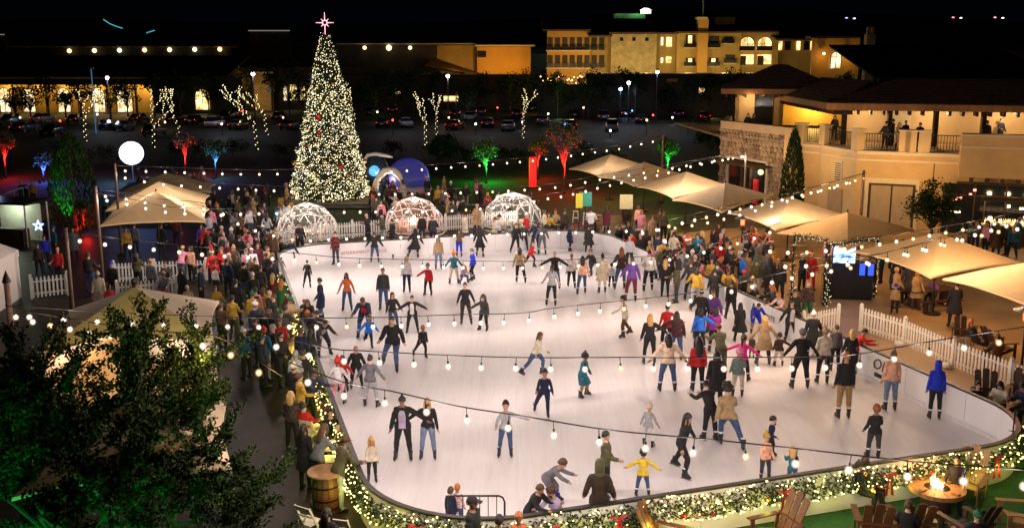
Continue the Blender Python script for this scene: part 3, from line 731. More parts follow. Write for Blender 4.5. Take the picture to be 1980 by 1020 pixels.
def umbrella(label, FLp, FRp, BRp, apexp, zc=2.35, m='canvas', pole=True, glow=0):
    A, B, C = at(*FLp, zc), at(*FRp, zc), at(*BRp, zc); D = A + C - B; ctr = (A + C)/2
    o = thing('patio_umbrella', label, 'patio umbrella', (ctr.x, ctr.y, 0), 0, 'square canvas umbrellas')
    q = [p - Vector((ctr.x, ctr.y, 0)) for p in (A, B, C, D)]
    za = max(zc + .85, min(zc + 1.3, hz(ctr.y, apexp[1]) + .3)); ap = Vector((0, 0, za)); n = 10
    for k in range(4):
        a, b = q[k], q[(k+1) % 4]; mb = MB(); rows = []
        for i in range(n+1):
            t = i/n; row = []
            for j in range(n+1):
                u = j/n; e = a.lerp(b, u); sag = 4*u*(1-u)
                e = e + (Vector((0,0,e.z)) - e)*.055*sag + Vector((0,0,.10*sag))
                p = ap.lerp(e, t); p.z -= .05*math.sin(math.pi*t)*(.3+.7*sag) - .012*math.sin(9*u + k)*t
                row.append(p)
            rows.append(row)
        mb.loft(rows, 0, False, False)
        mb.build('canopy_panel', MATS[m], o, None, True)
        hem = MB(); top = rows[-1]; hem.loft([[p, p + Vector((0,0,-.07)), p*1.0 + (Vector((0,0,p.z)) - p).normalized()*.012 + Vector((0,0,-.07))] for p in top], 0, False, False)
        hem.build('valance', MATS[m], o)
    if pole:
        MB().tube([(0,0,.05),(0,0,za+.05)], .036, 8).build('pole', MATS['pole_dark'], o)
        rb = MB()
        for p in q: rb.tube([(0,0,za-.05), p.lerp(ap, .5) + Vector((0,0,-.13)), p + Vector((0,0,-.02))], .014, 4)
        rb.build('ribs', MATS['pole_dark'], o)
        MB().ball((0,0,za+.06), (.05,.05,.07), 1).build('finial', MATS['pole_dark'], o)
        MB().lathe([(.34,0),(.34,.07),(.1,.1),(.06,.3)], 12).build('base', MATS['pole_dark'], o)
        if glow: MB().lathe([(.10,za-.42),(.14,za-.36),(.10,za-.30)], 10).build('canopy_lamp', emi('canopy_lamp', (1,.60,.22), 6), o); lamp('canopy_light', (0,-.22,za-.5), glow, (1,.56,.17), .15, o)
    return o, q, za
UL = [((1100,326),(1160,342),(1257,322),(1197,306),'tan canvas umbrella at the far end of the terrace row'),
      ((1160,342),(1226,359),(1330,340),(1258,322),'second tan canvas umbrella from the far end, below the pale post'),
      ((1231,360),(1302,383),(1423,363),(1335,341),'tan canvas umbrella above the barrel tables by the long boards'),
      ((1300,386),(1396,410),(1500,379),(1424,363),'tan canvas umbrella in front of the stone shop front door'),
      ((1406,411),(1500,444),(1648,420),(1532,392),'tan canvas umbrella in front of the tall dark cypress'),
      ((1503,449),(1639,482),(1768,443),(1660,422),'tan canvas umbrella over the blue screen and garland arch'),
      ((1650,485),(1800,536),(1980,509),(1835,464),'large tan canvas umbrella sheltering the picnic table'),
      ((1823,538),(2022,606),(2215,560),(2000,516),'tan canvas umbrella cut by the picture edge above the dark terrace chair')]
for a, b, c, d, l in UL: umbrella(l, a, b, c, d, glow=110)
umbrella('dim tan umbrella behind the two others below the moon balloon', (224,373), (409,371), (417,356), (318,343), m='canvas_shaded')
umbrella('pale tan umbrella in the middle of the three by the brown poles', (204,407), (399,402), (405,377), (309,361))
umbrella('tan umbrella sheltering the man in the red plaid shirt', (193,436), (398,428), (405,403), (297,381))
def square(label, FRp, BRp, m, zc=2.35, **k):
    """A square umbrella known by its right-hand edge."""
    A, B = at(*FRp, zc), at(*BRp, zc); d = B - A; n = Vector((-d.y, d.x, 0)); 
    if n.x > 0: n = -n
    def px(p):
        w = p.z - CZ; f = p.y*c_ - w*s_; u = p.y*s_ + w*c_; return (PX + F*p.x/f, PY - F*u/f)
    C = A + n; ctr = (A + B)/2 + n/2; ap = px(Vector((ctr.x, ctr.y, zc + .84)))
    return umbrella(label, px(C), FRp, BRp, ap, zc, m, **k)
ou = square('cream umbrella with olive light painted on its front panel, half behind the leafy tree', (413,656), (424,581), 'canvas_pale')[0]
[c for c in ou.children if c.name.startswith('canopy_panel')][0].data.materials[0] = MATS['canvas_olive_lit']  # olive cast of the light put into the front panel's colour
square('cream umbrella behind the leafy tree, second from the picture bottom', (436,772), (421,660), 'canvas_pale')
square('cream umbrella behind the leafy tree, nearest to us', (449,908), (438,778), 'canvas_pale')
# ---- picket fences: every picket its own piece
PK = MB(); PK.prism([(-.038,-.011),(.038,-.011),(.038,.011),(-.038,.011)], .06, .90); PK.loft([[Vector(p) for p in ((-.038,-.011,.9),(.038,-.011,.9),(.038,.011,.9),(-.038,.011,.9))], [Vector(p) for p in ((-.004,-.011,.955),(.004,-.011,.955),(.004,.011,.955),(-.004,.011,.955))]], 0, True)
PKM = PK.mesh('picket', MATS['white_paint'])
PO = MB().box((0,0,.52), (.10,.10,1.04)); PO.lathe([(.075,1.04),(.075,1.06),(.0,1.11)], 4); POM = PO.mesh('post', MATS['white_paint'])
WT = MB().ball((0,0,.10), (.20,.15,.13), 2); WTM = WT.mesh('sandbag', mat('sandbag', (.62,.58,.52), .9, var=.15, bump=.4), True)
def fence(label, pts, sp=.145, post=1.9, weights=False, sc=1.0):
    P = [Vector((p[0], p[1], 0)) for p in pts]; o = thing('picket_fence', label, 'picket fence', P[0], 0, 'white picket fences')
    for a, b in zip(P[:-1], P[1:]):
        L_ = (b-a).length; d = (b-a)/L_; rz = math.atan2(d.y, d.x); nx = Vector((-d.y, d.x, 0)); k = max(1, round(L_/post))
        for i in range(k+1):
            p = a + d*L_*i/k - P[0]; x = link('post', POM, o, p); x.rotation_euler = (0,0,rz); x.scale.z = sc
            if weights and i: w = link('sandbag', WTM, o, p - nx*.22); w.rotation_euler = (0,0,rz)
        for z in (.22, .74):
            MB().beam(a + Vector((0,0,z*sc)) + nx*.028 - P[0], b + Vector((0,0,z*sc)) + nx*.028 - P[0], .03, .075).build('rail', MATS['white_paint'], o)
        n = int(L_/sp)
        for i in range(n):
            x = link('picket', PKM, o, a + d*(i+.5)*L_/n - nx*.0 - P[0]); x.rotation_euler = (R(gx.uniform(-.6,.6)), R(gx.uniform(-.8,.8)), rz); x.scale.z = sc
    return o
g2 = lambda *p: [at(x, y) for x, y in p]
fence('long white picket fence along the tan terrace beside the rink', g2((1663,640),(1747,668),(1841,711),(1951,755),(2080,808)), weights=True, post=2.4)
fence('short white picket fence panel left of the gap in the terrace fence', g2((1552,655),(1619,640)))
fence('small white picket fence below the man in the red shirt', g2((62,578),(132,570)))
fence('white picket fence behind the people waiting under the tan umbrella', g2((222,548),(300,544),(400,541),(520,520)))
fence('white picket fence in front of the seated spectators', g2((228,590),(345,578)))
fence('white picket fence linking the three igloo domes', g2((494,482),(560,472),(740,455),(862,447),(1000,436)))
# ---- igloo domes: geodesic struts, clear film, a white arched door and lights inside
mat('strut_white', (.80,.76,.74), .4, var=.05)
film = glassy('clear_film', (.8,.78,.76), .10, .08)
def dome(label, cx, cy_, rpx, lightcol, watts, door_az):
    c = at(cx, cy_); k = rpx*c.y/F; r = k*1.0; rz_ = r*1.06
    o = thing('igloo_dome', label, 'dome tent', c, 0, 'clear igloo domes behind the rink')
    bm = bmesh.new(); bmesh.ops.create_icosphere(bm, subdivisions=2, radius=1)
    vs = {v.index: Vector((v.co.x*r, v.co.y*r, v.co.z*rz_ + .25)) for v in bm.verts}
    inD = lambda p: abs(((math.atan2(p.y, p.x) - door_az + math.pi) % (2*math.pi)) - math.pi) < .30 and p.z < 1.75
    st = MB()
    for e in bm.edges:
        a, b = vs[e.verts[0].index], vs[e.verts[1].index]
        if min(a.z, b.z) < 0 and max(a.z, b.z) < .3: continue
        if inD((a+b)/2): continue
        st.tube([Vector((a.x, a.y, max(a.z, .02))), Vector((b.x, b.y, max(b.z, .02)))], .030, 5)
    st.tube([(r*math.cos(t)*.985, r*math.sin(t)*.985, .04) for t in [2*math.pi*i/40 for i in range(41)]], .035, 5)
    st.build('struts', MATS['strut_white'], o, None, True)
    fm = MB(); 
    for f in bm.faces:
        pts = [vs[v.index] for v in f.verts]
        if max(p.z for p in pts) < .2 or inD(sum(pts, Vector())/3): continue
        fm.add([Vector((p.x*.995, p.y*.995, max(p.z, .0))) for p in pts], [(0,1,2)])
    fm.build('film', film, o); bm.free()
    d = Vector((math.cos(door_az), math.sin(door_az), 0)); t = Vector((-d.y, d.x, 0)); arch = [d*r*1.02 + t*.42 + Vector((0,0,.0))]
    for i in range(9):
        a = math.pi*i/8; arch.append(d*r*(1.0) + t*.42*math.cos(a) + Vector((0,0,1.45 + .42*math.sin(a))))
    arch.append(d*r*1.02 - t*.42); MB().tube(arch, .05, 6).build('door_arch', MATS['strut_white'], o, None, True)
    seat = MB()
    for s in (-1, 1):
        seat.box(t*s*.75 + Vector((0,0,.24)), (.55,.55,.42)); seat.box(t*s*1.0 + Vector((0,0,.55)), (.15,.55,.5))
    seat.lathe([(.05,0),(.05,.45),(.32,.46),(.32,.50)], 12); seat.build('lounge_seating', mat('cushion', (.45,.28,.18), .9, var=.3, scale=6), o)
    fy = MB()
    for i in range(90):
        a, b = gx.uniform(0, 6.28), gx.uniform(.1, 1.35); fy.ball((r*.95*math.cos(a)*math.cos(b), r*.95*math.sin(a)*math.cos(b), .25 + rz_*.95*math.sin(b)), .018, 1)
    tag(fy.build('fairy_lights', FAIRYW, o), kind='stuff')
    q = MB().ball((0,0,0), .10, 2); b = q.build('pendant_lamp', emi('pendant_' + str(cx), lightcol, 18), o, (0, 0, rz_ + .02))
    lamp('dome_light', (0, 0, rz_ - .25), watts*1.5, lightcol, .12, o); lamp('dome_light', (0, -.3, .9), watts*.5, lightcol, .2, o)
dome('clear igloo dome with a white arched door, nearest the left boards', 595, 463, 62, (1,.80,.68), 90, -1.35)
dome('clear igloo dome glowing salmon pink, middle of the three', 801, 450, 60, (1,.42,.30), 120, -1.0)
dome('clear igloo dome with cool white lights, at the corner of the boards', 991, 441, 60, (1,.84,.70), 90, -1.2)
# ---- the Christmas tree
def xmas():
    b = at(640, 392); H = hz(b.y, 62); o = thing('christmas_tree', 'towering Christmas tree covered in warm lights with a pink star on top', 'Christmas tree', (b.x, b.y, 0))
    rb = (714 - 566)/2*b.y/F; r = random.Random(5)
    rad = lambda t, a=0: (.28 + (rb - .28)*(1-t)**.92)*(1 + .045*math.sin(3*a + 37*t) + .035*math.sin(7*a - 53*t) + .03*math.sin(13*a + 90*t))
    MB().tube([(0,0,0),(0,0,H*.98)], [.25,.05], 8).build('trunk', MATS['wood_dark'], o)
    core = MB(); core.lathe([(rad(0)*.80,.55)] + [(rad(t)*.84, .6 + (H-.6)*t) for t in [i/14 for i in range(14)]] + [(.05, H*.985)], 20); core.build('inner_boughs', mat('bough_core', (.008,.016,.007), .9, var=.4, scale=4), o)
    lv = MB()
    for i in range(9000):
        t = 1 - math.sqrt(r.random()); a = r.uniform(0, 6.28); rr = rad(t, a)*r.uniform(.78, 1.03); c = Vector((math.cos(a)*rr, math.sin(a)*rr, .5 + (H-.5)*t))
        d = Vector((math.cos(a), math.sin(a), r.uniform(-.6,.3))).normalized()*r.uniform(.16,.34); w = d.cross(Vector((r.gauss(0,1),r.gauss(0,1),r.gauss(0,1)))).normalized()*.05
        lv.add([c-w, c+w, c+d], [(0,1,2)], r.randint(0,1))
    tag(lv.build('foliage', [MATS['needle'], MATS['needle2']], o), kind='stuff')
    fs = [MB(), MB(), MB()]
    for i in range(9000):
        t = 1 - math.sqrt(r.random()); a = r.uniform(0, 6.28); rr = rad(t, a)*r.uniform(.90, 1.05)
        if math.sin(5*a + 41*t) + math.sin(11*a - 67*t) < -.95 and r.random() < .75: continue
        fs[0 if r.random() < .62 else 1 if r.random() < .8 else 2].ball((math.cos(a)*rr, math.sin(a)*rr, .5 + (H-.5)*t), r.uniform(.014,.026), 1)
    for q, m in zip(fs, (emi('tree_warm', (1,.82,.42), 3.2), emi('tree_white', (1,.93,.70), 4.2), emi('tree_gold', (.90,.68,.18), 2.4))): tag(q.build('fairy_lights', m, o), kind='stuff')
    balls = [MB().ball((0,0,0), .13, 2).mesh('bauble', m, True) for m in (MATS['red_ball'], MATS['gold_ball'], mat('blue_ball', (.03,.06,.35), .2, .4, var=.1))]
    for i in range(26):
        t = 1 - math.sqrt(r.random()); a = r.uniform(0, 6.28); rr = rad(t)*1.03; x = link('bauble', r.choice(balls), o, (math.cos(a)*rr, math.sin(a)*rr, .5 + (H-.5)*t)); x.scale = (r.uniform(.7,1.5),)*3
    sm = emi('star_glow', (1,.34,.42), 2.6); st = MB(); zc = H + .62
    for i in range(8):
        a = math.pi*i/4; L_ = (.62 if i % 4 else .62) if i % 2 == 0 else .36
        if i in (2, 6): L_ = .70 if i == 2 else 1.0
        d = Vector((math.cos(a), 0, math.sin(a))); st.tube([Vector((0,0,zc)) + d*.16, Vector((0,0,zc)) + d*L_], [.034,.014], 5)
    st.tube([Vector((.16*math.cos(2*math.pi*i/12), 0, zc + .16*math.sin(2*math.pi*i/12))) for i in range(13)], .03, 5); st.build('star', sm, o)
    for i in range(7):
        a = 2*math.pi*i/7; lamp('tree_glow', (math.cos(a)*(rb+.5), math.sin(a)*(rb+.5), 1.6), 30, (1,.8,.45), .3, o)
    lamp('tree_glow', (0, -rb*.5 - .8, H*.6), 60, (1,.8,.45), .4, o)
    q = MB().box((0,0,.25), (rb*2.3, rb*2.3, .3)); q.build('plinth', mat('plinth', (.10,.09,.07), .8, var=.2), o)
xmas()
# ---- Adirondack chairs
def adirondack(label, x, y, rz, m='wood_red'):
    o = thing('adirondack_chair', label, 'garden chair', (x, y, .02), rz, 'Adirondack chairs by the rink')
    M = Matrix.Translation((0, .22, .30)) @ Matrix.Rotation(R(-24), 4, 'X')
    for i in range(3):
        w = .19; h = .88 - .06*abs(i-1); q = MB(); q.box((0,0,h/2), (w-.012,.022,h)); q.box((0,0,h+.006), (w*.55,.022,.03)); q.xf(M @ Matrix.Translation(((i-1)*w, 0, 0)) @ Matrix.Rotation(R((i-1)*2.5), 4, 'Y')); q.build('back_slat', MATS[m], o)
    for i in range(5): MB().box((0, -.30 + i*.112, .355 - i*.02), (.56,.10,.022), (R(-10),0,0)).build('seat_slat', MATS[m], o)
    for s in (-1, 1):
        MB().box((s*.37, -.10, .56), (.135,.78,.024)).build('armrest', MATS[m], o)
        MB().box((s*.33, -.40, .275), (.032,.10,.55)).build('leg', MATS[m], o)
        MB().beam((s*.28, -.40, .33), (s*.28, .52, .04), .03, .10).build('leg', MATS[m], o)
        MB().beam((s*.36, .20, .02), (s*.36, .30, .55), .03, .08).build('leg', MATS[m], o)
    MB().box((0, .34, .56), (.78,.035,.08)).build('back_rail', MATS[m], o)
    return o
def ad_px(label, px, py, hd, m='wood_red'):
    p = at(px, py); return adirondack(label, p.x, p.y, R(hd), m)
ad_px('red-brown Adirondack chair with its back to the garland, beside the lower fire table', 1285, 1078, 66)
ad_px('red-brown Adirondack chair angled towards the fire table, under the red bow', 1502, 1058, -66)
ad_px('brown Adirondack chair seen from behind, with two children in blankets', 1688, 1046, 168, 'wood_red')
ad_px('dark brown Adirondack chair with a man sitting with his back to us', 1760, 1045, 175, 'wood_red')
ad_px('tan Adirondack chair holding the man in black lit by the fire', 1868, 962, -40, 'wood_tan')
ad_px('dark Adirondack chair with the child in a green beanie', 1868, 1052, 200, 'wood_dark')
ad_px('tan Adirondack chair cut off by the lower corner of the picture', 1978, 1030, -100, 'wood_tan')
ad_px('dark empty Adirondack chair on the terrace behind the picket fence', 1862, 662, 150, 'wood_dark')
ad_px('dark terrace chair with a couple wrapped up, by the long picket fence', 1928, 690, 100, 'wood_dark')
ad_px('dark Adirondack chair on the orange-lit terrace under the fourth umbrella', 1362, 520, 140, 'wood_dark')
ad_px('dark Adirondack chair tipped back beside the red heater lamp', 1425, 520, -100, 'wood_dark')
ad_px('dark chair with the curly-haired woman by the last fence post', 1905, 795, -20, 'wood_dark')
ad_px('dark chair with the man looking at his phone at the picture edge', 1972, 790, -40, 'wood_dark')
# ---- fire tables
def fire_table(label, px, py, r=.62):
    p = at(px, py); o = thing('fire_table', label, 'fire table', p); h = .58
    q = MB().lathe([(r*.55,0),(r*.55,h-.12),(r*.95,h-.10)], 20); q.build('base', MATS['wood_dark'], o)
    n = 12
    for i in range(n):
        a0, a1 = 2*math.pi*i/n + .012, 2*math.pi*(i+1)/n - .012
        ring = lambda z: [Vector((rr*math.cos(a), rr*math.sin(a), z)) for rr, a in ((r*.48,a0),(r,a0),(r,(a0+a1)/2),(r,a1),(r*.48,a1))]
        MB().loft([ring(h-.10), ring(h)]).build('top_plank', MATS['wood_tan'], o)
    MB().lathe([(r*.47,h-.12),(r*.47,h-.03),(.05,h-.03)], 16).build('burner_tray', MATS['black_metal'], o)
    fm = emi('flame', (1,.50,.13), 9.0, False); fmw = emi('flame_core', (1,.78,.42), 16.0, False)
    for i in range(9):
        a = gx.uniform(0, 6.28); d = gx.uniform(0, r*.30); c = Vector((math.cos(a)*d, math.sin(a)*d, h-.03)); hh = gx.uniform(.10,.23)
        MB().tube([c, c + Vector((.02,0,hh*.35)), c + Vector((-.015,.01,hh*.7)), c + Vector((.01,0,hh))], [.03,.045,.028,.003], 6).build('flame', fmw if i < 4 else fm, o, None, True)
    for i in range(4):
        a = i*1.57 + .5; MB().box((math.cos(a)*r*.78, math.sin(a)*r*.78, h+.02), (.16,.10,.035), (0,0,a)).build('smores_tray', MATS['wood_tan'], o)
    lamp('fire_light', (0,0,h+.32), 34, (1,.45,.12), .12, o)
fire_table('round fire table with bright flames between the Adirondack chairs', 1808, 985)
fire_table('round fire table at the lower edge between two red-brown chairs', 1390, 1112)
# ---- barrel tables, stools, folding chairs, picnic table, barrier
def barrel(label, px, py, m='wood_tan', h=1.0, r=.33, top=True):
    p = at(px, py); o = thing('barrel_table', label, 'barrel table', p, 0, 'barrel tables for spectators')
    n = 16
    for i in range(n):
        a0, a1 = 2*math.pi*i/n + .012, 2*math.pi*(i+1)/n - .012; rings = []
        for z in (0, .2, .45, .7, .92):
            rr = r*(.80 + .20*math.sin(math.pi*(z+.04)/1.0)); rings.append([Vector((k*math.cos(a), k*math.sin(a), z*h)) for k, a in ((rr,a0),(rr,a1),(rr-.03,a1),(rr-.03,a0))])
        MB().loft(rings).build('stave', MATS[m], o)
    hp = MB()
    for z in (.1, .32, .62, .85):
        rr = r*(.80 + .20*math.sin(math.pi*(z+.04)/1.0)) + .006; hp.lathe([(rr,z*h),(rr,z*h+.04)], 20, cap=False)
    hp.build('hoops', MATS['black_metal'], o)
    if top: MB().lathe([(r*1.25,h*.92),(r*1.25,h*.96)], 24).build('table_top', MATS['wood_tan'], o)
barrel('yellow-lit barrel table among the spectators at the left boards', 555, 668, 'wood_tan')
barrel('brown barrel table in front of the man in the olive jacket', 632, 985, 'wood_red')
barrel('barrel table against the far end of the long boards', 1203, 470, 'wood_tan')
barrel('barrel table with the woman in white sitting behind it', 1150, 446, 'wood_tan')
barrel('dark barrel table under the yellow banner by the lawn', 1212, 425, 'wood_dark')
def folding_chair(label, px, py, hd):
    p = at(px, py); o = thing('folding_chair', label, 'folding chair', p, R(hd)); m = MATS['folding_white']
    for s in (-1, 1):
        MB().beam((s*.21,-.22,0), (s*.2,.16,.86), .025, .04).build('leg', m, o); MB().beam((s*.185,.24,0), (s*.185,-.18,.45), .025, .04).build('leg', m, o)
    MB().box((0,-.02,.45), (.40,.38,.035)).build('seat', m, o)
    MB().box((0,.155,.80), (.42,.025,.13), (R(-22),0,0)).build('backrest', m, o); MB().box((0,.09,.62), (.40,.02,.05), (R(-22),0,0)).build('back_rail', m, o)
folding_chair('pale folding chair beside the wet paving, empty', 597, 1045, 150)
folding_chair('pale folding chair under the long-haired woman in black', 663, 1070, 165)
folding_chair('pale folding chair behind the woman in the red sweater', 598, 868, 160)
folding_chair('pale folding chair of the man in black facing out', 640, 918, 10)
def stool(label, px, py):
    p = at(px, py); o = thing('bar_stool', label, 'stool', p, 0, 'white metal stools')
    for sx in (-1, 1):
        for sy in (-1, 1): MB().beam((sx*.19,sy*.19,0), (sx*.13,sy*.13,.70), .03, .03).build('leg', MATS['white_paint'], o)
    MB().box((0,0,.72), (.32,.32,.035)).build('seat', MATS['white_paint'], o); MB().box((0,0,.3), (.34,.34,.02)).build('footrest', MATS['white_paint'], o)
for px, py, l in ((1113,430,'white metal stool nearest the third dome'), (1133,434,'white metal stool left of the woman in white'), (1172,446,'white metal stool right of the woman in white'), (1206,476,'white metal stool beside the far barrel table')): stool(l, px, py)
def picnic(label, px, py, hd):
    p = at(px, py); o = thing('picnic_table', label, 'picnic table', p, R(hd))
    for i in range(5): MB().box((0,(i-2)*.17,.74), (2.1,.155,.04)).build('top_plank', MATS['wood_dark'], o)
    for s in (-1, 1):
        MB().box((s*.75,0,.36), (.12,.5,.72)).build('pedestal', MATS['wood_dark'], o); MB().box((s*.75,0,.03), (.16,.9,.06)).build('foot', MATS['wood_dark'], o)
        for j in range(2): MB().box((0,s*.72 + j*.14*s,.43), (1.9,.13,.04)).build('bench_plank', MATS['wood_dark'], o)
        for t in (-1, 1): MB().box((t*.75,s*.78,.21), (.10,.2,.42)).build('bench_leg', MATS['wood_dark'], o)
picnic('dark wooden picnic table under the large tan umbrella', 1795, 592, 15)
pb = at(920, 1045); br = thing('crowd_barrier', 'black tubular barrier in front of the garland', 'barrier', pb)
for s in (-1, 1): MB().tube([(s*.62,0,0),(s*.62,0,.9),(s*.58,0,1.0),(s*.5,0,1.04)], .022, 6).build('leg', MATS['black_metal'], br)
MB().tube([(-.5,0,1.04),(.5,0,1.04)], .022, 6).build('top_bar', MATS['black_metal'], br); MB().tube([(-.6,0,.25),(.6,0,.25)], .018, 6).build('lower_bar', MATS['black_metal'], br)
for i in range(6): MB().tube([(-.45+i*.18,0,.25),(-.45+i*.18,0,1.03)], .010, 5).build('upright', MATS['black_metal'], br)
# ---- black stand at the right end of the garland
ps = at(1951, 912); hs = thing('black_stand', 'black metal stand beside the rounded end of the boards', 'metal stand', ps)
for x in (0, .75): MB().tube([(x,0,0),(x,0,1.65)], .022, 6).build('post', MATS['black_metal'], hs)
for z in (.95, 1.63, .1): MB().tube([(0,0,z),(.75,0,z)], .02, 6).build('crossbar', MATS['black_metal'], hs)
# ---- patio heater glowing red, blue screen booth with garland arches
def heater(label, px, py, z=2.1):
    p = at(px, py, z); o = thing('patio_heater', label, 'patio heater', (p.x, p.y, 0))
    MB().tube([(0,0,0),(0,0,z-.1)], .04, 8).build('pole', MATS['black_metal'], o); MB().lathe([(.24,0),(.24,.3),(.05,.36)], 12).build('base', MATS['black_metal'], o)
    MB().lathe([(.09,z-.12),(.10,z+.12),(.07,z+.2)], 10).build('burner', emi('heater_red', (1,.05,.015), 10), o)
    MB().lathe([(.40,z+.2),(.1,z+.32),(.02,z+.34)], 16).build('hood', MATS['galv'], o); lamp('heater_light', (0,-.2,z), 25, (1,.05,.02), .12, o)
heater('patio heater glowing red under the fourth tan umbrella', 1436, 430); heater('patio heater glowing red at the picture edge of the terrace', 1985, 612)
def arch(label, pa, pb, h):
    A, B = at(*pa), at(*pb); o = thing('garland_arch', label, 'garland arch', A, 0, 'lit garland arches'); d = B - A; path = [Vector((0,0,0)), Vector((0,0,h)), d + Vector((0,0,h)), d]
    MB().tube(path, .04, 6).build('frame', MATS['black_metal'], o); lvs = MB(); fls = MB(); r = random.Random(9)
    for i in range(1500):
        k = r.choice((0,0,1,1,2,2)); c = path[k].lerp(path[k+1], r.random()) + Vector((r.gauss(0,.07),r.gauss(0,.07),r.gauss(0,.06))); e = Vector((r.gauss(0,1),r.gauss(0,1),r.gauss(0,1))).normalized()*.09; w = e.cross(Vector((r.gauss(0,1),.3,1))).normalized()*.02
        lvs.add([c-w, c+w, c+e], [(0,1,2)], r.randint(0,1))
        if i % 16 == 0: fls.ball(c + Vector((0,-.06,0)), .014, 1)
    tag(lvs.build('foliage', [MATS['needle'], MATS['needle2']], o), kind='stuff'); tag(fls.build('fairy_lights', emi('arch_glow', (1,.85,.5), 2.2), o), kind='stuff')
arch('garland arch with lights framing the couple in Santa hats', (1530,575), (1592,590), 2.75)
arch('garland arch with lights at the dark end of the blue screen booth', (1597,592), (1690,575), 2.6)
pB = at(1640, 580); bo = thing('photo_booth', 'black draped booth with a blue glowing screen under the umbrella', 'photo booth', pB, R(-8))
MB().box((0,.3,.8), (1.9,.5,1.6)).build('drape', mat('black_drape', (.006,.006,.008), .95, var=.3, scale=3, bump=.5), bo)
MB().box((-.28,.0,1.98), (.95,.06,.78)).build('screen_frame', MATS['black_metal'], bo)
scm = emi('screen_blue', (.10,.35,1.0), 2.6); N_ = scm.node_tree.nodes; L_ = scm.node_tree.links
n_ = N_.new('ShaderNodeTexNoise'); n_.inputs['Scale'].default_value = 3.5; n_.inputs['Detail'].default_value = 4; r_ = N_.new('ShaderNodeValToRGB'); L_.new(n_.outputs[0], r_.inputs[0])
for e, c in zip(r_.color_ramp.elements, ((.01,.05,.6,1), (.65,.95,1,1))): e.color = c
r_.color_ramp.elements[0].position = .38; r_.color_ramp.elements[1].position = .62; L_.new(r_.outputs[0], N_['Principled BSDF'].inputs['Emission Color'])
MB().box((-.28,-.035,1.98), (.89,.02,.72)).build('screen', scm, bo); lamp('screen_light', (-.3,-.5,1.9), 14, (.2,.45,1), .25, bo)
for x in (.5, .85): MB().box((x,.02,1.35), (.22,.05,.5)).build('side_screen', emi('screen_side', (.03,.10,.9), 1.2), bo)
# ================================================================ moon, inflatables, lit trees, stage, buildings, car park, hills
# ---- glowing moon balloon
pm = atY(254, 296, 78.0); mo = thing('moon_balloon', 'big glowing white moon balloon above the far edge of the plaza', 'balloon', (pm.x, pm.y, 0))
MB().ball((0,0,pm.z), .94, 4).build('globe', emi('moon', (.80,.90,1.0), 3.0), mo, None, True)
MB().tube([(0,0,0),(0,0,pm.z-1.0)], .05, 6).build('mast', MATS['galv'], mo); MB().lathe([(.5,0),(.5,.12),(.08,.2)], 12).build('base', MATS['black_metal'], mo)
for a in range(4): lamp('moon_light', (1.35*math.cos(a*1.57+.78), 1.35*math.sin(a*1.57+.78), pm.z-.3), 150, (.10,.28,1.0), .5, mo)
# ---- snow-globe inflatable and its neighbour
pg = at(790, 372); sg = thing('inflatable_snow_globe', 'large blue and purple glowing inflatable snow globe behind the crowd', 'inflatable', pg)
def tint(name, c, e):
    m = emi(name, c, e); return m
gm = bpy.data.materials.new('globe_film'); MATS['globe_film'] = gm; gm.use_nodes = True; nt = gm.node_tree; N = nt.nodes; L = nt.links
tl = N.new('ShaderNodeBsdfTranslucent'); tl.inputs[0].default_value = (.30,.36,.75,1); df = N['Principled BSDF']; df.inputs['Base Color'].default_value = (.12,.16,.40,1); df.inputs['Roughness'].default_value = .25
mx = N.new('ShaderNodeMixShader'); mx.inputs[0].default_value = .5; L.new(df.outputs[0], mx.inputs[1]); L.new(tl.outputs[0], mx.inputs[2]); L.new(mx.outputs[0], N['Material Output'].inputs[0])
rg = 42*pg.y/F
MB().lathe([(rg*1.0*math.cos(a), 1.0 + rg*math.sin(a)) for a in [-.45 + i*.2 for i in range(10)]] + [(.02, 1.0+rg)], 32).build('globe', gm, sg, None, True)
MB().lathe([(rg*1.02,0),(rg*1.08,.25),(rg*1.02,.55),(rg*.9,.62)], 32).build('base_ring', mat('ring_white', (.6,.5,.6), .5, var=.1), sg, None, True)
ent = MB(); q_ = [ell((-rg*.9,-rg*.75 - d,0), 1, 1, 3) for d in (0,)]
for d, rr in ((0,1.15),(.5,1.2),(1.0,1.15)):
    pass
MB().tube([Vector((-rg*.75 + 1.15*math.cos(math.pi*i/10), -rg*.85, 1.9*math.sin(math.pi*i/10))) for i in range(11)], .26, 8).build('entrance_arch', mat('arch_white', (.7,.62,.6), .5, var=.1), sg, None, True)
lamp('globe_light', (1.0,.2,1.2), 13, (.05,.14,1.0), .3, sg); lamp('globe_light', (-1.2,-.8,.8), 12, (.55,.08,1.0), .3, sg); lamp('globe_light', (-rg*.75,-rg*.85,1.2), 60, (1,.7,.45), .2, sg)
pi_ = at(728, 372); inf = thing('inflatable_figure', 'dark round inflatable figure with a blue glow and white brim beside the tree', 'inflatable', pi_)
MB().ball((0,0,1.5), (1.0,.9,1.45), 3).build('body', mat('infl_dark', (.015,.03,.06), .35, var=.1), inf, None, True)
MB().tube([(-.95,-.1,2.4),(-.55,-.3,2.9),(.1,-.4,3.0),(.9,-.4,2.85),(1.35,-.4,2.75)], [.08,.14,.14,.13,.06], 8).build('brim', mat('infl_white', (.7,.72,.75), .5, var=.05), inf, None, True)
MB().ball((0,-.86,1.75), (.42,.12,.42), 2).build('chest_light', emi('infl_blue', (.08,.40,1.0), 1.3), inf, None, True)
pr = at(709, 372); tf = thing('inflatable_soldier', 'red and yellow inflatable figure tucked behind the Christmas tree', 'inflatable', pr)
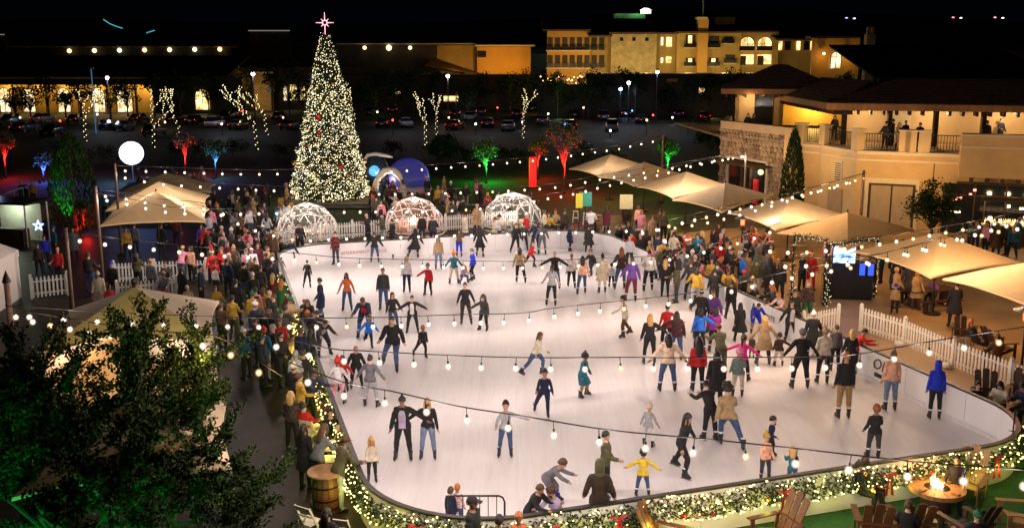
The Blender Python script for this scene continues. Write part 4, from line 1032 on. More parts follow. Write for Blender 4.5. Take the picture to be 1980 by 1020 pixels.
MB().lathe([(.38,0),(.42,.8),(.40,1.5),(.22,1.7)], 12).build('body', emi('infl_yellow', (.9,.55,.02), .55), tf, None, True); MB().lathe([(.30,1.7),(.34,2.1),(.30,2.55),(.05,2.65)], 12).build('hat', emi('infl_red', (.8,.03,.02), .6), tf, None, True)
# ---- trees: tapered trunk, limbs, leaf clumps
def tree(name, label, cat, p, h, crown_r, crown_z, leafm, n, trunk_r=.12, leaf=.12, seed=1, flat=1.0, group=None, clumps=26, twigs=0):
    r = random.Random(seed); o = thing(name, label, cat, p, 0, group); tips = []; tk = MB()
    zb = crown_z - crown_r*flat*.7
    tk.tube([(0,0,0),(r.uniform(-.05,.05)*h*.2, 0, zb*.5),(0,0,max(zb,.3))], [trunk_r, trunk_r*.8, trunk_r*.65], 8)
    for i in range(clumps):
        a = r.uniform(0,6.28); b = r.uniform(-.7,1.4); d = crown_r*r.uniform(.35,.92)
        tip = Vector((math.cos(a)*math.cos(b)*d, math.sin(a)*math.cos(b)*d, crown_z + math.sin(b)*d*flat)); tips.append(tip)
        s = Vector((0,0,max(.3, zb*r.uniform(.6,1.0)))); tk.tube([s, s.lerp(tip,.5) + Vector((0,0,.06*crown_r)), tip], [trunk_r*.45, trunk_r*.25, trunk_r*.06], 5)
    tk.build('trunk', MATS['bark'], o, None, True); q = MB()
    for i in range(n):
        t = r.choice(tips); c = t + Vector((r.gauss(0,1),r.gauss(0,1),r.gauss(0,.8)))*crown_r*.17
        d = Vector((r.gauss(0,1),r.gauss(0,1),r.gauss(.1,.8))).normalized()*leaf*r.uniform(.6,1.3); w = d.cross(Vector((r.gauss(0,1),r.gauss(0,1),r.gauss(0,1)))).normalized()*leaf*.33
        q.add([c, c+d*.5+w, c+d, c+d*.5-w], [(0,1,2,3)], r.randint(0, len(leafm)-1))
    q.build('crown', [MATS[m] for m in leafm], o)
    return o
mat('bark', (.075,.055,.042), .9, var=.4, scale=8, bump=.5); mat('leaf_a', (.028,.060,.012), .8, var=.4, scale=4, spec=.12); mat('leaf_b', (.055,.090,.018), .8, var=.4, scale=4, spec=.12); mat('leaf_c', (.012,.028,.007), .8, var=.4, scale=4, spec=.1)
mat('leaf_red', (.10,.06,.03), .6, var=.3, scale=4); mat('leaf_pale', (.12,.14,.06), .6, var=.3)
LF = ['leaf_a','leaf_b','leaf_c']
def uplit(name, label, px, py, h, cr_, cz, col, w, seed, leafm=None, n=900, group='trees lit by coloured spotlights'):
    p = at(px, py); o = tree(name, label, 'tree', p, h, cr_, cz, leafm or ['leaf_a','leaf_pale'], int(n*1.1), .08, .19, seed, .8, group, 20)
    lamp('uplight', (0,-.9,.25), w*1.5, col, .1, o, 'SPOT', 62, (0,0,cz)); lamp('uplight', (.2,-.25,cz*.55), w*.5, col, .1, o)
    MB().lathe([(.1,0),(.13,.12),(.10,.18)], 8).build('spotlight', MATS['black_metal'], o, (0,-.7,0)); return o
uplit('red_lit_tree', 'tall wispy tree glowing red beside the far umbrella', 1090, 372, 5.6, 1.6, 4.0, (1,.02,.01), 900, 2, n=800)
uplit('red_lit_tree', 'small tree glowing red behind the red column', 1040, 345, 3.4, .9, 2.6, (1,.02,.01), 450, 3)
uplit('red_lit_tree', 'small tree with a bright red crown right of the moon balloon', 360, 340, 3.6, .9, 3.0, (1,.02,.01), 600, 4)
uplit('red_lit_tree', 'small red-lit tree at the picture edge behind the stage', 12, 345, 3.8, 1.0, 3.2, (1,.02,.01), 700, 5)
uplit('green_lit_tree', 'round tree with green crown and blue-lit branches beyond the domes', 940, 352, 3.2, 1.25, 2.5, (.02,1,.08), 600, 6)
uplit('green_lit_tree', 'green and blue lit tree behind the far umbrellas', 1290, 345, 3.4, 1.1, 2.6, (.02,1,.08), 500, 7)
uplit('blue_lit_tree', 'small tree lit ice blue behind the first tan umbrella', 418, 345, 3.2, .9, 2.6, (.05,.35,1), 260, 8)
uplit('blue_lit_tree', 'bare twiggy tree covered in blue lights near the stage', 85, 352, 2.4, .9, 1.8, (.04,.12,1), 500, 9, n=500)
uplit('red_lit_bush', 'shrub lit red at the foot of the brown pole', 163, 452, 2.4, .5, 1.5, (1,.02,.01), 150, 11, n=500)
for px, py, l in ((320,1060,'x'),): lamp('tree_uplight', Vector((-9.6, 13.4, .2)), 650, (.02,1,.16), .3, None, 'SPOT', 80, Vector((-8.6, 17, 2.2))); lamp('tree_uplight', Vector((-6.4, 13.6, .2)), 700, (.02,1,.16), .3, None, 'SPOT', 56, Vector((-7.0, 17, 3.0)))
# red column, star and little blue decorations
pc = at(1030, 362); rc = thing('lit_column', 'glowing red column standing left of the red tree', 'light column', pc); MB().lathe([(.30,.05),(.30,2.35),(.26,2.42)], 16).build('shade', emi('col_red', (1,.02,.015), .9), rc); MB().lathe([(.5,0),(.5,.06)], 16).build('base', MATS['black_metal'], rc)
def wrapped(label, px, py, h, seed, spread=.5):
    """Bare tree whose trunk and limbs are wound with fairy lights."""
    r = random.Random(seed); p = at(px, py); o = thing('light_wrapped_tree', label, 'tree', p, 0, 'bare trees wound with fairy lights'); b = MB(); f = MB()
    def limb_(a, d, L_, rad, dep):
        e = a + d*L_; m = a.lerp(e, .5) + Vector((r.gauss(0,.06),r.gauss(0,.06),0))*L_; b.tube([a, m, e], [rad, rad*.8, rad*.6], 5)
        for i in range(max(1, int(L_*4.5))):
            t = (i+.5)/max(1, int(L_*4.5)); c = a.lerp(m, t*2) if t < .5 else m.lerp(e, t*2-1); an = i*2.1; f.ball(c + Vector((math.cos(an), math.sin(an), 0))*(rad+.03), r.uniform(.040,.060), 1)
        if dep:
            for k in range(2):
                nd = (d + Vector((r.gauss(0,spread),r.gauss(0,spread)*.6,r.uniform(.0,.5)))).normalized(); limb_(e, nd, L_*r.uniform(.5,.85), rad*.6, dep-1)
    limb_(Vector((0,0,0)), Vector((r.gauss(0,.06),0,1)).normalized(), h*.40, .11, 3)
    b.build('trunk', MATS['bark'], o); tag(f.build('fairy_lights', emi('wrap_glow', (1,.84,.42), 3.0), o), kind='stuff')
for px, py, h, sd, l in ((166,274,7.5,31,'light-wrapped bare tree in front of the arched building'), (297,286,6.0,32,'light-wrapped bare tree right of the moon balloon'), (341,268,7.0,36,'light-wrapped bare tree by the dark end of the arched building'), (497,290,7.6,34,'light-wrapped bare tree left of the Christmas tree'), (517,262,6.6,35,'light-wrapped bare tree further back left of the Christmas tree'),
    (683,240,6.0,36,'light-wrapped branches showing right of the Christmas tree'), (824,289,7.4,37,'light-wrapped forked tree in the car park'), (846,268,6.4,38,'light-wrapped smaller tree behind the forked one'), (1010,268,6.6,39,'light-wrapped tree with one long drooping branch')): wrapped(l, px, py, h, sd)
# ---- stage booths on the left, white tent
mat('tent_white', (.72,.66,.62), .7, var=.06, scale=2, bump=.1); mat('panel_lit', (.62,.62,.52), .6, var=.2, scale=2)
ps = at(30, 470); bt = thing('vendor_booth', 'open booth with a flat black roof and pale lit panels', 'booth', ps, R(-14))
for x in (-1.5, 1.5):
    for y in (-.8, .9): MB().tube([(x,y,0),(x,y,2.3)], .05, 6).build('post', MATS['galv'], bt)
MB().box((0,.05,2.38), (3.5,2.1,.12)).build('roof', MATS['black_metal'], bt); MB().box((-.2,.8,1.1), (2.7,.06,2.1)).build('back_panel', MATS['panel_lit'], bt); MB().box((.2,-.7,.5), (2.4,.5,1.0)).build('counter', MATS['wood_dark'], bt); lamp('booth_light', (-.3,-.1,2.0), 60, (.85,1,.75), .2, bt)
p2_ = at(40, 428); b2 = thing('stage_ramp', 'raised stage with a sloping metal handrail at the picture edge', 'stage', p2_, R(-20))
MB().box((-1,.6,.5), (4.2,2.4,1.0)).build('deck', mat('deck', (.10,.06,.035), .7, var=.3, scale=2), b2); MB().beam((-2.6,-.7,1.1), (1.2,-.7,2.3), .07, .07).build('handrail', MATS['galv'], b2); MB().beam((-2.6,-.7,.5), (1.2,-.7,1.7), .05, .05).build('handrail', MATS['galv'], b2)
for i in range(6): MB().tube([(-2.6+i*.76,-.7,.3+i*.23),(-2.6+i*.76,-.7,1.1+i*.24)], .03, 5).build('baluster', MATS['galv'], b2)
lamp('stage_light', (0,-1.6,2.8), 50, (.45,.6,1), .2, b2)
pt = at(-62, 596); wt = thing('market_tent', 'white peaked market tent cut by the picture edge', 'tent', pt, R(8))
for x in (-1.5, 1.5):
    for y in (-1.5, 1.5): MB().tube([(x,y,0),(x,y,2.1)], .035, 6).build('leg', MATS['galv'], wt)
cn = [Vector(p) for p in ((-1.6,-1.6,2.1),(1.6,-1.6,2.1),(1.6,1.6,2.1),(-1.6,1.6,2.1))]
for i in range(4):
    a, b = cn[i], cn[(i+1) % 4]; MB().add([a, b, (0,0,3.3)], [(0,1,2)]).build('roof_panel', MATS['tent_white'], wt); MB().add([a, b, b - Vector((0,0,.28)), a - Vector((0,0,.28))], [(3,2,1,0)]).build('valance', MATS['tent_white'], wt)
MB().add([(1.58,-1.55,2.1),(1.58,1.55,2.1),(1.58,1.55,.05),(1.58,-1.55,.05)], [(0,1,2,3)]).build('side_wall', MATS['tent_white'], wt); lamp('tent_light', (0,0,2.0), 30, (1,.8,.65), .2, wt)
ph = at(22, 640); po = thing('pencil_post', 'pinkish post with a dark pointed cap beside the leafy tree', 'post', ph); MB().tube([(0,0,0),(0,0,1.9)], .11, 10).build('shaft', mat('post_pink', (.45,.26,.20), .6, var=.3, scale=6, bump=.3), po); MB().lathe([(.16,1.9),(.12,2.05),(.01,2.35)], 10).build('cap', MATS['rail_dark'], po)
st_ = at(74, 436, 1.5); so = thing('star_light', 'small blue star-shaped light on a stake near the stage', 'star light', (st_.x, st_.y, 0)); MB().tube([(0,0,0),(0,0,1.2)], .02, 5).build('stake', MATS['galv'], so); q = MB()
for i in range(5):
    a = math.pi/2 + i*2*math.pi/5; b = a + 4*math.pi/5; q.tube([(math.cos(a)*.3,0,1.5+math.sin(a)*.3),(math.cos(b)*.3,0,1.5+math.sin(b)*.3)], .025, 4)
q.build('star', emi('blue_star', (.25,.35,1), 4), so)
# banners by the lawn
for px, py, c, l in ((1132,385,(.05,.35,.25),'teal banner sign on a post by the lawn'), (1211,390,(.50,.44,.22),'pale yellow banner sign by the dark barrel'), (1120,388,(.55,.50,.02),'small bright yellow sign left of the teal banner')):
    p = at(px, py, 1.9); o = thing('banner_sign', l, 'banner', (p.x, p.y, 0), 0); MB().tube([(0,0,0),(0,0,1.5)], .03, 6).build('stake', MATS['black_metal'], o); MB().box((0,0,1.9), (.75 if 'small' not in l else .4,.05,.85)).build('board', mat('sign_' + str(px), c, .6, var=.12), o)
# ---- the big leafy tree in the near corner
def near_tree():
    p = Vector((-7.9, 17.0, 0)); r = random.Random(77); o = thing('leafy_tree', 'big dark leafy tree in the near corner, its lower leaves lit green', 'tree', p); tk = MB(); tips = []
    def grow(a, d, L_, rad, dep):
        e = a + d*L_; m = a.lerp(e,.5) + Vector((r.gauss(0,.05),r.gauss(0,.05),r.gauss(0,.03)))*L_; tk.tube([a,m,e],[rad,rad*.82,rad*.62],6 if dep > 2 else 4)
        if dep <= 2: tips.append((a, e, L_))
        if dep:
            for k in range(3 if dep > 1 else 4):
                nd = (d*.75 + Vector((r.gauss(0,.62),r.gauss(0,.62),r.gauss(.10,.42)))).normalized(); grow(e if k < 2 else m, nd, L_*r.uniform(.62,.86), rad*.58, dep-1)
    for k in range(7):
        a = k*.9 + r.uniform(-.3,.3); grow(Vector((.12*math.cos(a),.12*math.sin(a),0)), Vector((math.cos(a)*.52, math.sin(a)*.45, 1)).normalized(), 1.9, .085, 4)
    tk.build('trunk', MATS['bark'], o); q = MB(); n = 0
    for a, e, L_ in tips:
        for i in range(int(58 + L_*116)):
            c = a.lerp(e, r.uniform(.0,1.3)) + Vector((r.gauss(0,.045),r.gauss(0,.045),r.gauss(0,.04))); d = ((e-a).normalized()*.7 + Vector((r.gauss(0,.7),r.gauss(0,.7),r.gauss(.15,.6)))).normalized()*r.uniform(.05,.105); w = d.cross(Vector((r.gauss(0,1),r.gauss(0,1),r.gauss(0,1)))).normalized()*r.uniform(.018,.030)
            q.add([c, c+d*.55+w, c+d, c+d*.5-w], [(0,1,2,3)], r.choice((0,2,1,2))); n += 1
    q.build('crown', [MATS[m] for m in LF], o); print('near tree leaves', n, max(v[2] for v in q.v), min(v[0] for v in q.v), max(v[0] for v in q.v))
near_tree()
# plants: cypress, terrace shrub, dark conifers
def cypress(label, p, h, rad, seed):
    r = random.Random(seed); o = thing('cypress', label, 'cypress', p); MB().tube([(0,0,0),(0,0,h*.9)], [.14,.02], 6).build('trunk', MATS['bark'], o); q = MB()
    for i in range(2600):
        t = r.random(); z = .25 + (h-.25)*t; k = rad*math.sin(math.pi*min(1, (t*.86+.14)))**.6*(1 - .25*t); a = r.uniform(0,6.28); k *= .55 + .45*math.sqrt(r.random()); c = Vector((math.cos(a)*k, math.sin(a)*k, z)); d = Vector((math.cos(a)*.3, math.sin(a)*.3, 1)).normalized()*r.uniform(.15,.3); w = d.cross(Vector((r.gauss(0,1),r.gauss(0,1),0))).normalized()*.05
        q.add([c-w, c+w, c+d], [(0,1,2)], r.randint(0,1))
    q.build('crown', [MATS['leaf_c'], MATS['leaf_a']], o)
# ---- terrace building on the right
mat('stucco', (.52,.345,.165), .85, var=.10, scale=.9, bump=.25); mat('stucco_pale', (.58,.42,.235), .85, var=.10, scale=.9, bump=.2); mat('stucco_yel', (.60,.42,.13), .85, var=.08, scale=.9, bump=.2); mat('trim', (.60,.50,.36), .7, var=.06, bump=.1)
mat('roof_tile', (.050,.022,.014), .85, var=.35, scale=3, bump=.3); mat('timber', (.045,.024,.014), .7, var=.3, scale=4, bump=.2); mat('dark_glass', (.012,.014,.018), .08, var=0); mat('door_tan', (.36,.27,.18), .6, var=.1, stretch=(1,1,.2))
bld = thing('terrace_building', 'cream two-storey restaurant building with a roof terrace and stone shop front', 'building', (0,0,0))
ZT, ZPp = 4.72, 5.75           # terrace floor, parapet top
def P2(px, py, z): p = at(px, py, z); return Vector((p.x, p.y, 0))
w0, w1 = P2(1395,233,ZPp), P2(1530,247,ZPp)
w2 = w1 + Vector((1.7, 4.2, 0)); w3 = P2(1588,279,ZT); w4 = P2(1657,290,ZT); w5 = P2(1855,297,ZT)
w2 = Vector((w3.x - 1.2, w3.y + 1.4, 0)); dirF = (w5 - w4).normalized(); w6 = w5 + dirF*9; inn = Vector((-dirF.y, dirF.x, 0))
def wall(a, b, z0, z1, t, m, name='wall', parent=bld, out=0.0):
    d = (b-a).normalized(); n = Vector((d.y, -d.x, 0)); a, b = a + n*out, b + n*out
    return MB().prism([(a.x,a.y),(b.x,b.y),(b.x-n.x*t,b.y-n.y*t),(a.x-n.x*t,a.y-n.y*t)], z0, z1).build(name, MATS[m], parent)
def on_wall(a, b, s, z, out=.0):
    d = (b-a).normalized(); n = Vector((d.y,-d.x,0)); p = a + d*s + n*out; return Vector((p.x,p.y,z)), math.atan2(d.y, d.x)
def panel(a, b, s, z, w, h, t, m, name, out=.0, parent=bld):
    p, rz = on_wall(a, b, s, z, out); q = MB().box((0,0,0),(w,t,h)); q.xf(Matrix.Rotation(rz,4,'Z')); return q.build(name, MATS[m] if isinstance(m, str) else m, parent, p)
LW = (w1-w0).length
# stone shop front: wall of separate stones around the door
wall(w0, w1, 0, ZPp-.55, .4, 'stucco', 'stone_backing', out=-.06); wall(w0, w1, ZPp-.55, ZPp, .5, 'stucco_pale', 'parapet', out=.05); wall(w1, w2, 0, ZPp, .4, 'stucco'); wall(w0 + Vector((1.5,5,0)), w0, 0, ZPp, .4, 'stucco')
stm = [mat('stone_%d' % i, c, .9, var=.25, scale=3, bump=.4) for i, c in enumerate(((.30,.21,.13),(.38,.28,.18),(.22,.14,.09),(.42,.33,.23)))]
sr = random.Random(4); sm_ = []
for k in range(6):
    q = MB(); m = 7; pr_ = [(.5*math.cos(2*math.pi*j/m)*sr.uniform(.82,1.12), .5*math.sin(2*math.pi*j/m)*sr.uniform(.82,1.12)) for j in range(m)]
    q.loft([[Vector((x,0,z)) for x, z in pr_], [Vector((x*.8,-.10,z*.8)) for x, z in pr_]][::1], 0); sm_.append(q.mesh('stone', stm[k % 4], False))
z = .15; row = 0
rzw = math.atan2((w1-w0).y, (w1-w0).x)
while z < ZPp - .62:
    hgt = sr.uniform(.26,.36); s = .05 + (row % 2)*.15
    while s < LW - .1:
        wd = sr.uniform(.26,.5)
        if not (z < 3.35 and LW*.14 < s < LW*.72):
            p, rz = on_wall(w0, w1, s, z, -.055); x = link('stone', sr.choice(sm_), bld, p); x.rotation_euler = (0, sr.uniform(-.3,.3)*.5, rzw); x.scale = (wd*1.1, sr.uniform(.7,1.5), hgt*1.15)
        s += wd
    z += hgt; row += 1
panel(w0, w1, LW*.43, 1.65, LW*.54, 3.2, .1, 'dark_glass', 'shop_window', .0); panel(w0, w1, LW*.43, 3.32, LW*.60, .16, .3, 'trim', 'lintel', .06)
for s in (.14, .36, .50, .72): panel(w0, w1, LW*s, 1.65, .16, 3.3, .2, 'trim' if s in (.14,.72) else 'timber', 'mullion', .05)
panel(w0, w1, LW*.43, 3.05, LW*.7, .14, 1.4, 'timber', 'entrance_canopy', .75)
ow = mat('ornament_red', (.5,.02,.03), .5, var=.2); panel(w0, w1, LW*.58, 1.2, .5, 1.7, .12, ow, 'window_display', .10)
lamp('shop_light', on_wall(w0, w1, LW*.55, 2.5, .5)[0], 40, (1,.75,.4), .2, bld)
# main facade
wall(w2, w3, 0, ZT+.1, .4, 'stucco'); wall(w3, w4, 0, ZT+.02, .4, 'stucco_pale'); wall(w4, w6, 0, ZT+.02, .4, 'stucco')
def ledge(a, b): wall(a, b, ZT-.22, ZT-.02, .3, 'trim', 'ledge', out=.14); wall(a, b, ZT-.62, ZT-.50, .2, 'trim', 'ledge', out=.05)
ledge(w3, w4); ledge(w4, w5); ledge(w2, w3)
struct_pts = [w0, w1, w2, w3, w4, w6, w6 + inn*14, w0 + Vector((-1, 14, 0))]
MB().prism([(p.x, p.y) for p in struct_pts], ZT-.18, ZT-.02).build('terrace_floor', MATS['terrace'], bld)
# parapet pillars and balustrades
def pillar(a, b, s): panel(a, b, s, ZT+.60, .62, 1.2, .5, 'stucco_pale', 'pillar', -.1); panel(a, b, s, ZT+1.24, .74, .09, .62, 'trim', 'pillar_cap', -.1)
def railing(a, b, s0, s1):
    p0, rz = on_wall(a, b, s0, 0, -.1); p1, _ = on_wall(a, b, s1, 0, -.1); o = MB(); o.beam(p0+Vector((0,0,ZT+1.0)), p1+Vector((0,0,ZT+1.0)), .05, .05).beam(p0+Vector((0,0,ZT+.12)), p1+Vector((0,0,ZT+.12)), .04, .04)
    r_ = o.build('railing', MATS['black_metal'], bld); n = int((s1-s0)/.15)
    for i in range(1, n):
        p = p0.lerp(p1, i/n); q = MB().box((0,0,0), (.022,.022,.9)); link('baluster', BALM, r_, p + Vector((0,0,ZT+.55)))
BALM = MB().box((0,0,0), (.024,.024,.88)).mesh('baluster', MATS['black_metal'])
L34, L45 = (w4-w3).length, (w5-w4).length
for s in (.25, L34-.1): pillar(w3, w4, s)
railing(w3, w4, .6, L34-.45)
for s in (.35, L45*.47, L45*.66): pillar(w4, w5, s) if s != .35 else None
pillar(w2, w3, .3); railing(w2, w3, .6, (w3-w2).length-.3)
railing(w4, w5, .35, L45*.47-.32); pillar(w4, w5, L45*.47+.33); railing(w4, w5, L45*.47+.66, L45*.99)
# bay on the right with solid parapet and bracketed underside
b0, b1 = w5 - inn*1.6, w6 - inn*1.6
wall(b0, b1, 3.55, ZT+1.15, 1.7, 'stucco', 'bay'); wall(b0, b1, ZT+1.15, ZT+1.25, 1.0, 'trim', 'ledge', out=.06); wall(b0, b1, ZT+.5, ZT+.58, .2, 'trim', 'ledge', out=.03); wall(b0, b1, 3.0, 3.14, .14, 'timber', 'beam', out=-1.35)
for i in range(9): panel(b0, b1, .7 + i*.8, 3.36, .2, .36, .5, 'timber', 'bracket', -.9)
# facade features
panel(w3, w4, L34*.55, 3.25, .75, 1.3, .08, 'trim', 'vent_frame', .03)
for i in range(8): panel(w3, w4, L34*.55, 2.75 + i*.14, .58, .06, .06, 'timber', 'vent_louvre', .07)
panel(w3, w4, L34*.5, 1.1, 1.5, 2.2, .07, 'door_tan', 'door', .03); panel(w4, w5, 2.1, 1.55, 3.0, 3.1, .12, 'trim', 'door_surround', .02); panel(w4, w5, 2.1, 1.4, 2.6, 2.8, .08, 'timber', 'door_recess', .05)
for i, s in enumerate((1.5, 2.7)): panel(w4, w5, s, 1.35, 1.1, 2.65, .06, 'door_tan', 'door_leaf', .10)
for s in (4.3, 7.2): panel(w4, w6, s, 2.2, .04, 4.0, .03, 'timber', 'expansion_joint', .012)
# restaurant window front, lit inside
rw = panel(w4, w6, L45 + 2.6, 1.55, 6.6, 2.9, .10, 'dark_glass', 'restaurant_window', .02)
for i in range(5): panel(w4, w6, L45 - .65 + i*1.63, 1.55, .09, 2.95, .16, 'timber', 'mullion', .06)
panel(w4, w6, L45 + 2.6, 2.35, 6.6, .08, .16, 'timber', 'mullion', .06)
wg = emi('lamp_warm', (1,.66,.30), 9.0); br2 = random.Random(8)
for i in range(16): p, rz = on_wall(w4, w6, L45 - .4 + br2.uniform(0, 6), br2.uniform(.9,2.75), .20); MB().box((0,0,0), (br2.uniform(.12,.4),.05,br2.uniform(.06,.16))).build('shelf_light', wg if i % 3 else emi('lamp_pink', (1,.25,.2), 3.0), bld, p)
pk = on_wall(w4, w6, L45 + 2.9, 0, 2.6)[0]; bar = thing('outdoor_bar', 'brightly lit outdoor bar counter with bottles before the restaurant windows', 'bar counter', (pk.x, pk.y, 0), math.atan2(dirF.y, dirF.x))
MB().box((0,0,.55), (3.0,.6,1.1)).build('counter', MATS['timber'], bar); MB().box((0,-.02,1.13), (3.2,.75,.06)).build('counter_top', MATS['trim'], bar); MB().box((0,.25,2.5), (3.3,1.0,.1)).build('canopy', MATS['timber'], bar)
for x in (-1.5,1.5): MB().box((x,.2,1.8), (.08,.08,1.35)).build('post', MATS['timber'], bar)
for i in range(26): MB().lathe([(.045,0),(.05,.18),(.02,.24),(.02,.3)], 6).build('bottle', emi('bottle_%d' % (i % 3), ((1,.6,.2),(1,.85,.6),(1,.35,.15))[i % 3], 1.6), bar, (-1.4 + i*.112, .1 + .12*(i % 2), 1.16))
for x in (-1,0,1): lamp('bar_light', (x,-.1,2.2), 45, (1,.72,.38), .12, bar)
# upper storey: pavilion with hip roof, yellow wall, pergola
u0 = P2(1437,250,ZT) + Vector((0,3.0,0)); u1 = u0 + Vector((3.6,-.9,0)); dU = (u1-u0).normalized(); nU = Vector((-dU.y, dU.x, 0)); u2 = u1 + nU*2.6; u3 = u2 + (w4-u2)*0 + Vector((5.2, -1.2, 0))
wall(u0, u1, ZT, 7.75, .3, 'stucco_pale'); wall(u1, u2, ZT, 7.75, .3, 'stucco_pale'); wall(u0 + nU*6, u0, ZT, 7.75, .3, 'stucco')
panel(u0, u1, 2.2, ZT+1.2, 1.4, 2.4, .08, 'dark_glass', 'window', .03); wall(u2, u3, ZT, 7.2, .3, 'stucco_yel')
lU = (u1-u0).length
def hip(name, a, b, depth, over, z0, rise, m='roof_tile', eave=True):
    """Hip roof over the rectangle whose front edge runs a -> b, tiles in raised courses."""
    d = (b-a).normalized(); n = Vector((-d.y, d.x, 0)); A = a - d*over - n*over; B = b + d*over - n*over; C = b + d*over + n*(depth+over); D = a - d*over + n*(depth+over)
    h = (depth + 2*over)/2; r0 = A + d*min(h, (B-A).length*.45) + n*h; r1 = B - d*min(h, (B-A).length*.45) + n*h
    A, B, C, D = [Vector((p.x,p.y,z0)) for p in (A,B,C,D)]; r0 = Vector((r0.x,r0.y,z0+rise)); r1 = Vector((r1.x,r1.y,z0+rise)); q = MB()
    def slope(p, q_, r, s, k):
        for i in range(k):
            t0, t1 = i/k, (i+1)/k; e = Vector((0,0,.05)); q.add([p.lerp(s,t0)+e, q_.lerp(r,t0)+e, q_.lerp(r,t1), p.lerp(s,t1), p.lerp(s,t0), q_.lerp(r,t0)], [(0,1,2,3),(4,5,1,0)])
    slope(A, B, r1, r0, 14); slope(B, C, r1, r1, 14); slope(C, D, r0, r1, 14); slope(D, A, r0, r0, 14); o = q.build(name, MATS[m], bld)
    MB().prism([(p.x,p.y) for p in (A,B,C,D)], z0-.42, z0-.02).build('fascia', mat('fascia', (.34,.16,.055), .7, var=.2, scale=4, stretch=(1,1,.2)), bld)
    if eave:
        for i in range(int((B-A).length/.75)):
            p = A + (B-A).normalized()*(.4+i*.75); x = MB().beam(p + n*.02 + Vector((0,0,-.56)), p + n*1.3 + Vector((0,0,-.56)), .14, .26); x.build('rafter_tail', MATS['timber'], bld)
    return A, B
hip('roof', u0, u1 + dU*3.2, 6.2, 1.1, 7.75, 1.85)
pg0 = u3 + Vector((.5,-.6,0)); pg1 = Vector((w6.x + 3, w6.y + 4.6, 0)); pg0 = Vector((w4.x + .3, w4.y + 4.0, 0))
hip('roof', pg0, pg1, 7.0, .9, 7.35, 1.5); wall(pg0 + inn*3.0, pg1 + inn*3.0, ZT, 7.2, .3, 'stucco_pale', 'wall')
hip('roof', u2 + Vector((-.2,-.4,0)), Vector((w4.x + .5, w4.y + 4.6, 0)), 5.0, .6, 7.25, 1.4)
dP = (pg1-pg0).normalized(); LP = (pg1-pg0).length
for i in range(7): p = pg0 + dP*(.2 + i*LP/6.3) - Vector((0,0,0)); MB().box((0,0,(ZT+7.2)/2), (.26,.26,7.2-ZT)).build('pergola_post', MATS['timber'], bld, (p.x, p.y, 0))
for i in range(4): p = pg0 + dP*(1.2 + i*LP/4) + inn*1.4; lamp('terrace_lamp', (p.x, p.y, 6.75), 150, (1,.70,.34), .15, bld)
p = u2 + (u3-u2)*.45 - nU*1.3; lamp('terrace_lamp', (p.x, p.y, 6.3), 330, (1,.62,.14), .15, bld); p = u0.lerp(u1,.3) - nU*1.2; lamp('terrace_lamp', (p.x, p.y, 6.9), 90, (1,.68,.30), .15, bld)
for s in (.5, 3.2): panel(pg0 + inn*3.0, pg1 + inn*3.0, 2 + s*3.0, ZT+1.2, 1.2, 2.3, .08, 'trim', 'door', .03)
# wash on the facade from added lamps in the air before the wall
for a, b, s in ((w4,w5,.8),(w4,w5,3.4),(w4,w6,10.5),(w3,w4,1.2)):
    p, _ = on_wall(a, b, s, 3.9, 2.4 if s < 9 else 5.2); lamp('facade_fill', p, 170, (1,.60,.21), .2, bld)
for s in (.25,.75): p, _ = on_wall(w0, w1, LW*s, 4.0, 2.2); lamp('facade_fill', p, 70, (1,.60,.22), .2, bld)
for row in ("1447,218,relax,W.oh,blk.jacket", "1458,219,stand,L.bk,blk.coat", "1615,222,relax,L.br,blk.jacket", "1714,234,relax,S.bk,dgr.jacket", "1728,229,stand,S.dk,blk.jacket", "1740,236,relax,L.gold,tan.coat", "1752,232,stand,S.bk,blk.coat", "1780,236,stand,S.dk,blk.jacket", "1866,224,relax,N.gh,gry.jacket", "1888,222,phone,S.bk,blk.jacket", "1910,232,stand,S.bk,dgr.coat", "1937,228,relax,S.br,nvy.jacket", "1966,240,sit,B.wht,blk.jacket"):
    x, y, ps_, hr, tp = row.split(','); z = ZT + (1.7 if ps_ != 'sit' else 1.25); q = at(float(x), float(y), z); q.z = ZT - .02
    person('man' if hr[0] in 'SN' else 'woman', q, rnd.uniform(-1,1) + (0 if rnd.random() < .6 else 3.1), z - ZT, ps_, False, hr, tp, 'blk', False, '', 'on the roof terrace', 'guests on the roof terrace')
cypress('tall dark conifer with a streak of green light by the brown pole', at(148, 452), 5.8, 1.5, 6); cb = at(148, 452); lamp('conifer_light', cb + Vector((.5,-2.1,.2)), 1500, (.01,1,.05), .08, None, 'SPOT', 30, cb + Vector((-.1,-.9,2.6)))
cypress('tall dark cypress against the stone corner of the building', at(1527, 452), 6.0, .75, 3)
tree('terrace_shrub', 'dense dark round tree in front of the cream facade', 'tree', at(1800, 470), 3.4, 1.35, 2.1, ['leaf_c','leaf_a'], 3500, .10, .15, 12, 1.0, None, 34)
pp = at(1833, 262, ZT); pl = thing('potted_plant', 'leafy potted plant on the roof terrace behind the railing', 'potted plant', (pp.x, pp.y, ZT)); MB().lathe([(.18,0),(.26,.45),(.28,.5)], 12).build('pot', mat('terracotta', (.35,.10,.05), .8, var=.2), pl); q = MB()
for i in range(160): a = br2.uniform(0,6.28); d = Vector((math.cos(a)*br2.uniform(.1,.55), math.sin(a)*br2.uniform(.1,.55), br2.uniform(.4,1.1))); w = Vector((-math.sin(a),math.cos(a),0))*.04; q.add([Vector((0,0,.5))-w, Vector((0,0,.5))+w, Vector((0,0,.5))+d], [(0,1,2)], 0)
q.build('leaves', MATS['leaf_b'], pl)
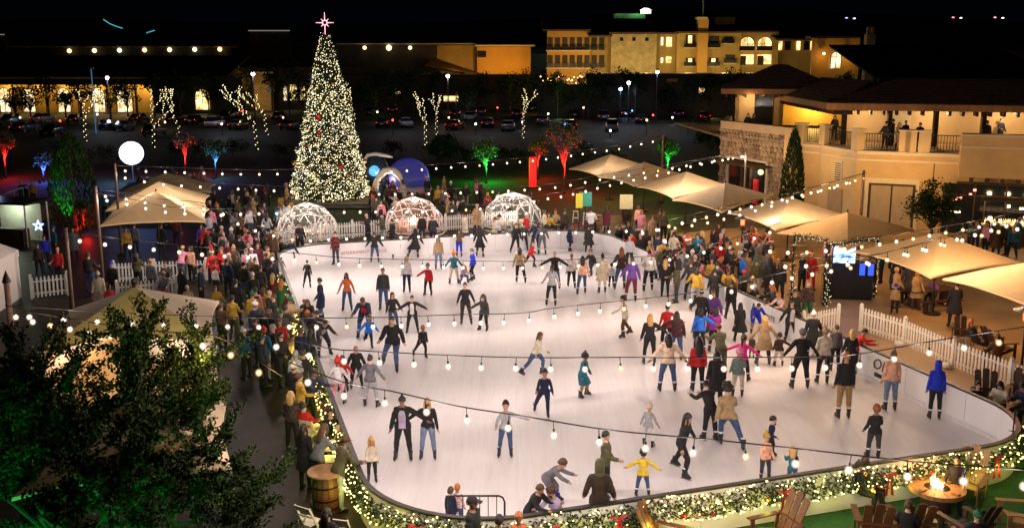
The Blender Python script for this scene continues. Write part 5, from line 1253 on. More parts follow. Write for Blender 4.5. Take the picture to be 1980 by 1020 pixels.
# ================================================================ far buildings, car park, hills
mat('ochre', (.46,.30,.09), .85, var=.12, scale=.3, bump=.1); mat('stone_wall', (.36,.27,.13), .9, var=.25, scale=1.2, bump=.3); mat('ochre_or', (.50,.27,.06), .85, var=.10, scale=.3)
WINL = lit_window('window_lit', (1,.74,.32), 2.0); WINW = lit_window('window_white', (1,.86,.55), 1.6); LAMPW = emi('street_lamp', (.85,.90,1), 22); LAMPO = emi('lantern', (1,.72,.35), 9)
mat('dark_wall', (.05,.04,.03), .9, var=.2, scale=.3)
def X(px, Y, z=6): return (px - PX)/F*Y*1.0
def ZY(py, Y): return hz(Y, py)
def wbox(parent, name, px0, px1, py0, py1, Y, t, m, zmin=None, dy=0.0):
    """A wall block seen between these picture columns and rows at depth Y."""
    a, b = atY(px0, py0, Y), atY(px1, py1, Y); z0 = b.z if zmin is None else zmin
    return MB().box(((a.x+b.x)/2 - parent.location.x, Y + t/2 + dy - parent.location.y, (a.z+z0)/2), (b.x-a.x, t, a.z-z0)).build(name, MATS[m] if isinstance(m, str) else m, parent)
def arched(parent, px, py0, py1, wpx, Y, m, mf='timber'):
    """An arched window: lit pane, frame, glazing bars."""
    a = atY(px, py1, Y); top = atY(px, py0, Y).z; w = wpx*Y/F/2; o = Vector((a.x, Y, 0)) - parent.location; hb = top - w
    prof = [(-w,a.z),(w,a.z)] + [(w*math.cos(t), hb + w*math.sin(t)) for t in [math.pi*i/10 for i in range(11)]]
    q = MB(); q.loft([[Vector((o.x+x, o.y-.06, z)) for x, z in prof], [Vector((o.x+x, o.y+.02, z)) for x, z in prof]]); pn = q.build('window', m, parent)
    f = MB()
    for i in range(1, len(prof)-1): f.beam((o.x+prof[i][0], o.y-.1, prof[i][1]), (o.x+prof[i+1][0], o.y-.1, prof[i+1][1]), .12, .12)
    f.beam((o.x-w,o.y-.1,a.z),(o.x-w,o.y-.1,hb),.12,.12); f.beam((o.x,o.y-.1,a.z),(o.x,o.y-.1,top),.08,.08); f.beam((o.x-w,o.y-.1,hb),(o.x+w,o.y-.1,hb),.08,.08); f.build('frame', MATS[mf], pn); return pn
def rect_win(parent, px0, px1, py0, py1, Y, m, dy=-.05):
    w = wbox(parent, 'window', px0, px1, py0, py1, Y, .08, m, dy=dy); return w
Y1 = 176.0
lb = thing('arched_building', 'long low building with lit ochre walls and glowing arched windows', 'building', (atY(150,200,Y1).x, Y1, 0))
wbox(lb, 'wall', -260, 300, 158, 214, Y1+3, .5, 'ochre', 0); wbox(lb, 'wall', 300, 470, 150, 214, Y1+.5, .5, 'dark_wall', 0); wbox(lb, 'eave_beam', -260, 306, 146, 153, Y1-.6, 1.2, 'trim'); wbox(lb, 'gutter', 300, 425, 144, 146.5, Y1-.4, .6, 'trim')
wbox(lb, 'arcade_beam', -260, 302, 153, 164, Y1+.2, .4, 'timber')
ra, rb_ = atY(-260,147,Y1-1.5), atY(440,147,Y1-1.5); MB().slab([(ra.x-lb.location.x,-1.5,ra.z),(rb_.x-lb.location.x,-1.5,ra.z),(rb_.x-lb.location.x,14,ra.z+3.6),(ra.x-lb.location.x,14,ra.z+3.6)], .2).build('roof', MATS['roof_tile'], lb)
for px in (24, 88, 150, 206, 262, 300): wbox(lb, 'column', px-3.5, px+3.5, 153, 214, Y1+.2, .6, 'timber', 0)
for px, w in ((12,20),(58,24),(126,24),(193,24),(243,30)): arched(lb, px, 170, 216, w, Y1+3, WINW)
arched(lb, 393, 172, 212, 28, Y1+.4, WINL)
for px in (10,70,128,190,240,285): p = atY(px, 166, Y1+1.2); lamp('arcade_lamp', p - lb.location, 420, (1,.62,.16), .2, lb)
Y2 = 236.0
ub = thing('long_dark_building', 'long dark building with a row of round lamps under its eave', 'building', (atY(250,100,Y2).x, Y2, 0)); wbox(ub, 'wall', -80, 450, 92, 150, Y2, .6, 'dark_wall', 0); wbox(ub, 'eave', -90, 456, 89.5, 92, Y2-1, 1.5, 'trim')
for i in range(7):
    p = atY(134 + i*48.5, 98.5 - i*.5, Y2-1.0); MB().ball((0,0,0), .55, 2).build('round_lamp', emi('round_%d' % (i % 3), ((1,.62,.28),(1,.75,.4),(.85,.85,.5))[i % 3], 2.2), ub, p - ub.location, True)
mbk = thing('orange_lit_building', 'orange-lit blank wall of a mid-distance building with a white eave', 'building', (atY(960,120,205).x, 205, 0))
wbox(mbk, 'wall', 922, 1026, 91, 146, 205, .5, 'ochre_or', 0); wbox(mbk, 'wall', 845, 920, 88, 132, 207, .5, 'ochre', 0); wbox(mbk, 'eave', 918, 1034, 87, 90, 204, 2.0, 'trim'); wbox(mbk, 'eave', 650, 920, 84, 86, 206, 1.5, 'trim'); wbox(mbk, 'wall', 650, 845, 86, 150, 207, .5, 'dark_wall', 0)
wbox(mbk, 'window', 923, 940, 99, 111, 204.8, .1, 'dark_glass'); MB().slab([(atY(820,128,200).x-mbk.location.x,-6,atY(820,128,200).z),(atY(900,140,200).x-mbk.location.x,-6,atY(900,140,200).z),(atY(930,142,205).x-mbk.location.x,0,atY(930,142,205).z),(atY(840,112,205).x-mbk.location.x,0,atY(840,112,205).z)], .3).build('roof', MATS['roof_tile'], mbk)
for i, px in enumerate((705, 752, 793)):
    p = atY(px, 92.5, 205.5); MB().ball((0,0,0), .42 if i != 1 else .62, 2).build('round_lamp', emi('round_1', (1,.75,.4), 2), mbk, p - mbk.location, True)
for px, w_ in ((945,900),(1000,900),(880,260)): lamp('wall_wash', atY(px, 128, 199) - mbk.location, w_, (1,.52,.10), .3, mbk)
lowb = thing('low_hall', 'low dark hall with an arched glowing doorway behind the Christmas tree', 'building', (atY(560,180,190).x, 190, 0)); wbox(lowb, 'wall', 470, 760, 130, 215, 190, .5, 'dark_wall', 0); wbox(lowb, 'wall', 488, 524, 142, 196, 186, .5, 'stone_wall', 0)
wbox(lowb, 'eave', 486, 528, 139, 142, 185.5, 1.2, 'trim'); wbox(lowb, 'window', 560, 574, 164, 194, 189.7, .1, WINL); wbox(lowb, 'window', 580, 590, 168, 194, 189.7, .1, WINL); wbox(lowb, 'window', 548, 555, 168, 194, 189.7, .1, WINW); wbox(lowb, 'awning', 517, 529, 170, 177, 185.4, .6, mat('awning_blue', (.02,.2,.5), .6, var=.1)); lamp('wall_wash', atY(508,180,182) - lowb.location, 100, (1,.7,.35), .2, lowb)
# ---- hotel
YH = 184.0
ht = thing('hotel', 'three-storey ochre hotel with balconies, lit windows and a square chimney tower', 'building', (atY(1350,110,YH).x, YH, 0))
wbox(ht, 'wall', 1058, 1140, 60, 156, YH-2, .6, 'ochre_or', 0); wbox(ht, 'wall', 1140, 1182, 70, 156, YH-1, .6, 'ochre', 0); wbox(ht, 'wall', 1182, 1268, 66, 156, YH-3, .8, 'stone_wall', 0); wbox(ht, 'wall', 1268, 1310, 66, 156, YH-.5, .6, 'ochre', 0); wbox(ht, 'wall', 1310, 1430, 64, 156, YH-2, .6, 'ochre', 0); wbox(ht, 'wall', 1428, 1502, 63, 156, YH-1, .5, 'ochre', 0); wbox(ht, 'wall', 1502, 1574, 78, 156, YH+1, .5, 'ochre', 0)
wbox(ht, 'tower', 1351, 1366, 36, 156, YH-4, 2, 'ochre_or', 0); wbox(ht, 'tower_cap', 1349, 1368, 33, 37, YH-4.3, 2.6, 'trim'); MB().tube([atY(1360,34,YH-3) - ht.location, atY(1360,-4,YH-3) - ht.location], .12, 5).build('mast', MATS['galv'], ht)
wbox(ht, 'chimney', 1384, 1421, 33, 50, YH+3, 2, 'ochre_or', 8)
for a, b, y in ((1050,1142,57),(1138,1184,68),(1178,1270,62.5),(1266,1312,63),(1306,1430,61),(1424,1506,60),(1500,1578,75)):
    p, q_ = atY(a, y, YH-4.4), atY(b, y, YH-4.4); MB().slab([(p.x-ht.location.x,-4.6,p.z),(q_.x-ht.location.x,-4.6,p.z),(q_.x-ht.location.x,8,p.z+2.4),(p.x-ht.location.x,8,p.z+2.4)], .3).build('roof', MATS['roof_tile'], ht)
for r_, (ya, yb) in enumerate(((73,97),(107,131))):
    for i in range(8):
        px = 1064 + i*14.2
        if px > 1170: continue
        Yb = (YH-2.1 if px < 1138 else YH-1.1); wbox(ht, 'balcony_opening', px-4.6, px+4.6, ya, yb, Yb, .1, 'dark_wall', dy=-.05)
        wbox(ht, 'balcony_rail', px-5.2, px+5.2, yb-9, yb, Yb-.5, .06, 'black_metal')
    wbox(ht, 'balcony_slab', 1056, 1142, yb, yb+2, YH-3.2, 1.2, 'trim')
for px in (1202,1226,1251): wbox(ht, 'window', px-3, px+3, 73, 79.5, YH-3.1, .1, 'dark_glass')
for a, b, y0, y1, m in ((1289,1299,72,90,WINL),(1278,1282,72,88,WINW),(1288,1298,110,122,WINL),(1278,1282,112,122,WINW)): wbox(ht, 'window', a, b, y0, y1, YH-.6, .1, m)
for px, y0, y1, lit in ((1335,68,92,1),(1381,70,92,0),(1335,112,128,1),(1380,112,128,1),(1408,72,84,0),(1412,106,122,0)):
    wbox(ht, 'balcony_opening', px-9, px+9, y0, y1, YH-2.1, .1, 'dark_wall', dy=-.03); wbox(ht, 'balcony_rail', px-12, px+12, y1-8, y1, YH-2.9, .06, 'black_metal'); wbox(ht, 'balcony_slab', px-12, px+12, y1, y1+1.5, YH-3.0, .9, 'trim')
    if lit: wbox(ht, 'window', px-4, px+3, y0+1, y1-8, YH-2.25, .08, WINL)
for px in (1444, 1478):
    arched(ht, px, 71, 98, 28, YH-1.2, WINL, 'timber'); wbox(ht, 'balcony_rail', px-14, px+14, 89, 98, YH-2, .06, 'black_metal'); wbox(ht, 'window', px-13, px+13, 106, 124, YH-1.2, .1, WINL)
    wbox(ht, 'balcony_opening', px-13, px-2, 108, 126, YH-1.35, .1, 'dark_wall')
for px, lit in ((1509,1),(1523,0),(1544,1),(1560,0),(1571,1)): wbox(ht, 'window', px-5 if not lit else px-3, px+5 if not lit else px+3, 80, 97, YH+.8, .1, WINL if lit else 'dark_glass')
for i in range(34): p = atY(1046 + i*3.6 + br2.uniform(-1,1), br2.uniform(143,162), YH-9); MB().ball((0,0,0), .13, 1).build('patio_bulb', emi('patio_bulb', (1,.68,.32), 4), ht, p - ht.location)
for px, py, w_, c in ((1075,140,800,(1,.58,.20)),(1110,140,800,(1,.58,.20)),(1160,130,520,(1,.72,.28)),(1210,132,900,(1,.76,.30)),(1250,132,900,(1,.76,.30)),(1330,136,900,(1,.72,.28)),(1400,136,900,(1,.72,.28)),(1450,138,560,(1,.72,.28)),(1530,138,360,(1,.72,.28)),(1290,100,240,(1,.76,.32))): lamp('wall_wash', atY(px, py, YH-11) - ht.location, w_, c, .4, ht)
hw = thing('hotel_wing', 'orange-lit hotel end wing with a tall arched lattice window', 'building', (atY(1612,110,165).x, 165, 0)); wbox(hw, 'wall', 1572, 1658, 74, 160, 165, .6, 'ochre_or', 0); arched(hw, 1615, 100, 132, 20, 164.8, WINW); wbox(hw, 'roof_edge', 1568, 1662, 70, 74, 164, 3, 'roof_tile')
for px in (1592, 1640): p = atY(px, 104, 164); lamp('wall_lantern', p - hw.location + Vector((0,-.8,-.6)), 95, (1,.55,.14), .12, hw); MB().ball((0,0,0), .22, 1).build('lantern', LAMPO, hw, p - hw.location + Vector((0,-.3,0)))
ch = thing('chimney_stack', 'thin stone chimney with two pots against the dark hillside', 'chimney', (atY(1683,100,150).x, 150, 0)); wbox(ch, 'stack', 1677, 1690, 66, 118, 150, 1.2, 'stone_wall', 0); wbox(ch, 'pot', 1678, 1682, 52, 66, 150.2, .4, 'stone_wall'); wbox(ch, 'pot', 1686, 1690, 52, 66, 150.2, .4, 'stone_wall'); lamp('hillside_lamp', atY(1700,110,146) - ch.location, 18, (1,.75,.4), .2, ch)
dv = thing('dark_villa', 'dark roofed building with three glowing arched openings at the picture edge', 'building', (atY(1900,160,96).x, 96, 0)); wbox(dv, 'wall', 1700, 2040, 146, 186, 96, .5, 'dark_wall', 0)
for px, w_ in ((1873,30),(1906,22),(1964,24)): arched(dv, px, 156 if w_ == 30 else 160, 178, w_, 95.9, WINL)
ra, rb_ = atY(1690,148,94), atY(2050,148,94); MB().slab([(ra.x-dv.location.x,-2,ra.z),(rb_.x-dv.location.x,-2,ra.z),(rb_.x-dv.location.x,12,ra.z+3.2),(ra.x-dv.location.x,12,ra.z+3.2)], .2).build('roof', MATS['roof_tile'], dv); wbox(dv, 'upper_wall', 1800, 2040, 98, 122, 112, .5, 'stone_wall', 0); lamp('wall_wash', atY(1860,120,104) - dv.location, 25, (1,.6,.25), .3, dv)
# ---- hills and their few lights
def hills():
    q = MB(); r = random.Random(2); n = 44; rows = []
    for j, (Y, h0) in enumerate(((300,-2),(420,10),(600,26),(850,42),(1100,46))):
        rows.append([Vector((-1400 + 2800*i/n, Y, h0 + (0 if j == 0 else 5*math.sin(i*.7 + j) + 4*math.sin(i*.31 + j*2)))) for i in range(n+1)])
    q.loft(rows, 0, False, False); return struct(q.build('hills', MATS['scrub'], None, None, True))
hills()
def hill_z(px, py): return atY(px, py, 560)
p = atY(1218, 28, 470); gl = thing('hillside_lawn', 'patch of bright green lit lawn high on the dark hillside', 'lawn', p); MB().prism([(-10.5,-1),(-8,-2.6),(-3,-3.2),(2,-2.8),(7,-3.1),(10.5,-1.2),(9.5,1),(6,2.4),(1,3.4),(-5,3.0),(-9,1.6)], -2.0, 0.2).build('turf', MATS['turf'], gl); lamp('lawn_light', (3,-4,4), 9000, (.8,1,.7), .5, gl); lamp('lawn_light', (-5,-3,3), 12000, (.8,1,.6), .5, gl)
p = atY(1249, 23, 470); kb = thing('hillside_pavilion', 'tiny white lit pavilion beside the green lawn on the hill', 'building', p); MB().prism([(-2.4,-1),(2.4,-1),(2.4,1),(-2.4,1)], -2, .7).build('wall', MATS['white_paint'], kb); MB().loft([[Vector(v) for v in ((-2.8,-1.3,.7),(2.8,-1.3,.7),(2.8,1.3,.7),(-2.8,1.3,.7))], [Vector(v) for v in ((-1,0,1.7),(1,0,1.7),(1,.1,1.7),(-1,.1,1.7))]]).build('roof', MATS['white_paint'], kb)
for pts, c, l in ((((200,38),(212,46),(224,51),(237,55)),(.05,.45,.5),'curved teal line of light on the dark hill'), (((283,64),(291,61.5),(299,59)),(.06,.4,.36),'short teal line of light on the dark hill')):
    P_ = [atY(x, y, 470) for x, y in pts]; o = thing('hill_light', l, 'light line', P_[0]); MB().tube([p - P_[0] for p in P_], .22, 5).build('light_strip', emi('hill_teal', c, 1.0), o)
for px, py, c, l in ((1637,35,(.35,.35,1),'tiny blue hillside light'),(1652,36,(.8,.7,1),'tiny pale hillside light beside the blue one'),(1843,34,(1,.2,.3),'left pair red hillside light'),(1858,35,(1,.75,.75),'pale light of the first hillside pair'),(1924,34,(1,.25,.35),'red light of the far hillside pair'),(1939,35,(1,.85,.8),'pale light of the far hillside pair')):
    o = thing('hill_lamp', l, 'lamp', atY(px, py, 470)); MB().ball((0,0,0), (.75,.3,.35), 1).build('globe', emi('hl_%d' % px, c, 2.5), o); MB().tube([(0,0,-2),(0,0,-.3)], .06, 4).build('stake', MATS['galv'], o)
for a, b, y, l in ((480,560,59.5,'pale roof edge line given a faint glow above the low hall'),(-5,8,67,'pale roof edge stub at the picture corner'),(745,850,109,'pale roof edge line right of the Christmas tree'),(770,815,138.5,'short pale roof edge above the car park')):
    p, q_ = atY(a, y, 230), atY(b, y, 230); o = thing('roof_edge', l, 'roof edge', (p.x, 230, 0)); MB().box(((q_.x-p.x)/2, 0, p.z), (q_.x-p.x, .4, .22)).build('fascia', emi('edge_glow', (.35,.33,.30), .45), o); MB().box(((q_.x-p.x)/2, .8, p.z/2), (q_.x-p.x, 1, p.z)).build('wall', MATS['dark_wall'], o)  # fascia glows by itself in place of light caught on the edge
lw_ = thing('low_wing', 'low dark wing with a dim tiled roof below the hotel windows', 'building', (atY(1350,180,168).x, 168, 0)); wbox(lw_, 'wall', 1136, 1600, 152, 214, 168, 3, 'dark_wall', 0); wbox(lw_, 'terrace_wall', 1040, 1137, 163, 214, 167, 3, 'dark_wall', 0); wbox(lw_, 'awning', 1290, 1310, 152, 158, 167, .8, 'ochre_or'); wbox(lw_, 'window', 1352, 1362, 170, 184, 167.9, .1, WINL); wbox(lw_, 'roof', 1132, 1604, 142, 152, 168, 8, 'roof_tile')
dh = thing('dark_cover', 'added dark block below the orange wall at the back of the car park', 'building', (atY(850,180,188).x, 188, 0)); wbox(dh, 'wall', 640, 1056, 147, 214, 188, 3, 'dark_wall', 0); wbox(dh, 'window', 764, 774, 172, 182, 187.9, .1, WINL); wbox(dh, 'window', 858, 886, 186, 196, 187.9, .1, WINL); wbox(dh, 'roof', 636, 1060, 144, 147, 187, 6, 'roof_tile')  # dark block added to cover the lit wall foot where black trees stand
# ---- street lamps
def street_lamp(label, px, py, Y, w=120, c=(.85,.9,1), g=.20):
    p = atY(px, py, Y); o = thing('street_lamp', label, 'street lamp', (p.x, p.y, 0), 0, 'street lamps'); MB().tube([(0,0,0),(0,0,p.z-.2)], [.11,.07], 7).build('pole', MATS['pole_dark'], o); MB().lathe([(.06,p.z-.3),(.22,p.z-.12),(.05,p.z+.45)], 8).build('lamp_head', MATS['pole_dark'], o)
    MB().ball((0,0,p.z-.1), g, 2).build('globe', emi('sl_%d%d%d' % tuple(int(x*9) for x in c), c, 26), o, None, True); lamp('lamp_light', (0,-.3,p.z-.6), w, c, .2, o)
for px, py, Y, w, c, g, l in ((207,149,140,120,(.9,.88,1),.24,'street lamp before the arched building'),(489,142,140,120,(.8,.9,1),.26,'street lamp left of the Christmas tree'),(866,146,150,160,(1,.8,.65),.28,'street lamp in the pale leafy trees'),(1271,138,150,80,(.8,.88,1),.26,'street lamp before the hotel'),(1216,159,150,120,(1,.85,.75),.26,'street lamp left of the pale-green tree'),(1200,171,150,110,(.25,.5,1),.26,'blue street lamp in the car park'),(1977,183,70,50,(1,.95,.9),.10,'lamp on the terrace roof at the picture edge'),(882,182,140,60,(1,.5,.15),.14,'low orange lamp under the pale leafy trees')): street_lamp(l, px, py, Y, w, c, g)
bp_ = atY(176, 132, 130); o = thing('blue_lit_mast', 'tall mast lit pale blue before the arched building', 'mast', (bp_.x, bp_.y, 0)); MB().tube([(0,0,0),(0,0,bp_.z)], .08, 6).build('pole', emi('mast_blue_glow', (.10,.35,.6), .28), o); MB().box((0,0,bp_.z), (.7,.3,.15)).build('lamp_head', MATS['galv'], o)  # blue light on the mast is put in as the pole's glow
# ---- cars
mat('tyre', (.012,.012,.012), .8, var=0); mat('car_glass', (.010,.012,.015), .06, var=0)
TAIL = emi('tail_light', (1,.03,.02), 3.5); HEAD = emi('head_light', (1,.95,.85), 5.0)
CARM = [mat('paint_' + n, c, .28, .1, var=.02) for n, c in (('white',(.62,.62,.62)),('silver',(.33,.34,.35)),('black',(.012,.012,.014)),('grey',(.09,.095,.10)),('red',(.25,.012,.015)),('blue',(.02,.05,.16)))]
def car_meshes(suv):
    h = 1.66 if suv else 1.42; q = MB(); rings = []
    for x, zb, zt, w in ((-2.2,.42,.72,.74),(-2.1,.30,.86,.84),(-1.2,.26,.96,.89),(0,.26,.98,.90),(1.3,.26,1.0,.89),(2.1,.30,.98 if suv else .95,.84),(2.22,.45,.85,.76)):
        rings.append([Vector((s*w*k, x, z)) for s, k, z in ((-1,.9,zb),(-1,1,zb+.2),(-1,1,zt-.12),(-1,.92,zt),(1,.92,zt),(1,1,zt-.12),(1,1,zb+.2),(1,.9,zb))])
    q.loft(rings); g = MB(); rr = []
    for x, zt, w in ((-1.05,.95,.80),(-.35,h-.06,.68),(.3,h,.68),(1.3 if suv else .95,h-.04,.66),(2.0 if suv else 1.75,.98,.78)): rr.append([Vector((-w,x,.93)), Vector((-w*.93,x,zt)), Vector((w*.93,x,zt)), Vector((w,x,.93))])
    g.loft(rr); rf = MB(); rf.loft([[Vector((-w,x,z)), Vector((-w,x,z+.03)), Vector((w,x,z+.03)), Vector((w,x,z))] for x, z, w in ((-.38,h-.07,.66),(.3,h-.005,.66),(1.3 if suv else .95,h-.045,.64))])
    wl = MB(); wl.tube([(-.11,0,0),(.11,0,0)], .33, 12, 0); wl.tube([(-.115,0,0),(.115,0,0)], .19, 8, 1)
    return q.mesh('body', CARM[0], True), g.mesh('windows', MATS['car_glass']), rf.mesh('roof', CARM[0]), wl.mesh('wheel', [MATS['tyre'], MATS['steel']]), MB().box((0,0,0), (.34,.06,.14)).mesh('tail_light', TAIL), MB().box((0,0,0), (.36,.08,.13)).mesh('headlight', HEAD), MB().box((0,0,0), (.46,.02,.14)).mesh('number_plate', MATS['white_paint'])
CM = {s: car_meshes(s) for s in (False, True)}
def car(label, px, py, rz, suv, ci, lights=0):
    p = at(px, py); o = thing('parked_car', label, 'car', p, R(rz), 'cars in the car park'); b, g, rf, wl, tl_, hd_, pl_ = CM[suv]
    for n, me in (('body', b), ('roof', rf)): x = link(n, me, o); x.material_slots[0].link = 'OBJECT'; x.material_slots[0].material = CARM[ci]
    link('windows', g, o)
    for sx in (-1,1):
        for y in (-1.35,1.35): link('wheel', wl, o, (sx*.80,y,.33))
        link('tail_light', tl_, o, (sx*.62,2.17,.80)); hl = link('headlight', hd_, o, (sx*.58,-2.12,.66))
        if not lights: hl.material_slots[0].link = 'OBJECT'; hl.material_slots[0].material = MATS['steel']
    link('number_plate', pl_, o, (0,2.23,.66)); link('number_plate', pl_, o, (0,-2.20,.52))
CARL = set()
CT = ['white','silver','black','dark grey','red','blue']; crr = random.Random(14)
cars = [(1183,252,180,1,0),(1166,232,175,1,3),(1160,210,180,0,0),(1075,207,180,1,0),(983,252,0,0,1),(944,246,180,0,2),(785,246,10,0,1),(741,246,180,0,2),(416,246,180,1,0),(84,236,170,0,1),(48,255,175,0,5),(462,226,170,1,1),(462,250,180,0,3),(378,240,180,0,2),(205,250,20,0,5),(240,252,0,0,3),(100,262,10,0,2),(148,238,180,0,2),(300,262,175,1,3),(340,236,180,0,2),(438,232,0,1,2),(880,226,180,0,2),(910,232,0,0,1),(930,222,180,1,3),(880,250,170,0,4),(1000,226,180,0,2),(1030,214,0,1,2),(1050,240,180,0,3),(1100,250,180,0,2),(1110,226,0,0,2),(1205,226,180,0,2),(1218,212,180,1,2),(1240,238,170,0,2),(1255,220,0,0,3),(1282,214,170,0,2),(1310,226,180,0,5),(1345,216,0,1,3),(540,232,180,0,2),(560,250,180,0,3),(720,222,0,0,3),(760,218,180,0,2),(1135,214,180,1,0),(20,240,0,1,3),(270,236,175,0,2),(1360,232,180,0,4)]
for i, (x, y, rz, sv, ci) in enumerate(cars):
    near = min(((q[0]-x)**2 + (q[1]-y)**2, j) for j, q in enumerate(cars) if j != i)[1]
    xs = sorted(q[0] for q in cars); lm = ('the arched building','the light-wrapped trees','the Christmas tree','the orange wall','the red tree','the hotel lamps')[min(5, int(x/235))]
    ty_ = 'lit headlamps' if i % 5 == 2 else 'dark lamps'
    row_ = 'front row' if y > 242 else 'middle row' if y > 224 else 'far row'
    loc = 'left of the Christmas tree' if x < 570 else 'right of the Christmas tree' if x < 960 else 'beyond the red tree' if x < 1130 else 'below the hotel'
    lab_ = f"{CT[ci]} {'SUV' if sv else 'saloon'} parked in the {row_} near {lm}, by a {CT[cars[near][4]]} {'SUV' if cars[near][3] else 'saloon'}"
    if lab_ in CARL: lab_ = lab_.split(' parked')[0] + f' with {ty_} near {lm}, ' + ('seen from behind' if rz > 90 else 'seen from the front') + f', {row_}'
    CARL.add(lab_)
    car(lab_, x, y, rz + crr.uniform(-6,6), bool(sv), ci, i % 5 == 2)
for px, py, w_ in ((200,205,70),(430,205,70),(770,205,70),(950,205,60),(1180,200,90),(1300,200,50),(1100,205,60)): lamp('car_park_light', atY(px, 165, at(px, py+45).y), w_*3.5, (.8,.88,1), .4)
# ---- background trees
def bgtree(label, px, py, h, r_, seed, lm=None, Y=None, n=700, w=0, col=(1,.8,.4), cz=.62):
    p = at(px, py) if Y is None else Vector((atY(px, py, Y).x, Y, 0)); o = tree('tree', label, 'tree', p, h, r_, h*cz, lm or ['leaf_c','leaf_a'], n, .16, .42, seed, 1.0, 'trees around the car park', 18)
    if w: lamp('tree_spot', (0,-r_*1.3,1.0), w, col, .3, o); lamp('tree_spot', (r_*.4,-r_*1.2,h*.5), w*.5, col, .3, o)
for a in (('broad dark tree before the arched building',60,228,5.6,2.6,41),('dark tree by the lit arches left of the blue mast',158,226,6.6,2.6,42),('round dark tree before the right-hand arches',248,226,6.4,2.6,43),('small dark tree by the first arch',128,226,4.6,1.5,44),('dark tree beside the single lit arch',420,226,7.0,2.4,45),('big dark tree behind the Christmas tree',560,226,10,4.5,46),('dark tree right of the Christmas tree',745,224,7.5,3.2,47),('dark pointed tree before the orange wall',965,200,12,3.4,48),('dark tree below the hotel patio',1060,196,7.0,3.2,49),('wide dark tree below the hotel balconies',1120,196,6.5,3.4,50),('dark tree before the hotel stone wall',1180,190,6.5,3.2,51),('tall dark tree before the hotel tower',1392,205,10.5,3.0,52),('dark tree by the stone shop front',1372,320,4.6,1.4,53),('dark tree left of the pale-green tree',1320,205,7.5,3.0,57),('dark shrub tree on the lawn behind the ice-blue tree',860,318,2.6,1.6,58)): bgtree(*a[:6])
bgtree('autumn orange tree lit by the lamp left of the Christmas tree', 464, 215, 8.0, 2.4, 54, ['leaf_red','leaf_pale'], None, 800, 260, (1,.45,.10), .72)
bgtree('green-lit tree beside the orange autumn tree', 440, 215, 6.6, 2.0, 55, None, None, 700, 70, (.6,1,.3))
bgtree('pale leafy tree around the warm street lamp', 832, 205, 8.6, 2.8, 56, ['leaf_pale','leaf_b'], None, 900, 170, (1,.85,.5), .72)
bgtree('pale leafy tree right of the warm street lamp', 905, 205, 7.6, 2.4, 59, ['leaf_pale','leaf_b'], None, 800, 120, (1,.75,.4), .72)
bgtree('bright yellow-green tree beside the car park lamps', 1248, 215, 7.4, 2.4, 60, ['leaf_pale','leaf_b'], None, 1200, 330, (.85,1,.35), .6)
bgtree('climbing plant lit green beside the lattice window', 1637, 160, 9.5, 1.4, 61, ['leaf_b','leaf_pale'], 158, 700, 90, (.6,1,.3), .68)
bgtree('dim pale-leaved tree above the terrace roof', 1770, 180, 9.5, 3.0, 62, ['leaf_pale','leaf_a'], 105, 800, 16, (1,.8,.6), .8)

# dark trees and shrubs between the cars, below the hotel and along the near edge of the car park
tr = random.Random(44); TK = ('broad dark tree','narrow dark tree','low dark bush','round dark tree','spreading dark tree')
TP = [(1048,226),(1078,228),(1100,225),(1138,228),(1158,226),(1205,225),(1228,227),(1290,226),(1345,228),(1370,225),(1418,227),(1450,225),(700,216),(728,218),(775,216),(800,219),(850,217),(905,219),(930,216),(985,218),(1015,216),(530,218),(586,214),(350,222),(372,214),(404,222),(300,228),(30,226),(95,228),(215,230)]
for i, (px, py) in enumerate(TP):
    nb = min(((px-q[0])**2, q[0]) for q in TP if q != (px, py))[1]; k = i % 5
    where = 'under the hotel' if px > 1030 else 'before the dark block' if px > 640 else 'by the arched building'
    bgtree(f"{TK[k]} {where}, {('second','third','fourth','fifth','sixth','seventh')[i//5]} of its kind along the back row", px, py, (8.2,9.5,4.4,7.4,7.0)[k], (3.0,1.8,2.4,2.8,3.4)[k], 100+i, n=620, w=(40 if i % 4 == 1 else 0), col=((1,.7,.3),(.7,1,.4),(.5,.7,1))[i % 3])  # every fourth tree gets an added lamp, with no fixture, to brighten it
SHL = ['low dark shrub right of the moon balloon, before the red-crowned tree','low dark shrub between the red-crowned tree and the ice-blue tree','low dark shrub under the light-wrapped trees left of the Christmas tree','wide dark shrub against the left foot of the Christmas tree','dark shrub hidden close behind the Christmas tree','dark shrub left of the green-crowned tree','low dark shrub at the foot of the green-crowned tree','dark shrub right of the green-crowned tree','low dark shrub left of the red column','dark shrub above the blue snow globe','dark shrub under the forked light-wrapped tree','low dark shrub right of the tall red tree','dark shrub behind the farthest tan umbrella','dark shrub behind the tall conifer by the stage','low dark shrub left of the moon balloon']
for i, (px, py) in enumerate(((340,300),(395,305),(450,300),(545,305),(610,300),(880,312),(905,322),(975,315),(1000,322),(760,300),(840,306),(1130,312),(1180,320),(130,300),(200,312))):
    p = at(px, py); o = tree('shrub', SHL[i], 'shrub', p, 1.5, 1.2 + (i % 3)*.3, .8, ['leaf_c','leaf_a'], 420, .05, .22, 200+i, .6, 'dark shrubs on the lawn edge', 12)
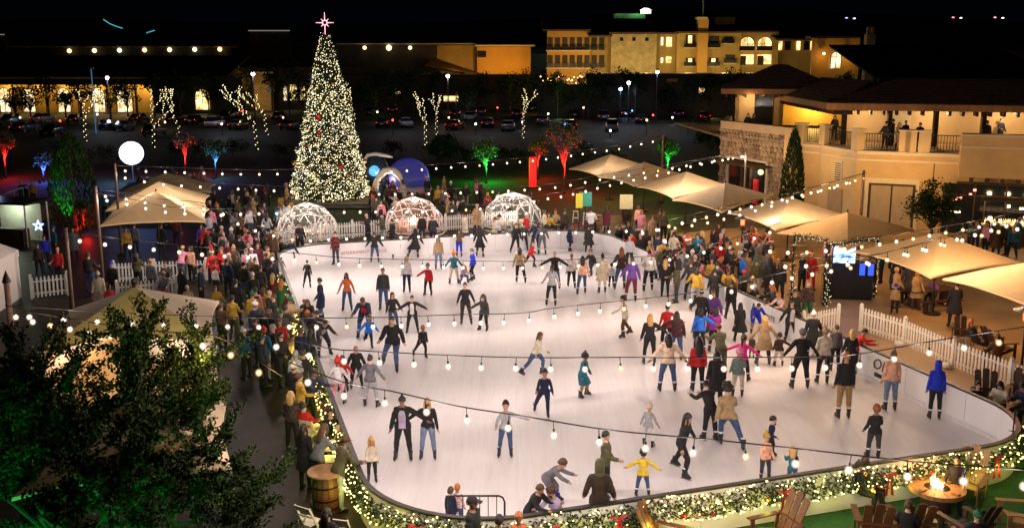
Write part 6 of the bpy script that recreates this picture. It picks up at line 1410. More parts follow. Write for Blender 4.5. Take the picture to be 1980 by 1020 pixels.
# little lights of the car park: bollards and signs
BL = [(40,240,0),(118,255,2),(190,248,0),(320,250,1),(430,262,0),(470,240,2),(548,240,1),(730,235,0),(760,262,2),(868,240,1),(920,262,0),(962,232,2),(1060,232,0),(1092,262,3),(1128,232,1),(1180,268,0),(1222,232,3),(1262,250,2),(1300,240,0),(1330,262,3),(1250,262,1),(1010,250,0),(1155,222,3),(1196,205,3)]
BC = (('white',(.9,.93,1)),('warm',(1,.65,.28)),('red',(1,.06,.03)),('blue',(.08,.25,1)))
for i, (px, py, k) in enumerate(BL):
    p = at(px, py); wh = ('the arched building','the light-wrapped trees','the Christmas tree','the orange wall','the red tree','the hotel lamps')[min(5, int(px/235))]; h = .9 + .5*(i % 3)
    nc = min(cars, key=lambda q: (q[0]-px)**2 + (q[1]-py)**2); bl_ = f"{('low','waist-high','tall')[i % 3]} {BC[k][0]} bollard light beside a {CT[nc[4]]} {'SUV' if nc[3] else 'saloon'} near {wh}"
    if bl_ in CARL: bl_ = bl_.replace('bollard light', 'glowing post light')
    CARL.add(bl_); o = thing('bollard_light', bl_, 'bollard light', p, 0, 'small lights in the car park'); MB().tube([(0,0,0),(0,0,h)], .05, 6).build('post', MATS['pole_dark'], o); MB().lathe([(.10,h),(.13,h+.10),(.10,h+.22),(.02,h+.25)], 8).build('lens', emi('bollard_' + BC[k][0], BC[k][1], 6), o); lamp('bollard_glow', (0,-.25,h+.2), 14, BC[k][1], .1, o)
# ================================================================ skaters: x, foot y, crown y, facing (0 = to camera, 90 = to picture right), pose, kid, who, hair, top, trousers, extra, place
SK = """780,890,765,0,arml,0,man,B.dgr,blk.jacket,blk,,over a lavender shirt
828,888,768,0,armr,0,woman,L.bl,blk.t-shirt,ljean,m,arm stretched out
720,933,843,10,stand,1,girl,L.gold,crm.sweater,blk,,at the garland bend
978,884,772,0,pointl,1,boy,S.bk,lgr.sweater,jean,,dark sleeve pointing out
1052,802,706,0,stride,1,boy,S.bk,nvy.sweater,nvy,,alone mid-rink
1128,768,680,60,glide,1,child,B.blk,teal.dress,khk,,
1030,724,640,70,stride,0,woman,L.br,crm.sweater,jean,,hair blowing back
718,788,686,165,armsout,0,woman,U.dk,gry.sweater,lgr,,
655,782,690,175,armsout,1,girl,B.red,wht.sweater,pink,,
664,757,686,0,armsout,1,boy,S.br,red.jacket,blk,,
690,752,668,10,glide,0,man,S.oh,blk.jacket,blk,,behind the grey sweater
762,713,605,0,stride,0,man,S.br,blk.jacket,jean,,
815,690,625,25,stride,1,boy,S.oh,blk.jacket,blk,,crouching low
712,672,605,20,kick,1,child,S.br,sky.jacket,blk,,towed by the hand
705,655,572,0,bend,0,man,S.dk,nvy.jacket,jean,,over a red shirt
672,602,527,0,stand,0,girl,L.bk,orng.sweater,jean,m,
742,600,517,0,stand,0,man,S.blk,dgr.jacket,jean,,
760,640,565,20,relax,0,woman,H.blk,blk.hoodie,jean,,
798,645,570,0,wide,0,man,S.dk,blk.jacket,blk,,open over white
787,566,495,0,stand,0,woman,W.bl,wht.sweater,nvy,,
828,572,508,-15,armr,1,boy,S.br,red.jacket,blk,,pointing left
725,508,448,180,armsout,0,man,S.dk,blk.jacket,jean,,by the board lettering
767,501,452,180,stand,1,girl,L.dk,pink.sweater,blk,,
803,501,443,180,push,0,woman,H.blk,blk.coat,blk,,
848,521,457,10,stand,0,woman,L.dk,tan.sweater,ljean,,
650,513,447,-20,stand,0,man,S.blk,plred.shirt,dgr,,
595,558,503,180,stand,0,man,S.br,blk.sweater,blk,,
622,620,537,-80,stand,0,man,S.dk,nvy.coat,jean,,
900,628,545,0,stand,0,man,S.dk,blk.sweater,dbrn,,
935,640,568,-25,armr,1,girl,L.dk,dgr.jacket,blk,M,in an olive skirt
878,549,484,0,armsout,1,boy,B.orng,teal.t-shirt,crm,,
897,550,511,20,crouch,1,girl,L.oh,lav.sweater,jean,,
914,543,480,-90,glide,0,woman,S.br,blu.jacket,blk,,
888,497,444,180,lean,0,man,S.br,brn.jacket,blu,,
928,498,438,170,relax,0,woman,H.blk,blk.coat,blk,,
1005,548,480,180,stand,0,woman,W.bk,tan.sweater,blk,,
1023,517,463,60,stride,1,child,S.dk,red.jacket,blk,,
997,492,430,10,stand,0,man,S.bk,blk.jacket,blk,,far boards huddle
1013,485,431,-10,relax,0,man,K.blk,dgr.jacket,blk,,far boards huddle
1035,492,427,170,stand,0,man,S.dk,nvy.jacket,nvy,,far boards huddle
1048,493,431,180,stand,0,woman,P.br,gry.jacket,gry,,far boards huddle
1072,560,486,180,wide,0,man,N.wh,blk.jacket,jean,,
1067,593,511,180,stand,0,girl,P.dk,lgr.sweater,blk,,
1105,558,491,180,walk,0,woman,P.au,wht.sweater,blk,,
1126,570,496,180,relax,0,woman,L.bk,peach.sweater,jean,,
1146,532,480,-40,stride,1,boy,S.br,blk.jacket,blk,,
1101,486,433,100,glide,0,woman,P.dk,nvy.coat,blk,,
1138,491,435,180,walk,0,man,S.dk,dgr.coat,blk,,
1164,567,490,185,stand,0,woman,U.bk,crm.coat,crm,,
1182,556,508,180,stand,1,child,S.dk,wht.sweater,blk,,
1200,561,479,170,relax,0,woman,L.au,dbrn.jacket,jean,,
1221,584,496,180,relax,0,woman,U.br,purp.hoodie,mar,,
1255,564,484,180,relax,0,man,S.bk,wht.shirt,blk,,
1300,560,490,180,relax,0,man,S.bk,pldrk.shirt,nvy,,
1212,652,570,-80,relax,1,boy,S.bk,crm.sweater,brn,,
1255,705,607,180,armr,0,woman,L.gold,blk.jacket,blk,,
1288,677,588,180,armr,0,man,S.dk,red.sweater,blk,,
1306,698,602,180,arml,0,woman,L.dk,plmar.jacket,jean,,
1290,758,644,180,armsout,0,woman,L.bk,plorg.jacket,jean,,
1348,757,650,180,stand,1,girl,E.blk,red.jacket,blk,,
1352,685,595,180,armr,0,woman,W.bk,sky.jacket,blk,,
1354,655,560,175,relax,0,man,S.bk,blk.jacket,blk,,tall in the rink crowd
1377,646,560,-30,glide,0,man,S.br,purp.jacket,blk,,
1380,682,593,180,relax,0,woman,W.dk,mag.jacket,blk,,
1392,732,630,190,lean,0,man,B.mar,olv.jacket,olv,,
1383,790,678,180,stand,0,woman,L.bk,blk.coat,blk,p,
1372,853,742,200,lean,0,woman,S.bk,blk.jacket,blk,,with white fur hem
1426,768,672,170,relax,1,girl,B.pink,multi.jacket,crm,,
1434,736,646,150,wide,1,girl,P.dk,hot.sweater,blk,,
1407,868,745,180,stride,1,boy,C.dk,tan.hoodie,jean,,
1430,666,586,180,walk,0,woman,L.bk,blk.coat,blk,,
1413,622,542,180,walk,0,man,S.dk,blk.jacket,blk,,at the printed A
1462,648,584,0,bend,0,boy,S.bk,blu.jacket,khk,,
1475,707,610,180,armsout,0,woman,L.gold,tan.coat,blk,,
1453,694,645,170,stand,1,child,C.br,plbrn.jacket,brn,,
1505,709,642,180,armr,1,child,S.bk,dbrn.jacket,crm,,
1527,664,580,10,armsout,0,man,S.bk,blk.jacket,blk,,over pale blue shirt
1546,752,635,180,armsout,0,man,K.gry,blk.sweater,blk,,maroon sleeves
1590,743,633,180,relax,0,woman,B.tan,crm.puffer,blk,,
1570,698,603,170,relax,0,woman,B.wht,blk.coat,blk,,by the fence end
1585,692,626,180,stand,1,child,S.bl,gry.jacket,blk,,
1613,718,627,180,stand,0,man,S.br,gry.jacket,blk,,
1642,733,636,175,relax,0,woman,W.bl,blk.coat,blk,,
1652,722,634,80,lean,0,woman,S.dk,red.jacket,blk,,
1630,810,680,180,stand,0,man,S.oh,blk.sweater,khk,,
1720,795,677,180,stand,0,woman,U.br,peach.sweater,ljean,,
1806,812,697,170,stand,0,boy,H.blu,blu.hoodie,blk,,
1688,887,780,180,relax,1,boy,S.au,blk.sweater,dgr,,
1253,864,779,150,glide,1,girl,B.crm,lgr.sweater,wht,,
1310,920,795,60,push,0,woman,L.bk,blk.sweater,blk,,
1242,962,868,175,wide,1,boy,C.bk,yel.jacket,jean,,
1170,962,832,80,relax,0,man,S.bk,olv.jacket,blk,,beside the board
1490,886,803,65,pointl,1,boy,S.bk,nvy.sweater,blk,,
1478,932,836,15,relax,1,girl,B.must,peach.t-shirt,dgr,,
1530,948,868,170,lean,1,child,W.gold,teal.jacket,jean,,
1072,978,884,70,bend,1,boy,S.br,gry.hoodie,blu,,
1078,1052,932,-40,lean,1,boy,C.br,lav.jacket,jean,m,
1024,1058,930,60,lean,0,man,S.br,blk.jacket,blk,,looking at a phone
872,1030,940,150,stand,1,boy,S.br,nvy.jacket,nvy,,at the near boards
885,1022,934,170,stand,1,child,S.oh,strp.sweater,jean,,at the near boards
1345,600,516,180,relax,0,woman,W.bk,must.jacket,lgr,,
1334,582,503,180,relax,0,man,S.br,dgr.jacket,blk,,
1380,600,518,175,relax,0,man,B.blk,blk.jacket,blk,,
600,655,575,0,lean,0,woman,W.br,blk.jacket,blk,,at the side boards
590,640,578,20,stand,0,woman,S.br,dgr.jacket,blk,,at the side boards
602,660,596,-20,lean,1,girl,L.oh,brn.jacket,blk,,at the side boards
604,676,600,90,bend,0,man,S.dk,blk.jacket,blk,,at the side boards
628,690,616,30,bend,0,man,S.dk,dgr.jacket,blk,,bent over
545,538,497,60,glide,0,man,S.br,mar.sweater,nvy,,at the far corner
562,520,462,150,push,0,man,S.dk,nvy.jacket,dgr,,at the far corner"""
for row in SK.split('\n'):
    x, fy, hy, hd, pose, kid, who, hair, top, bot, ex, place = row.split(',', 11)
    p, h = spot(float(x), float(fy), float(hy)); p.z = .03
    if pose in ('stand', 'relax') and float(fy) < 700 and rnd.random() < .62 and 'phone' not in place: pose = rnd.choice(('glide2','glide3','turn','glide','turn'))
    person(who, p, R(float(hd)), h - .03, pose, kid == '1', hair, top, bot, True, ex, place, 'skaters on the ice rink')
# ---- people round about, placed by the crown of the head: x, crown y, height, facing, pose, kid, who, hair, top, trousers, extra, place
SP = """661,966,1.25,150,sit,0,woman,L.bk,blk.jacket,blk,,seated on a folding chair
652,850,1.70,140,hunch,0,man,K.brn,olv.jacket,lgr,,bent over a barrel
612,828,1.64,150,hunch,0,woman,L.br,gry.sweater,blk,,
586,820,1.64,150,stand,0,woman,L.dk,blk.coat,blk,,behind the grey sweater woman
638,803,1.28,10,sit,0,man,S.bk,blk.sweater,blk,,facing out at the garland
640,832,1.05,-20,sit,1,child,S.bl,peach.jacket,blk,,
602,765,1.30,165,sit,0,woman,U.dk,red.sweater,crm,,
562,757,1.62,170,relax,0,woman,W.bl,plbrn.shirt,blk,,
567,703,1.62,150,stand,0,woman,B.crm,blk.jacket,blk,,
579,722,1.62,120,relax,0,woman,C.br,must.sweater,blk,,
594,710,1.66,60,lean,0,man,S.dk,nvy.jacket,blk,,
571,678,1.70,170,stand,0,man,S.gh,lgr.jacket,grn,,
585,676,1.72,160,stand,0,man,S.dk,blk.jacket,blk,,
565,648,1.15,30,stand,1,boy,S.bk,plpnk.shirt,blk,,
543,642,1.76,60,relax,0,man,S.bk,blk.jacket,blk,,full height on the wet paving
600,637,1.62,170,relax,0,woman,W.dk,dgr.jacket,blk,,
581,634,1.70,160,stand,0,man,S.br,nvy.jacket,jean,,
449,571,1.74,175,relax,0,man,S.bk,must.sweater,olv,,by the pale canopy
427,586,1.66,160,relax,0,woman,S.br,brn.jacket,blk,,by the pale canopy
425,557,1.2,40,sit,0,girl,S.br,must.jacket,blk,,
455,541,1.74,170,stand,0,man,S.bk,blk.coat,blk,,
488,526,1.76,10,stand,0,man,S.wh,blk.sweater,blk,,white sleeves
494,556,1.68,180,stand,0,man,S.bk,pink.sweater,jean,p,
508,556,1.62,160,stand,0,woman,W.br,must.jacket,brn,,
527,529,1.66,170,relax,0,woman,L.bl,mar.coat,blk,,
543,540,1.70,175,relax,0,woman,L.oh,grn.coat,blk,,
507,600,1.66,150,stand,0,woman,L.bk,blk.puffer,blk,,
521,598,1.60,150,relax,0,woman,W.br,blk.jacket,blk,,
505,648,1.70,140,stand,0,man,S.bk,dgr.puffer,blk,,
552,590,1.66,160,relax,0,man,S.dk,dgr.jacket,blk,,
386,513,1.72,90,stand,0,man,S.bk,nvy.jacket,blk,,
415,514,1.15,160,stand,1,child,S.br,wht.jacket,blk,,
409,484,1.60,30,arml,0,woman,X.red,red.sweater,blk,,
428,478,1.66,-20,stand,0,man,S.oh,red.jacket,blk,,
415,501,1.2,20,stand,1,child,S.dk,red.hoodie,blk,,
440,466,1.66,10,stand,0,man,S.br,plred.shirt,blk,,
451,473,1.64,20,stand,0,woman,L.gold,brn.jacket,blk,,
476,481,1.64,0,stand,0,woman,W.gh,pink.sweater,blk,,
486,480,1.66,30,stand,0,man,S.wh,wht.jacket,blk,,
429,448,1.66,0,stand,0,man,S.dk,wht.sweater,blk,,
480,446,1.64,0,phone,0,woman,W.bl,red.t-shirt,blk,,
491,440,1.72,-30,stand,0,woman,H.blk,blk.coat,blk,,
578,430,1.76,30,relax,0,man,S.bk,pldrk.shirt,blk,,at the first dome
562,458,1.40,90,sit,0,woman,S.br,blk.jacket,blk,,
510,468,1.2,160,sit,0,woman,S.dk,dgr.jacket,blk,,
514,488,1.66,160,stand,0,man,S.dk,blk.jacket,blk,,
526,489,1.66,150,stand,0,woman,W.br,dgr.coat,blk,,
523,505,1.70,160,stand,0,man,S.bk,nvy.jacket,jean,,
503,513,1.68,170,stand,0,man,S.br,dgr.jacket,blk,,
470,507,1.66,160,stand,0,man,K.blk,blk.jacket,jean,,
456,495,1.66,0,stand,0,woman,W.dk,blk.coat,blk,,
438,500,1.66,160,stand,0,man,S.bk,nvy.jacket,blk,,
498,470,1.66,10,stand,0,woman,L.br,mar.coat,blk,,
462,455,1.7,180,stand,0,man,S.dk,blk.jacket,blk,,
411,440,1.74,20,stand,0,man,S.bk,blk.jacket,blk,,
400,452,1.7,160,stand,0,woman,L.dk,blk.coat,blk,,
339,418,1.75,170,stand,0,man,S.bk,plred.shirt,blk,,under the tan umbrella
264,490,1.66,175,relax,0,woman,W.bk,olv.sweater,blk,,
290,501,1.72,160,stand,0,man,S.oh,gry.jacket,blk,,
315,510,1.40,10,sit,0,boy,S.bk,dgr.puffer,blk,,
307,530,1.32,0,sit,0,man,S.oh,gry.jacket,mar,,
251,543,1.30,0,sit,0,girl,L.dk,yel.jacket,blk,,
286,545,1.25,100,sit,0,woman,W.bk,blk.jacket,blk,,
350,517,1.66,150,stand,0,woman,W.dk,blk.coat,blk,,
348,477,1.70,175,lean,0,man,S.bl,pink.shirt,jean,,
368,476,1.66,-30,stand,0,woman,W.dk,peach.jacket,blk,,
215,506,1.70,0,stand,0,man,K.blu,blk.jacket,blk,,
188,526,1.60,20,stand,0,woman,B.crm,crm.coat,wht,,
214,556,1.20,30,sit,0,child,S.dk,red.jacket,blk,,
362,557,1.20,20,sit,0,woman,S.wh,tan.jacket,blk,,
243,440,1.62,20,stand,0,woman,W.br,must.jacket,blk,,
258,432,1.70,170,stand,0,man,S.dk,gry.jacket,blk,,
388,433,1.66,20,stand,0,woman,W.bk,purp.jacket,blk,,
310,432,1.74,160,stand,0,man,S.bk,blk.jacket,dgr,,
110,478,1.72,0,relax,0,man,N.gh,red.t-shirt,blk,,behind the small fence
170,488,1.80,175,relax,0,man,S.dk,pldrk.shirt,jean,,standing on the pale paving
103,438,1.66,-40,stand,0,woman,B.teal,teal.jacket,mar,,
84,455,1.66,30,stand,0,woman,S.bk,blu.jacket,blk,,
72,470,1.60,10,stand,0,man,S.dk,plbrn.shirt,blk,,
40,350,1.7,40,stand,0,man,S.wh,dgr.jacket,blk,,
62,350,1.7,0,stand,0,woman,B.must,must.jacket,blk,,
50,357,1.7,-40,stand,0,man,S.dk,blk.jacket,blk,,
45,392,1.7,0,stand,0,man,B.sky,teal.jacket,blk,,
140,440,1.66,20,stand,0,woman,W.dk,gry.coat,blk,,
200,372,1.7,0,stand,0,man,S.dk,teal.hoodie,blk,,
1160,890,1.90,175,pockets,0,man,H.olv,dbrn.hoodie,jean,,back printed
912,960,1.82,70,stand,0,man,K.blk,blk.jacket,blk,,in front of the garland
1003,990,1.30,0,stand,1,child,S.oh,orng.sweater,blk,,in front of the garland
965,996,1.30,170,stand,1,child,S.bk,blk.jacket,blk,,in front of the garland
1324,482,1.66,175,lean,0,man,S.oh,lgr.shirt,blk,,numbered jersey at the boards
1337,486,1.66,160,lean,0,woman,B.wht,gry.jacket,blk,,
1346,497,1.70,175,lean,0,man,N.gh,dgr.jacket,blk,,
1386,510,1.72,0,stand,0,man,S.dk,blk.coat,blk,M,
1406,517,1.62,0,lean,0,woman,W.dk,must.coat,blk,,
1420,530,1.15,0,lean,1,child,S.br,must.jacket,blk,,
1437,520,1.55,0,lean,0,woman,B.red,dgr.jacket,blk,,
1453,532,1.3,0,lean,1,child,S.bl,tan.jacket,blk,,
1376,474,1.25,0,sit,0,woman,S.br,dgr.jacket,blk,,
1397,474,1.25,180,sit,0,woman,L.bk,blk.jacket,blk,,
1412,477,1.66,170,stand,0,woman,B.wht,dgr.jacket,blk,,
1437,490,1.72,100,stand,0,man,S.dk,sky.hoodie,blk,,
1464,500,1.66,170,stand,0,man,B.grn,olv.jacket,lgr,,
1490,500,1.82,180,stand,0,man,H.blk,blk.jacket,blk,,
1510,506,1.72,180,stand,0,woman,W.dk,blk.jacket,blk,,
1516,564,1.55,-60,lean,0,woman,S.oh,plpnk.shirt,blk,,
1563,541,1.74,0,stand,0,man,S.oh,plbrn.shirt,grn,M,
1537,560,1.70,20,stand,0,man,S.dk,blk.jacket,blk,,
1080,408,1.3,20,sit,0,woman,B.red,tan.coat,blk,,
1069,414,1.3,30,sit,0,woman,L.br,must.jacket,blk,,
1052,405,1.7,70,stand,0,man,S.dk,crm.jacket,blk,,
1092,404,1.70,150,stand,0,man,S.dk,dbrn.jacket,blk,,
1145,397,1.66,170,sit,0,woman,U.bk,wht.sweater,blk,,
1173,399,1.64,150,stand,0,woman,L.dk,mar.coat,blk,,
1241,406,1.66,20,stand,0,woman,L.au,pink.coat,blk,,
1234,397,1.66,30,stand,0,woman,L.br,peach.jacket,blk,,
1262,416,1.62,0,stand,0,woman,C.br,tan.coat,blk,,
1276,404,1.70,160,stand,0,man,S.bk,brn.jacket,blk,,
1284,408,1.70,20,stand,0,man,S.dk,olv.jacket,blk,,
1218,456,1.62,0,stand,0,woman,N.wh,lgr.jacket,blk,,
1238,452,1.62,20,stand,0,woman,S.oh,blk.jacket,blk,,
1256,466,1.3,0,stand,1,child,S.bl,must.jacket,blk,,
1264,474,1.5,-20,lean,0,woman,S.br,pink.hoodie,blk,,
1283,461,1.70,0,lean,0,man,K.wht,must.sweater,blk,,
1296,470,1.66,-40,lean,0,man,S.dk,blk.jacket,blk,,
1272,452,1.70,160,stand,0,man,S.bk,nvy.jacket,blk,,
1250,447,1.66,160,stand,0,woman,W.dk,blk.coat,blk,,
1310,470,1.66,0,stand,0,man,S.br,dgr.jacket,blk,,
1230,436,1.66,160,stand,0,man,S.dk,dgr.coat,blk,,
1200,438,1.3,0,sit,0,woman,W.br,blk.jacket,blk,,
1215,428,1.66,10,stand,0,woman,L.dk,dgr.jacket,blk,,
1300,440,1.66,150,stand,0,man,S.bk,blk.jacket,blk,,
1320,450,1.3,20,sit,0,man,S.br,nvy.jacket,blk,,
1345,465,1.3,0,sit,0,woman,W.dk,blk.jacket,blk,,
1570,486,1.75,0,relax,0,woman,X.red,red.jacket,red,,inside the lit garland arch
1553,490,1.70,40,relax,0,man,K.wht,nvy.jacket,blk,,inside the lit garland arch
1604,489,1.72,30,relax,0,man,X.red,red.coat,red,,beside the blue screen
1607,510,1.25,170,stand,0,girl,L.gold,tan.jacket,blk,,beside the blue screen
1735,517,1.70,40,relax,0,man,S.bl,tan.jacket,blk,p,at the picnic table
1733,549,1.22,160,stand,1,child,K.blu,tan.sweater,blk,,at the picnic table
1775,523,1.62,0,relax,0,woman,W.oh,tan.coat,brn,,at the picnic table
1800,540,1.2,-40,sit,0,child,S.dk,purp.hoodie,blk,,at the picnic table
1851,544,1.80,170,relax,0,man,S.dk,blk.coat,blk,,between two umbrellas
1918,622,1.28,60,recline,0,woman,W.oh,blk.jacket,blk,,in a terrace chair
1922,638,1.28,170,sit,0,man,S.br,brn.jacket,blk,,in a terrace chair
1930,742,1.28,-40,sitphone,0,woman,L.bk,crm.jacket,blk,,by the last fence post
1905,748,1.2,0,sit,0,woman,C.bk,blk.jacket,blk,,by the last fence post
1968,744,1.28,-60,sitphone,0,man,S.bk,nvy.jacket,blk,,by the last fence post
1848,893,1.22,-30,sit,0,man,S.bk,blk.sweater,blk,,lit by the fire table
1712,893,1.12,60,sit,0,boy,C.br,mar.hoodie,blk,,lap blanket by the fire
1697,900,1.12,60,sit,0,child,B.dgr,blk.jacket,blk,,lap blanket by the fire
1763,952,1.2,150,sit,0,man,S.br,blk.jacket,blk,,back to us at the fire
1865,970,1.15,190,sit,0,child,B.grn,blk.jacket,blk,,back to us at the fire"""
for row in SP.split('\n'):
    x, hy, h, hd, pose, kid, who, hair, top, bot, ex, place = row.split(',', 11)
    h = float(h); T = template(pose, kid == '1'); p = at(float(x), float(hy), h); p.z = .02
    person(who, p, R(float(hd)), h, pose, kid == '1', hair, top, bot, False, ex, place, 'spectators around the rink')
# ---- the looser crowd round the Christmas tree and along the far side of the boards
cr = random.Random(21); spots = []
tops = ['blk.jacket','blk.coat','nvy.jacket','dgr.jacket','blk.puffer','brn.jacket','red.jacket','wht.sweater','tan.coat','teal.jacket','dgr.coat','gry.hoodie','olv.jacket','mar.sweater','blk.hoodie','pink.jacket','plred.shirt','lgr.sweater','must.jacket','dbrn.jacket','crm.coat','grn.jacket','blk.jacket','brn.coat']
hairs = ['S.bk','S.dk','S.br','L.dk','L.br','L.bl','W.br','W.dk','B.red','B.blk','K.blk','B.wht','P.dk','S.gh','U.bk','H.blk','L.oh','X.red','B.grn','N.gh']
def crowd(n, x0, x1, y0, y1, place, group, mass=None):
    k = 0; t = 0
    while k < n and t < 4000:
        t += 1; px, py = cr.uniform(x0, x1), cr.uniform(y0, y1); h = cr.uniform(1.55, 1.82); p = at(px, py, h)
        if any((p.xy - q).length < .62 for q in spots): continue
        spots.append(p.xy.copy()); k += 1; p.z = .02
        who = cr.choice(('man', 'woman', 'man', 'woman', 'girl', 'boy')); k0 = len(PEOPLE)
        o = person(who, p, cr.uniform(0, 6.28), h, cr.choice(('stand','relax','phone','walk','pockets','stand')), who in ('boy',), cr.choice(hairs), cr.choice(tops), cr.choice(('blk','blk','jean','dgr','nvy','lgr','brn')), False, '', place, group)
        if mass is not None: mass.append(o); PEOPLE.pop()
def merge(roots, name, label):
    """The far-off crowd past the nearest few hundred people becomes one object."""
    vs, fs, mi, mats = [], [], [], []
    for r in roots:
        bpy.context.view_layer.update()
        break
    for r in roots:
        for o in [r] + list(r.children):
            M = o.matrix_world; off = len(vs); me = o.data; sl = []
            for s in o.material_slots:
                if s.material not in mats: mats.append(s.material)
                sl.append(mats.index(s.material))
            vs += [tuple(M @ v.co) for v in me.vertices]
            for pl in me.polygons: fs.append([off + i for i in pl.vertices]); mi.append(sl[min(pl.material_index, len(sl)-1)])
    q = MB(); q.v, q.f, q.m = vs, fs, mi; o = q.build(name, mats, None, None, True)
    for r in roots:
        for c in list(r.children): bpy.data.objects.remove(c)
        bpy.data.objects.remove(r)
    return tag(o, label, 'crowd', None, 'stuff')
FAR = []
for o, _, _, _, p in PEOPLE: spots.append(p.xy.copy())
crowd(34, 395, 560, 352, 412, 'left of the Christmas tree', 'crowd on the lawn by the tree', FAR)
crowd(34, 715, 935, 338, 398, 'right of the Christmas tree', 'crowd on the lawn by the tree', FAR)
crowd(9, 940, 1060, 368, 388, 'behind the third dome', 'crowd on the lawn by the tree', FAR)
crowd(9, 700, 1060, 408, 424, 'between the domes', 'crowd on the lawn by the tree', FAR)
crowd(10, 245, 395, 318, 334, 'behind the tan umbrellas', 'crowd on the lawn by the tree', FAR)
crowd(26, 1240, 1500, 432, 505, 'on the terrace', 'spectators around the rink', FAR)
crowd(10, 1600, 1800, 455, 520, 'on the terrace', 'spectators around the rink', FAR)
crowd(12, 1290, 1490, 440, 470, 'among the terrace chairs', 'spectators around the rink')
crowd(20, 395, 530, 432, 500, 'in the crush behind the left boards', 'spectators around the rink')
crowd(12, 470, 560, 560, 640, 'on the walk beside the left garland', 'spectators around the rink')
crowd(8, 1845, 1975, 420, 440, 'at the restaurant counter', 'spectators around the rink', FAR)
for k in range(20):
    s0, s1 = s_of(1191, 463), s_of(1510, 600)
    p, n = on_rink(s1 + (s0 - s1)*(k + cr.uniform(.1,.9))/20, cr.uniform(.55, 1.0), .02)
    if any((p.xy - q).length < .5 for q in spots): continue
    spots.append(p.xy.copy()); who = cr.choice(('man','woman','girl','boy'))
    person(who, p, math.atan2(-n.x, n.y) + cr.uniform(-.5,.5), cr.uniform(1.3,1.7), 'lean', who == 'boy', cr.choice(hairs), cr.choice(tops), 'blk', False, '', 'leaning on the long boards', 'spectators around the rink')
merge(FAR, 'crowd', 'crowd standing round the Christmas tree, the terrace and the restaurant bar')
finish_labels()
print('people', len(PEOPLE))
# ================================================================ festoon strings and their poles
BULBG = emi('bulb_glass', (1.0, .80, .56), BULB_E); BULBG2 = emi('bulb_amber', (1.0, .62, .22), BULB_E*.55)
bq = MB().tube([(0,0,0),(0,0,-.15)], .009, 5, 0).lathe([(.018,-.21),(.024,-.2),(.024,-.15),(.012,-.14)], 8, m=0)
bq.ball((0,0,-.262), (.036,.036,.042), 2, 1); bq.ball((0,0,-.265), (.078,.078,.084), 3, 2)  # larger outer ball carries the added halo
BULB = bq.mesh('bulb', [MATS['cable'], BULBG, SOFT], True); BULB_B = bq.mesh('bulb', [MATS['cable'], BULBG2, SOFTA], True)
bl = bpy.data.lights.new('bulb_light', 'POINT'); bl.energy = BULB_W*2; bl.color = (1, .82, .73); bl.shadow_soft_size = .07
bl2 = bpy.data.lights.new('bulb_light_warm', 'POINT'); bl2.energy = BULB_W*1.5; bl2.color = (1, .58, .24); bl2.shadow_soft_size = .07
NB = [0]
blA = bl.copy(); blA.energy = BULB_W*4.6; blB = bl.copy(); blB.energy = BULB_W*2.6
def festoon(label, pts, z0, z1, spacing=.78, warm=False, near=None, zmin=2.5, zmax=5.2):
    A, B = at(*pts[0], z0), at(*pts[-1], z1); P = [A]
    for px, py in pts[1:-1]:
        v = -(py - PY)/F; r = (px - PX)/F/(v*s_ + c_); d = B - A
        u = (r*A.y - A.x)/(d.x - r*d.y)
        if 0.0 < u < 1.0:
            Y = A.y + d.y*u; P.append(Vector((A.x + d.x*u, Y, min(zmax, max(zmin, hz(Y, py))))))
    P.append(B); P.sort(key=lambda p: (p - A).xy.length)
    # smooth curve through the points, sampled evenly
    S = []
    for i in range(len(P)-1):
        p0, p1, p2, p3 = P[max(i-1,0)], P[i], P[i+1], P[min(i+2,len(P)-1)]; k = max(2, int((p2-p1).length/.35))
        for j in range(k):
            t = j/k; S.append(.5*((2*p1) + (p2-p0)*t + (2*p0-5*p1+4*p2-p3)*t*t + (3*p1-p0-3*p2+p3)*t**3))
    S.append(P[-1]); root = thing('string_light', label, 'string lights', A, 0, 'festoon strings over the rink and plaza')
    MB().tube([p - A for p in S], .013, 5).build('cable', MATS['cable'], root)
    acc = spacing*.5; n = 0
    for i in range(len(S)-1):
        L_ = (S[i+1]-S[i]).length
        while acc <= L_:
            p = S[i].lerp(S[i+1], acc/L_); acc += spacing; n += 1; NB[0] += 1
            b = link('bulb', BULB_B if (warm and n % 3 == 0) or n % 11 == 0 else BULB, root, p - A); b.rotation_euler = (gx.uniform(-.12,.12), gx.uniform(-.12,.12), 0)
            if NB[0] % 2 == 0: lamp('bulb_light', Vector((0,0,-.42)), 0, parent=b, data=near or (bl2 if warm else bl))
        acc -= L_
    print('string', label[:40], n, [round(p.z,1) for p in P])
    return root
def pole(label, px, py_top, z, name='festoon_pole', m='pole_wood', r=.075, zt=None):
    p = at(px, py_top, z); o = thing(name, label, 'pole', (p.x, p.y, 0), 0, 'wooden festoon poles')
    MB().tube([(0,0,0),(0,0,z+.12)], [r, r*.85], 10).build('shaft', MATS[m], o)
    MB().lathe([(.22,0),(.22,.05),(.1,.09),(.09,.14)], 12).build('base', MATS['pole_dark'], o)
    MB().tube([(0,0,z),(.12,0,z+.02),(.16,0,z-.04)], .012, 5).build('hook', MATS['pole_dark'], o)
    return p
ZP = 4.7
pole('tall brown pole left of the plaid-shirt man by the white picket fence', 127, 447, ZP)
pole('brown pole standing in front of the three tan umbrellas', 185, 365, ZP)
pole('thin pole under the glowing white moon balloon', 222, 320, ZP)
pole('pale post where the top festoon string ends above the first tan umbrella', 1282, 263, ZP)
pole('dark post beside the stone shop front above the umbrella row', 1443, 293, ZP)
pole('dark post against the cream facade behind the umbrella row', 1670, 334, ZP)
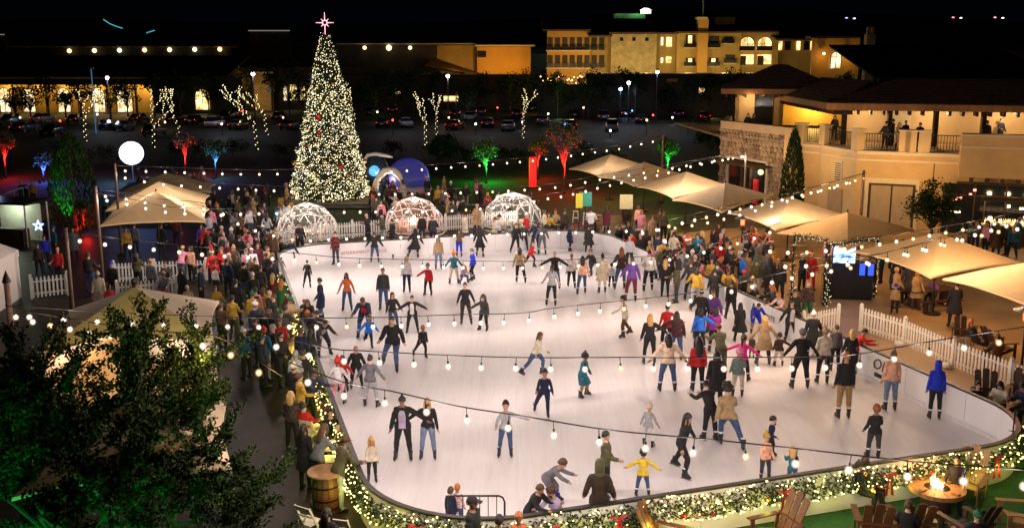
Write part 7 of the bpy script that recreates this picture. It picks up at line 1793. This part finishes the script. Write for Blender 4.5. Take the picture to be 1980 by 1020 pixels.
festoon('nearest festoon string sagging low across the front of the ice', [(560,700),(670,740),(755,755),(850,777),(918,790),(1020,805),(1145,826),(1230,836),(1375,849),(1500,862),(1600,873),(1760,891),(1850,898),(1990,908)], 4.3, 4.0, .84, near=blA)
festoon('second festoon string from the front, hanging level over the middle of the rink', [(500,640),(630,672),(690,677),(800,683),(862,686),(980,690),(1090,691),(1200,690),(1300,691),(1400,690),(1500,690),(1640,686),(1718,674),(1815,657),(1990,630)], 4.3, 4.4, .76, near=blB)
festoon('festoon string crossing the rink behind the embracing pair in black', [(20,590),(190,602),(420,612),(540,614),(680,614),(778,612),(875,608),(1008,605),(1050,598),(1133,588),(1250,576),(1350,563),(1470,536),(1560,517),(1660,500),(1750,478),(1830,455),(1960,420)], 4.3, 4.5, .78)
festoon('festoon string over the far third of the ice from the brown fence pole', [(127,447),(200,457),(300,468),(400,478),(560,488),(640,496),(714,500),(833,502),(955,505),(1033,504),(1112,501),(1187,498),(1263,494),(1330,482),(1420,460),(1510,430)], ZP, 3.6, .76)
festoon('festoon string close in front of the far boards', [(185,365),(250,374),(310,385),(400,394),(480,430),(575,486),(648,488),(752,487),(853,484),(950,479),(1041,472),(1135,465),(1187,455),(1270,441),(1370,420),(1472,394),(1562,366),(1605,354),(1670,336)], ZP, ZP, .8)
festoon('festoon string passing in front of the igloo domes', [(185,372),(260,386),(330,400),(420,403),(520,402),(640,400),(760,399),(880,397),(985,389),(1052,376),(1100,424),(1300,415),(1398,398),(1480,380),(1562,362),(1670,334)][:10] + [(1100,368),(1190,347),(1280,328),(1350,310),(1443,293)], ZP, ZP, .8)
festoon('festoon string above the tops of the igloo domes', [(222,330),(300,345),(400,352),(500,358),(620,363),(726,366),(845,365),(945,362),(1040,357),(1092,351),(1180,335),(1270,322),(1350,308),(1443,293)], ZP, ZP, .9)
festoon('long top festoon string running from the moon balloon past the Christmas tree', [(222,320),(290,322),(375,325),(474,328),(580,327),(700,326),(785,322),(853,317),(915,313),(975,308),(1031,303),(1088,296),(1145,288),(1195,281),(1248,270),(1282,263)], ZP, ZP, 1.0)
festoon('warm festoon string over the umbrella with the picnic table', [(1470,470),(1540,474),(1640,466),(1740,452),(1833,436),(1900,424),(1990,405)], 4.2, 4.5, .8, True)
festoon('warm festoon string dipping between two tan umbrellas', [(1500,500),(1620,497),(1690,492),(1760,477),(1830,459),(1910,438),(1990,425)], 4.0, 4.6, .8, True)
festoon('warm festoon string rising to the post by the cream facade', [(1230,441),(1330,416),(1426,394),(1509,376),(1588,357),(1670,334)], 4.0, ZP, .78, True)
festoon('festoon string hung across the leafy tree by the pale canopies', [(10,590),(80,606),(160,620),(240,632),(330,642),(420,650),(545,726)], 4.0, 4.2, .85, True)
print('bulbs', NB)
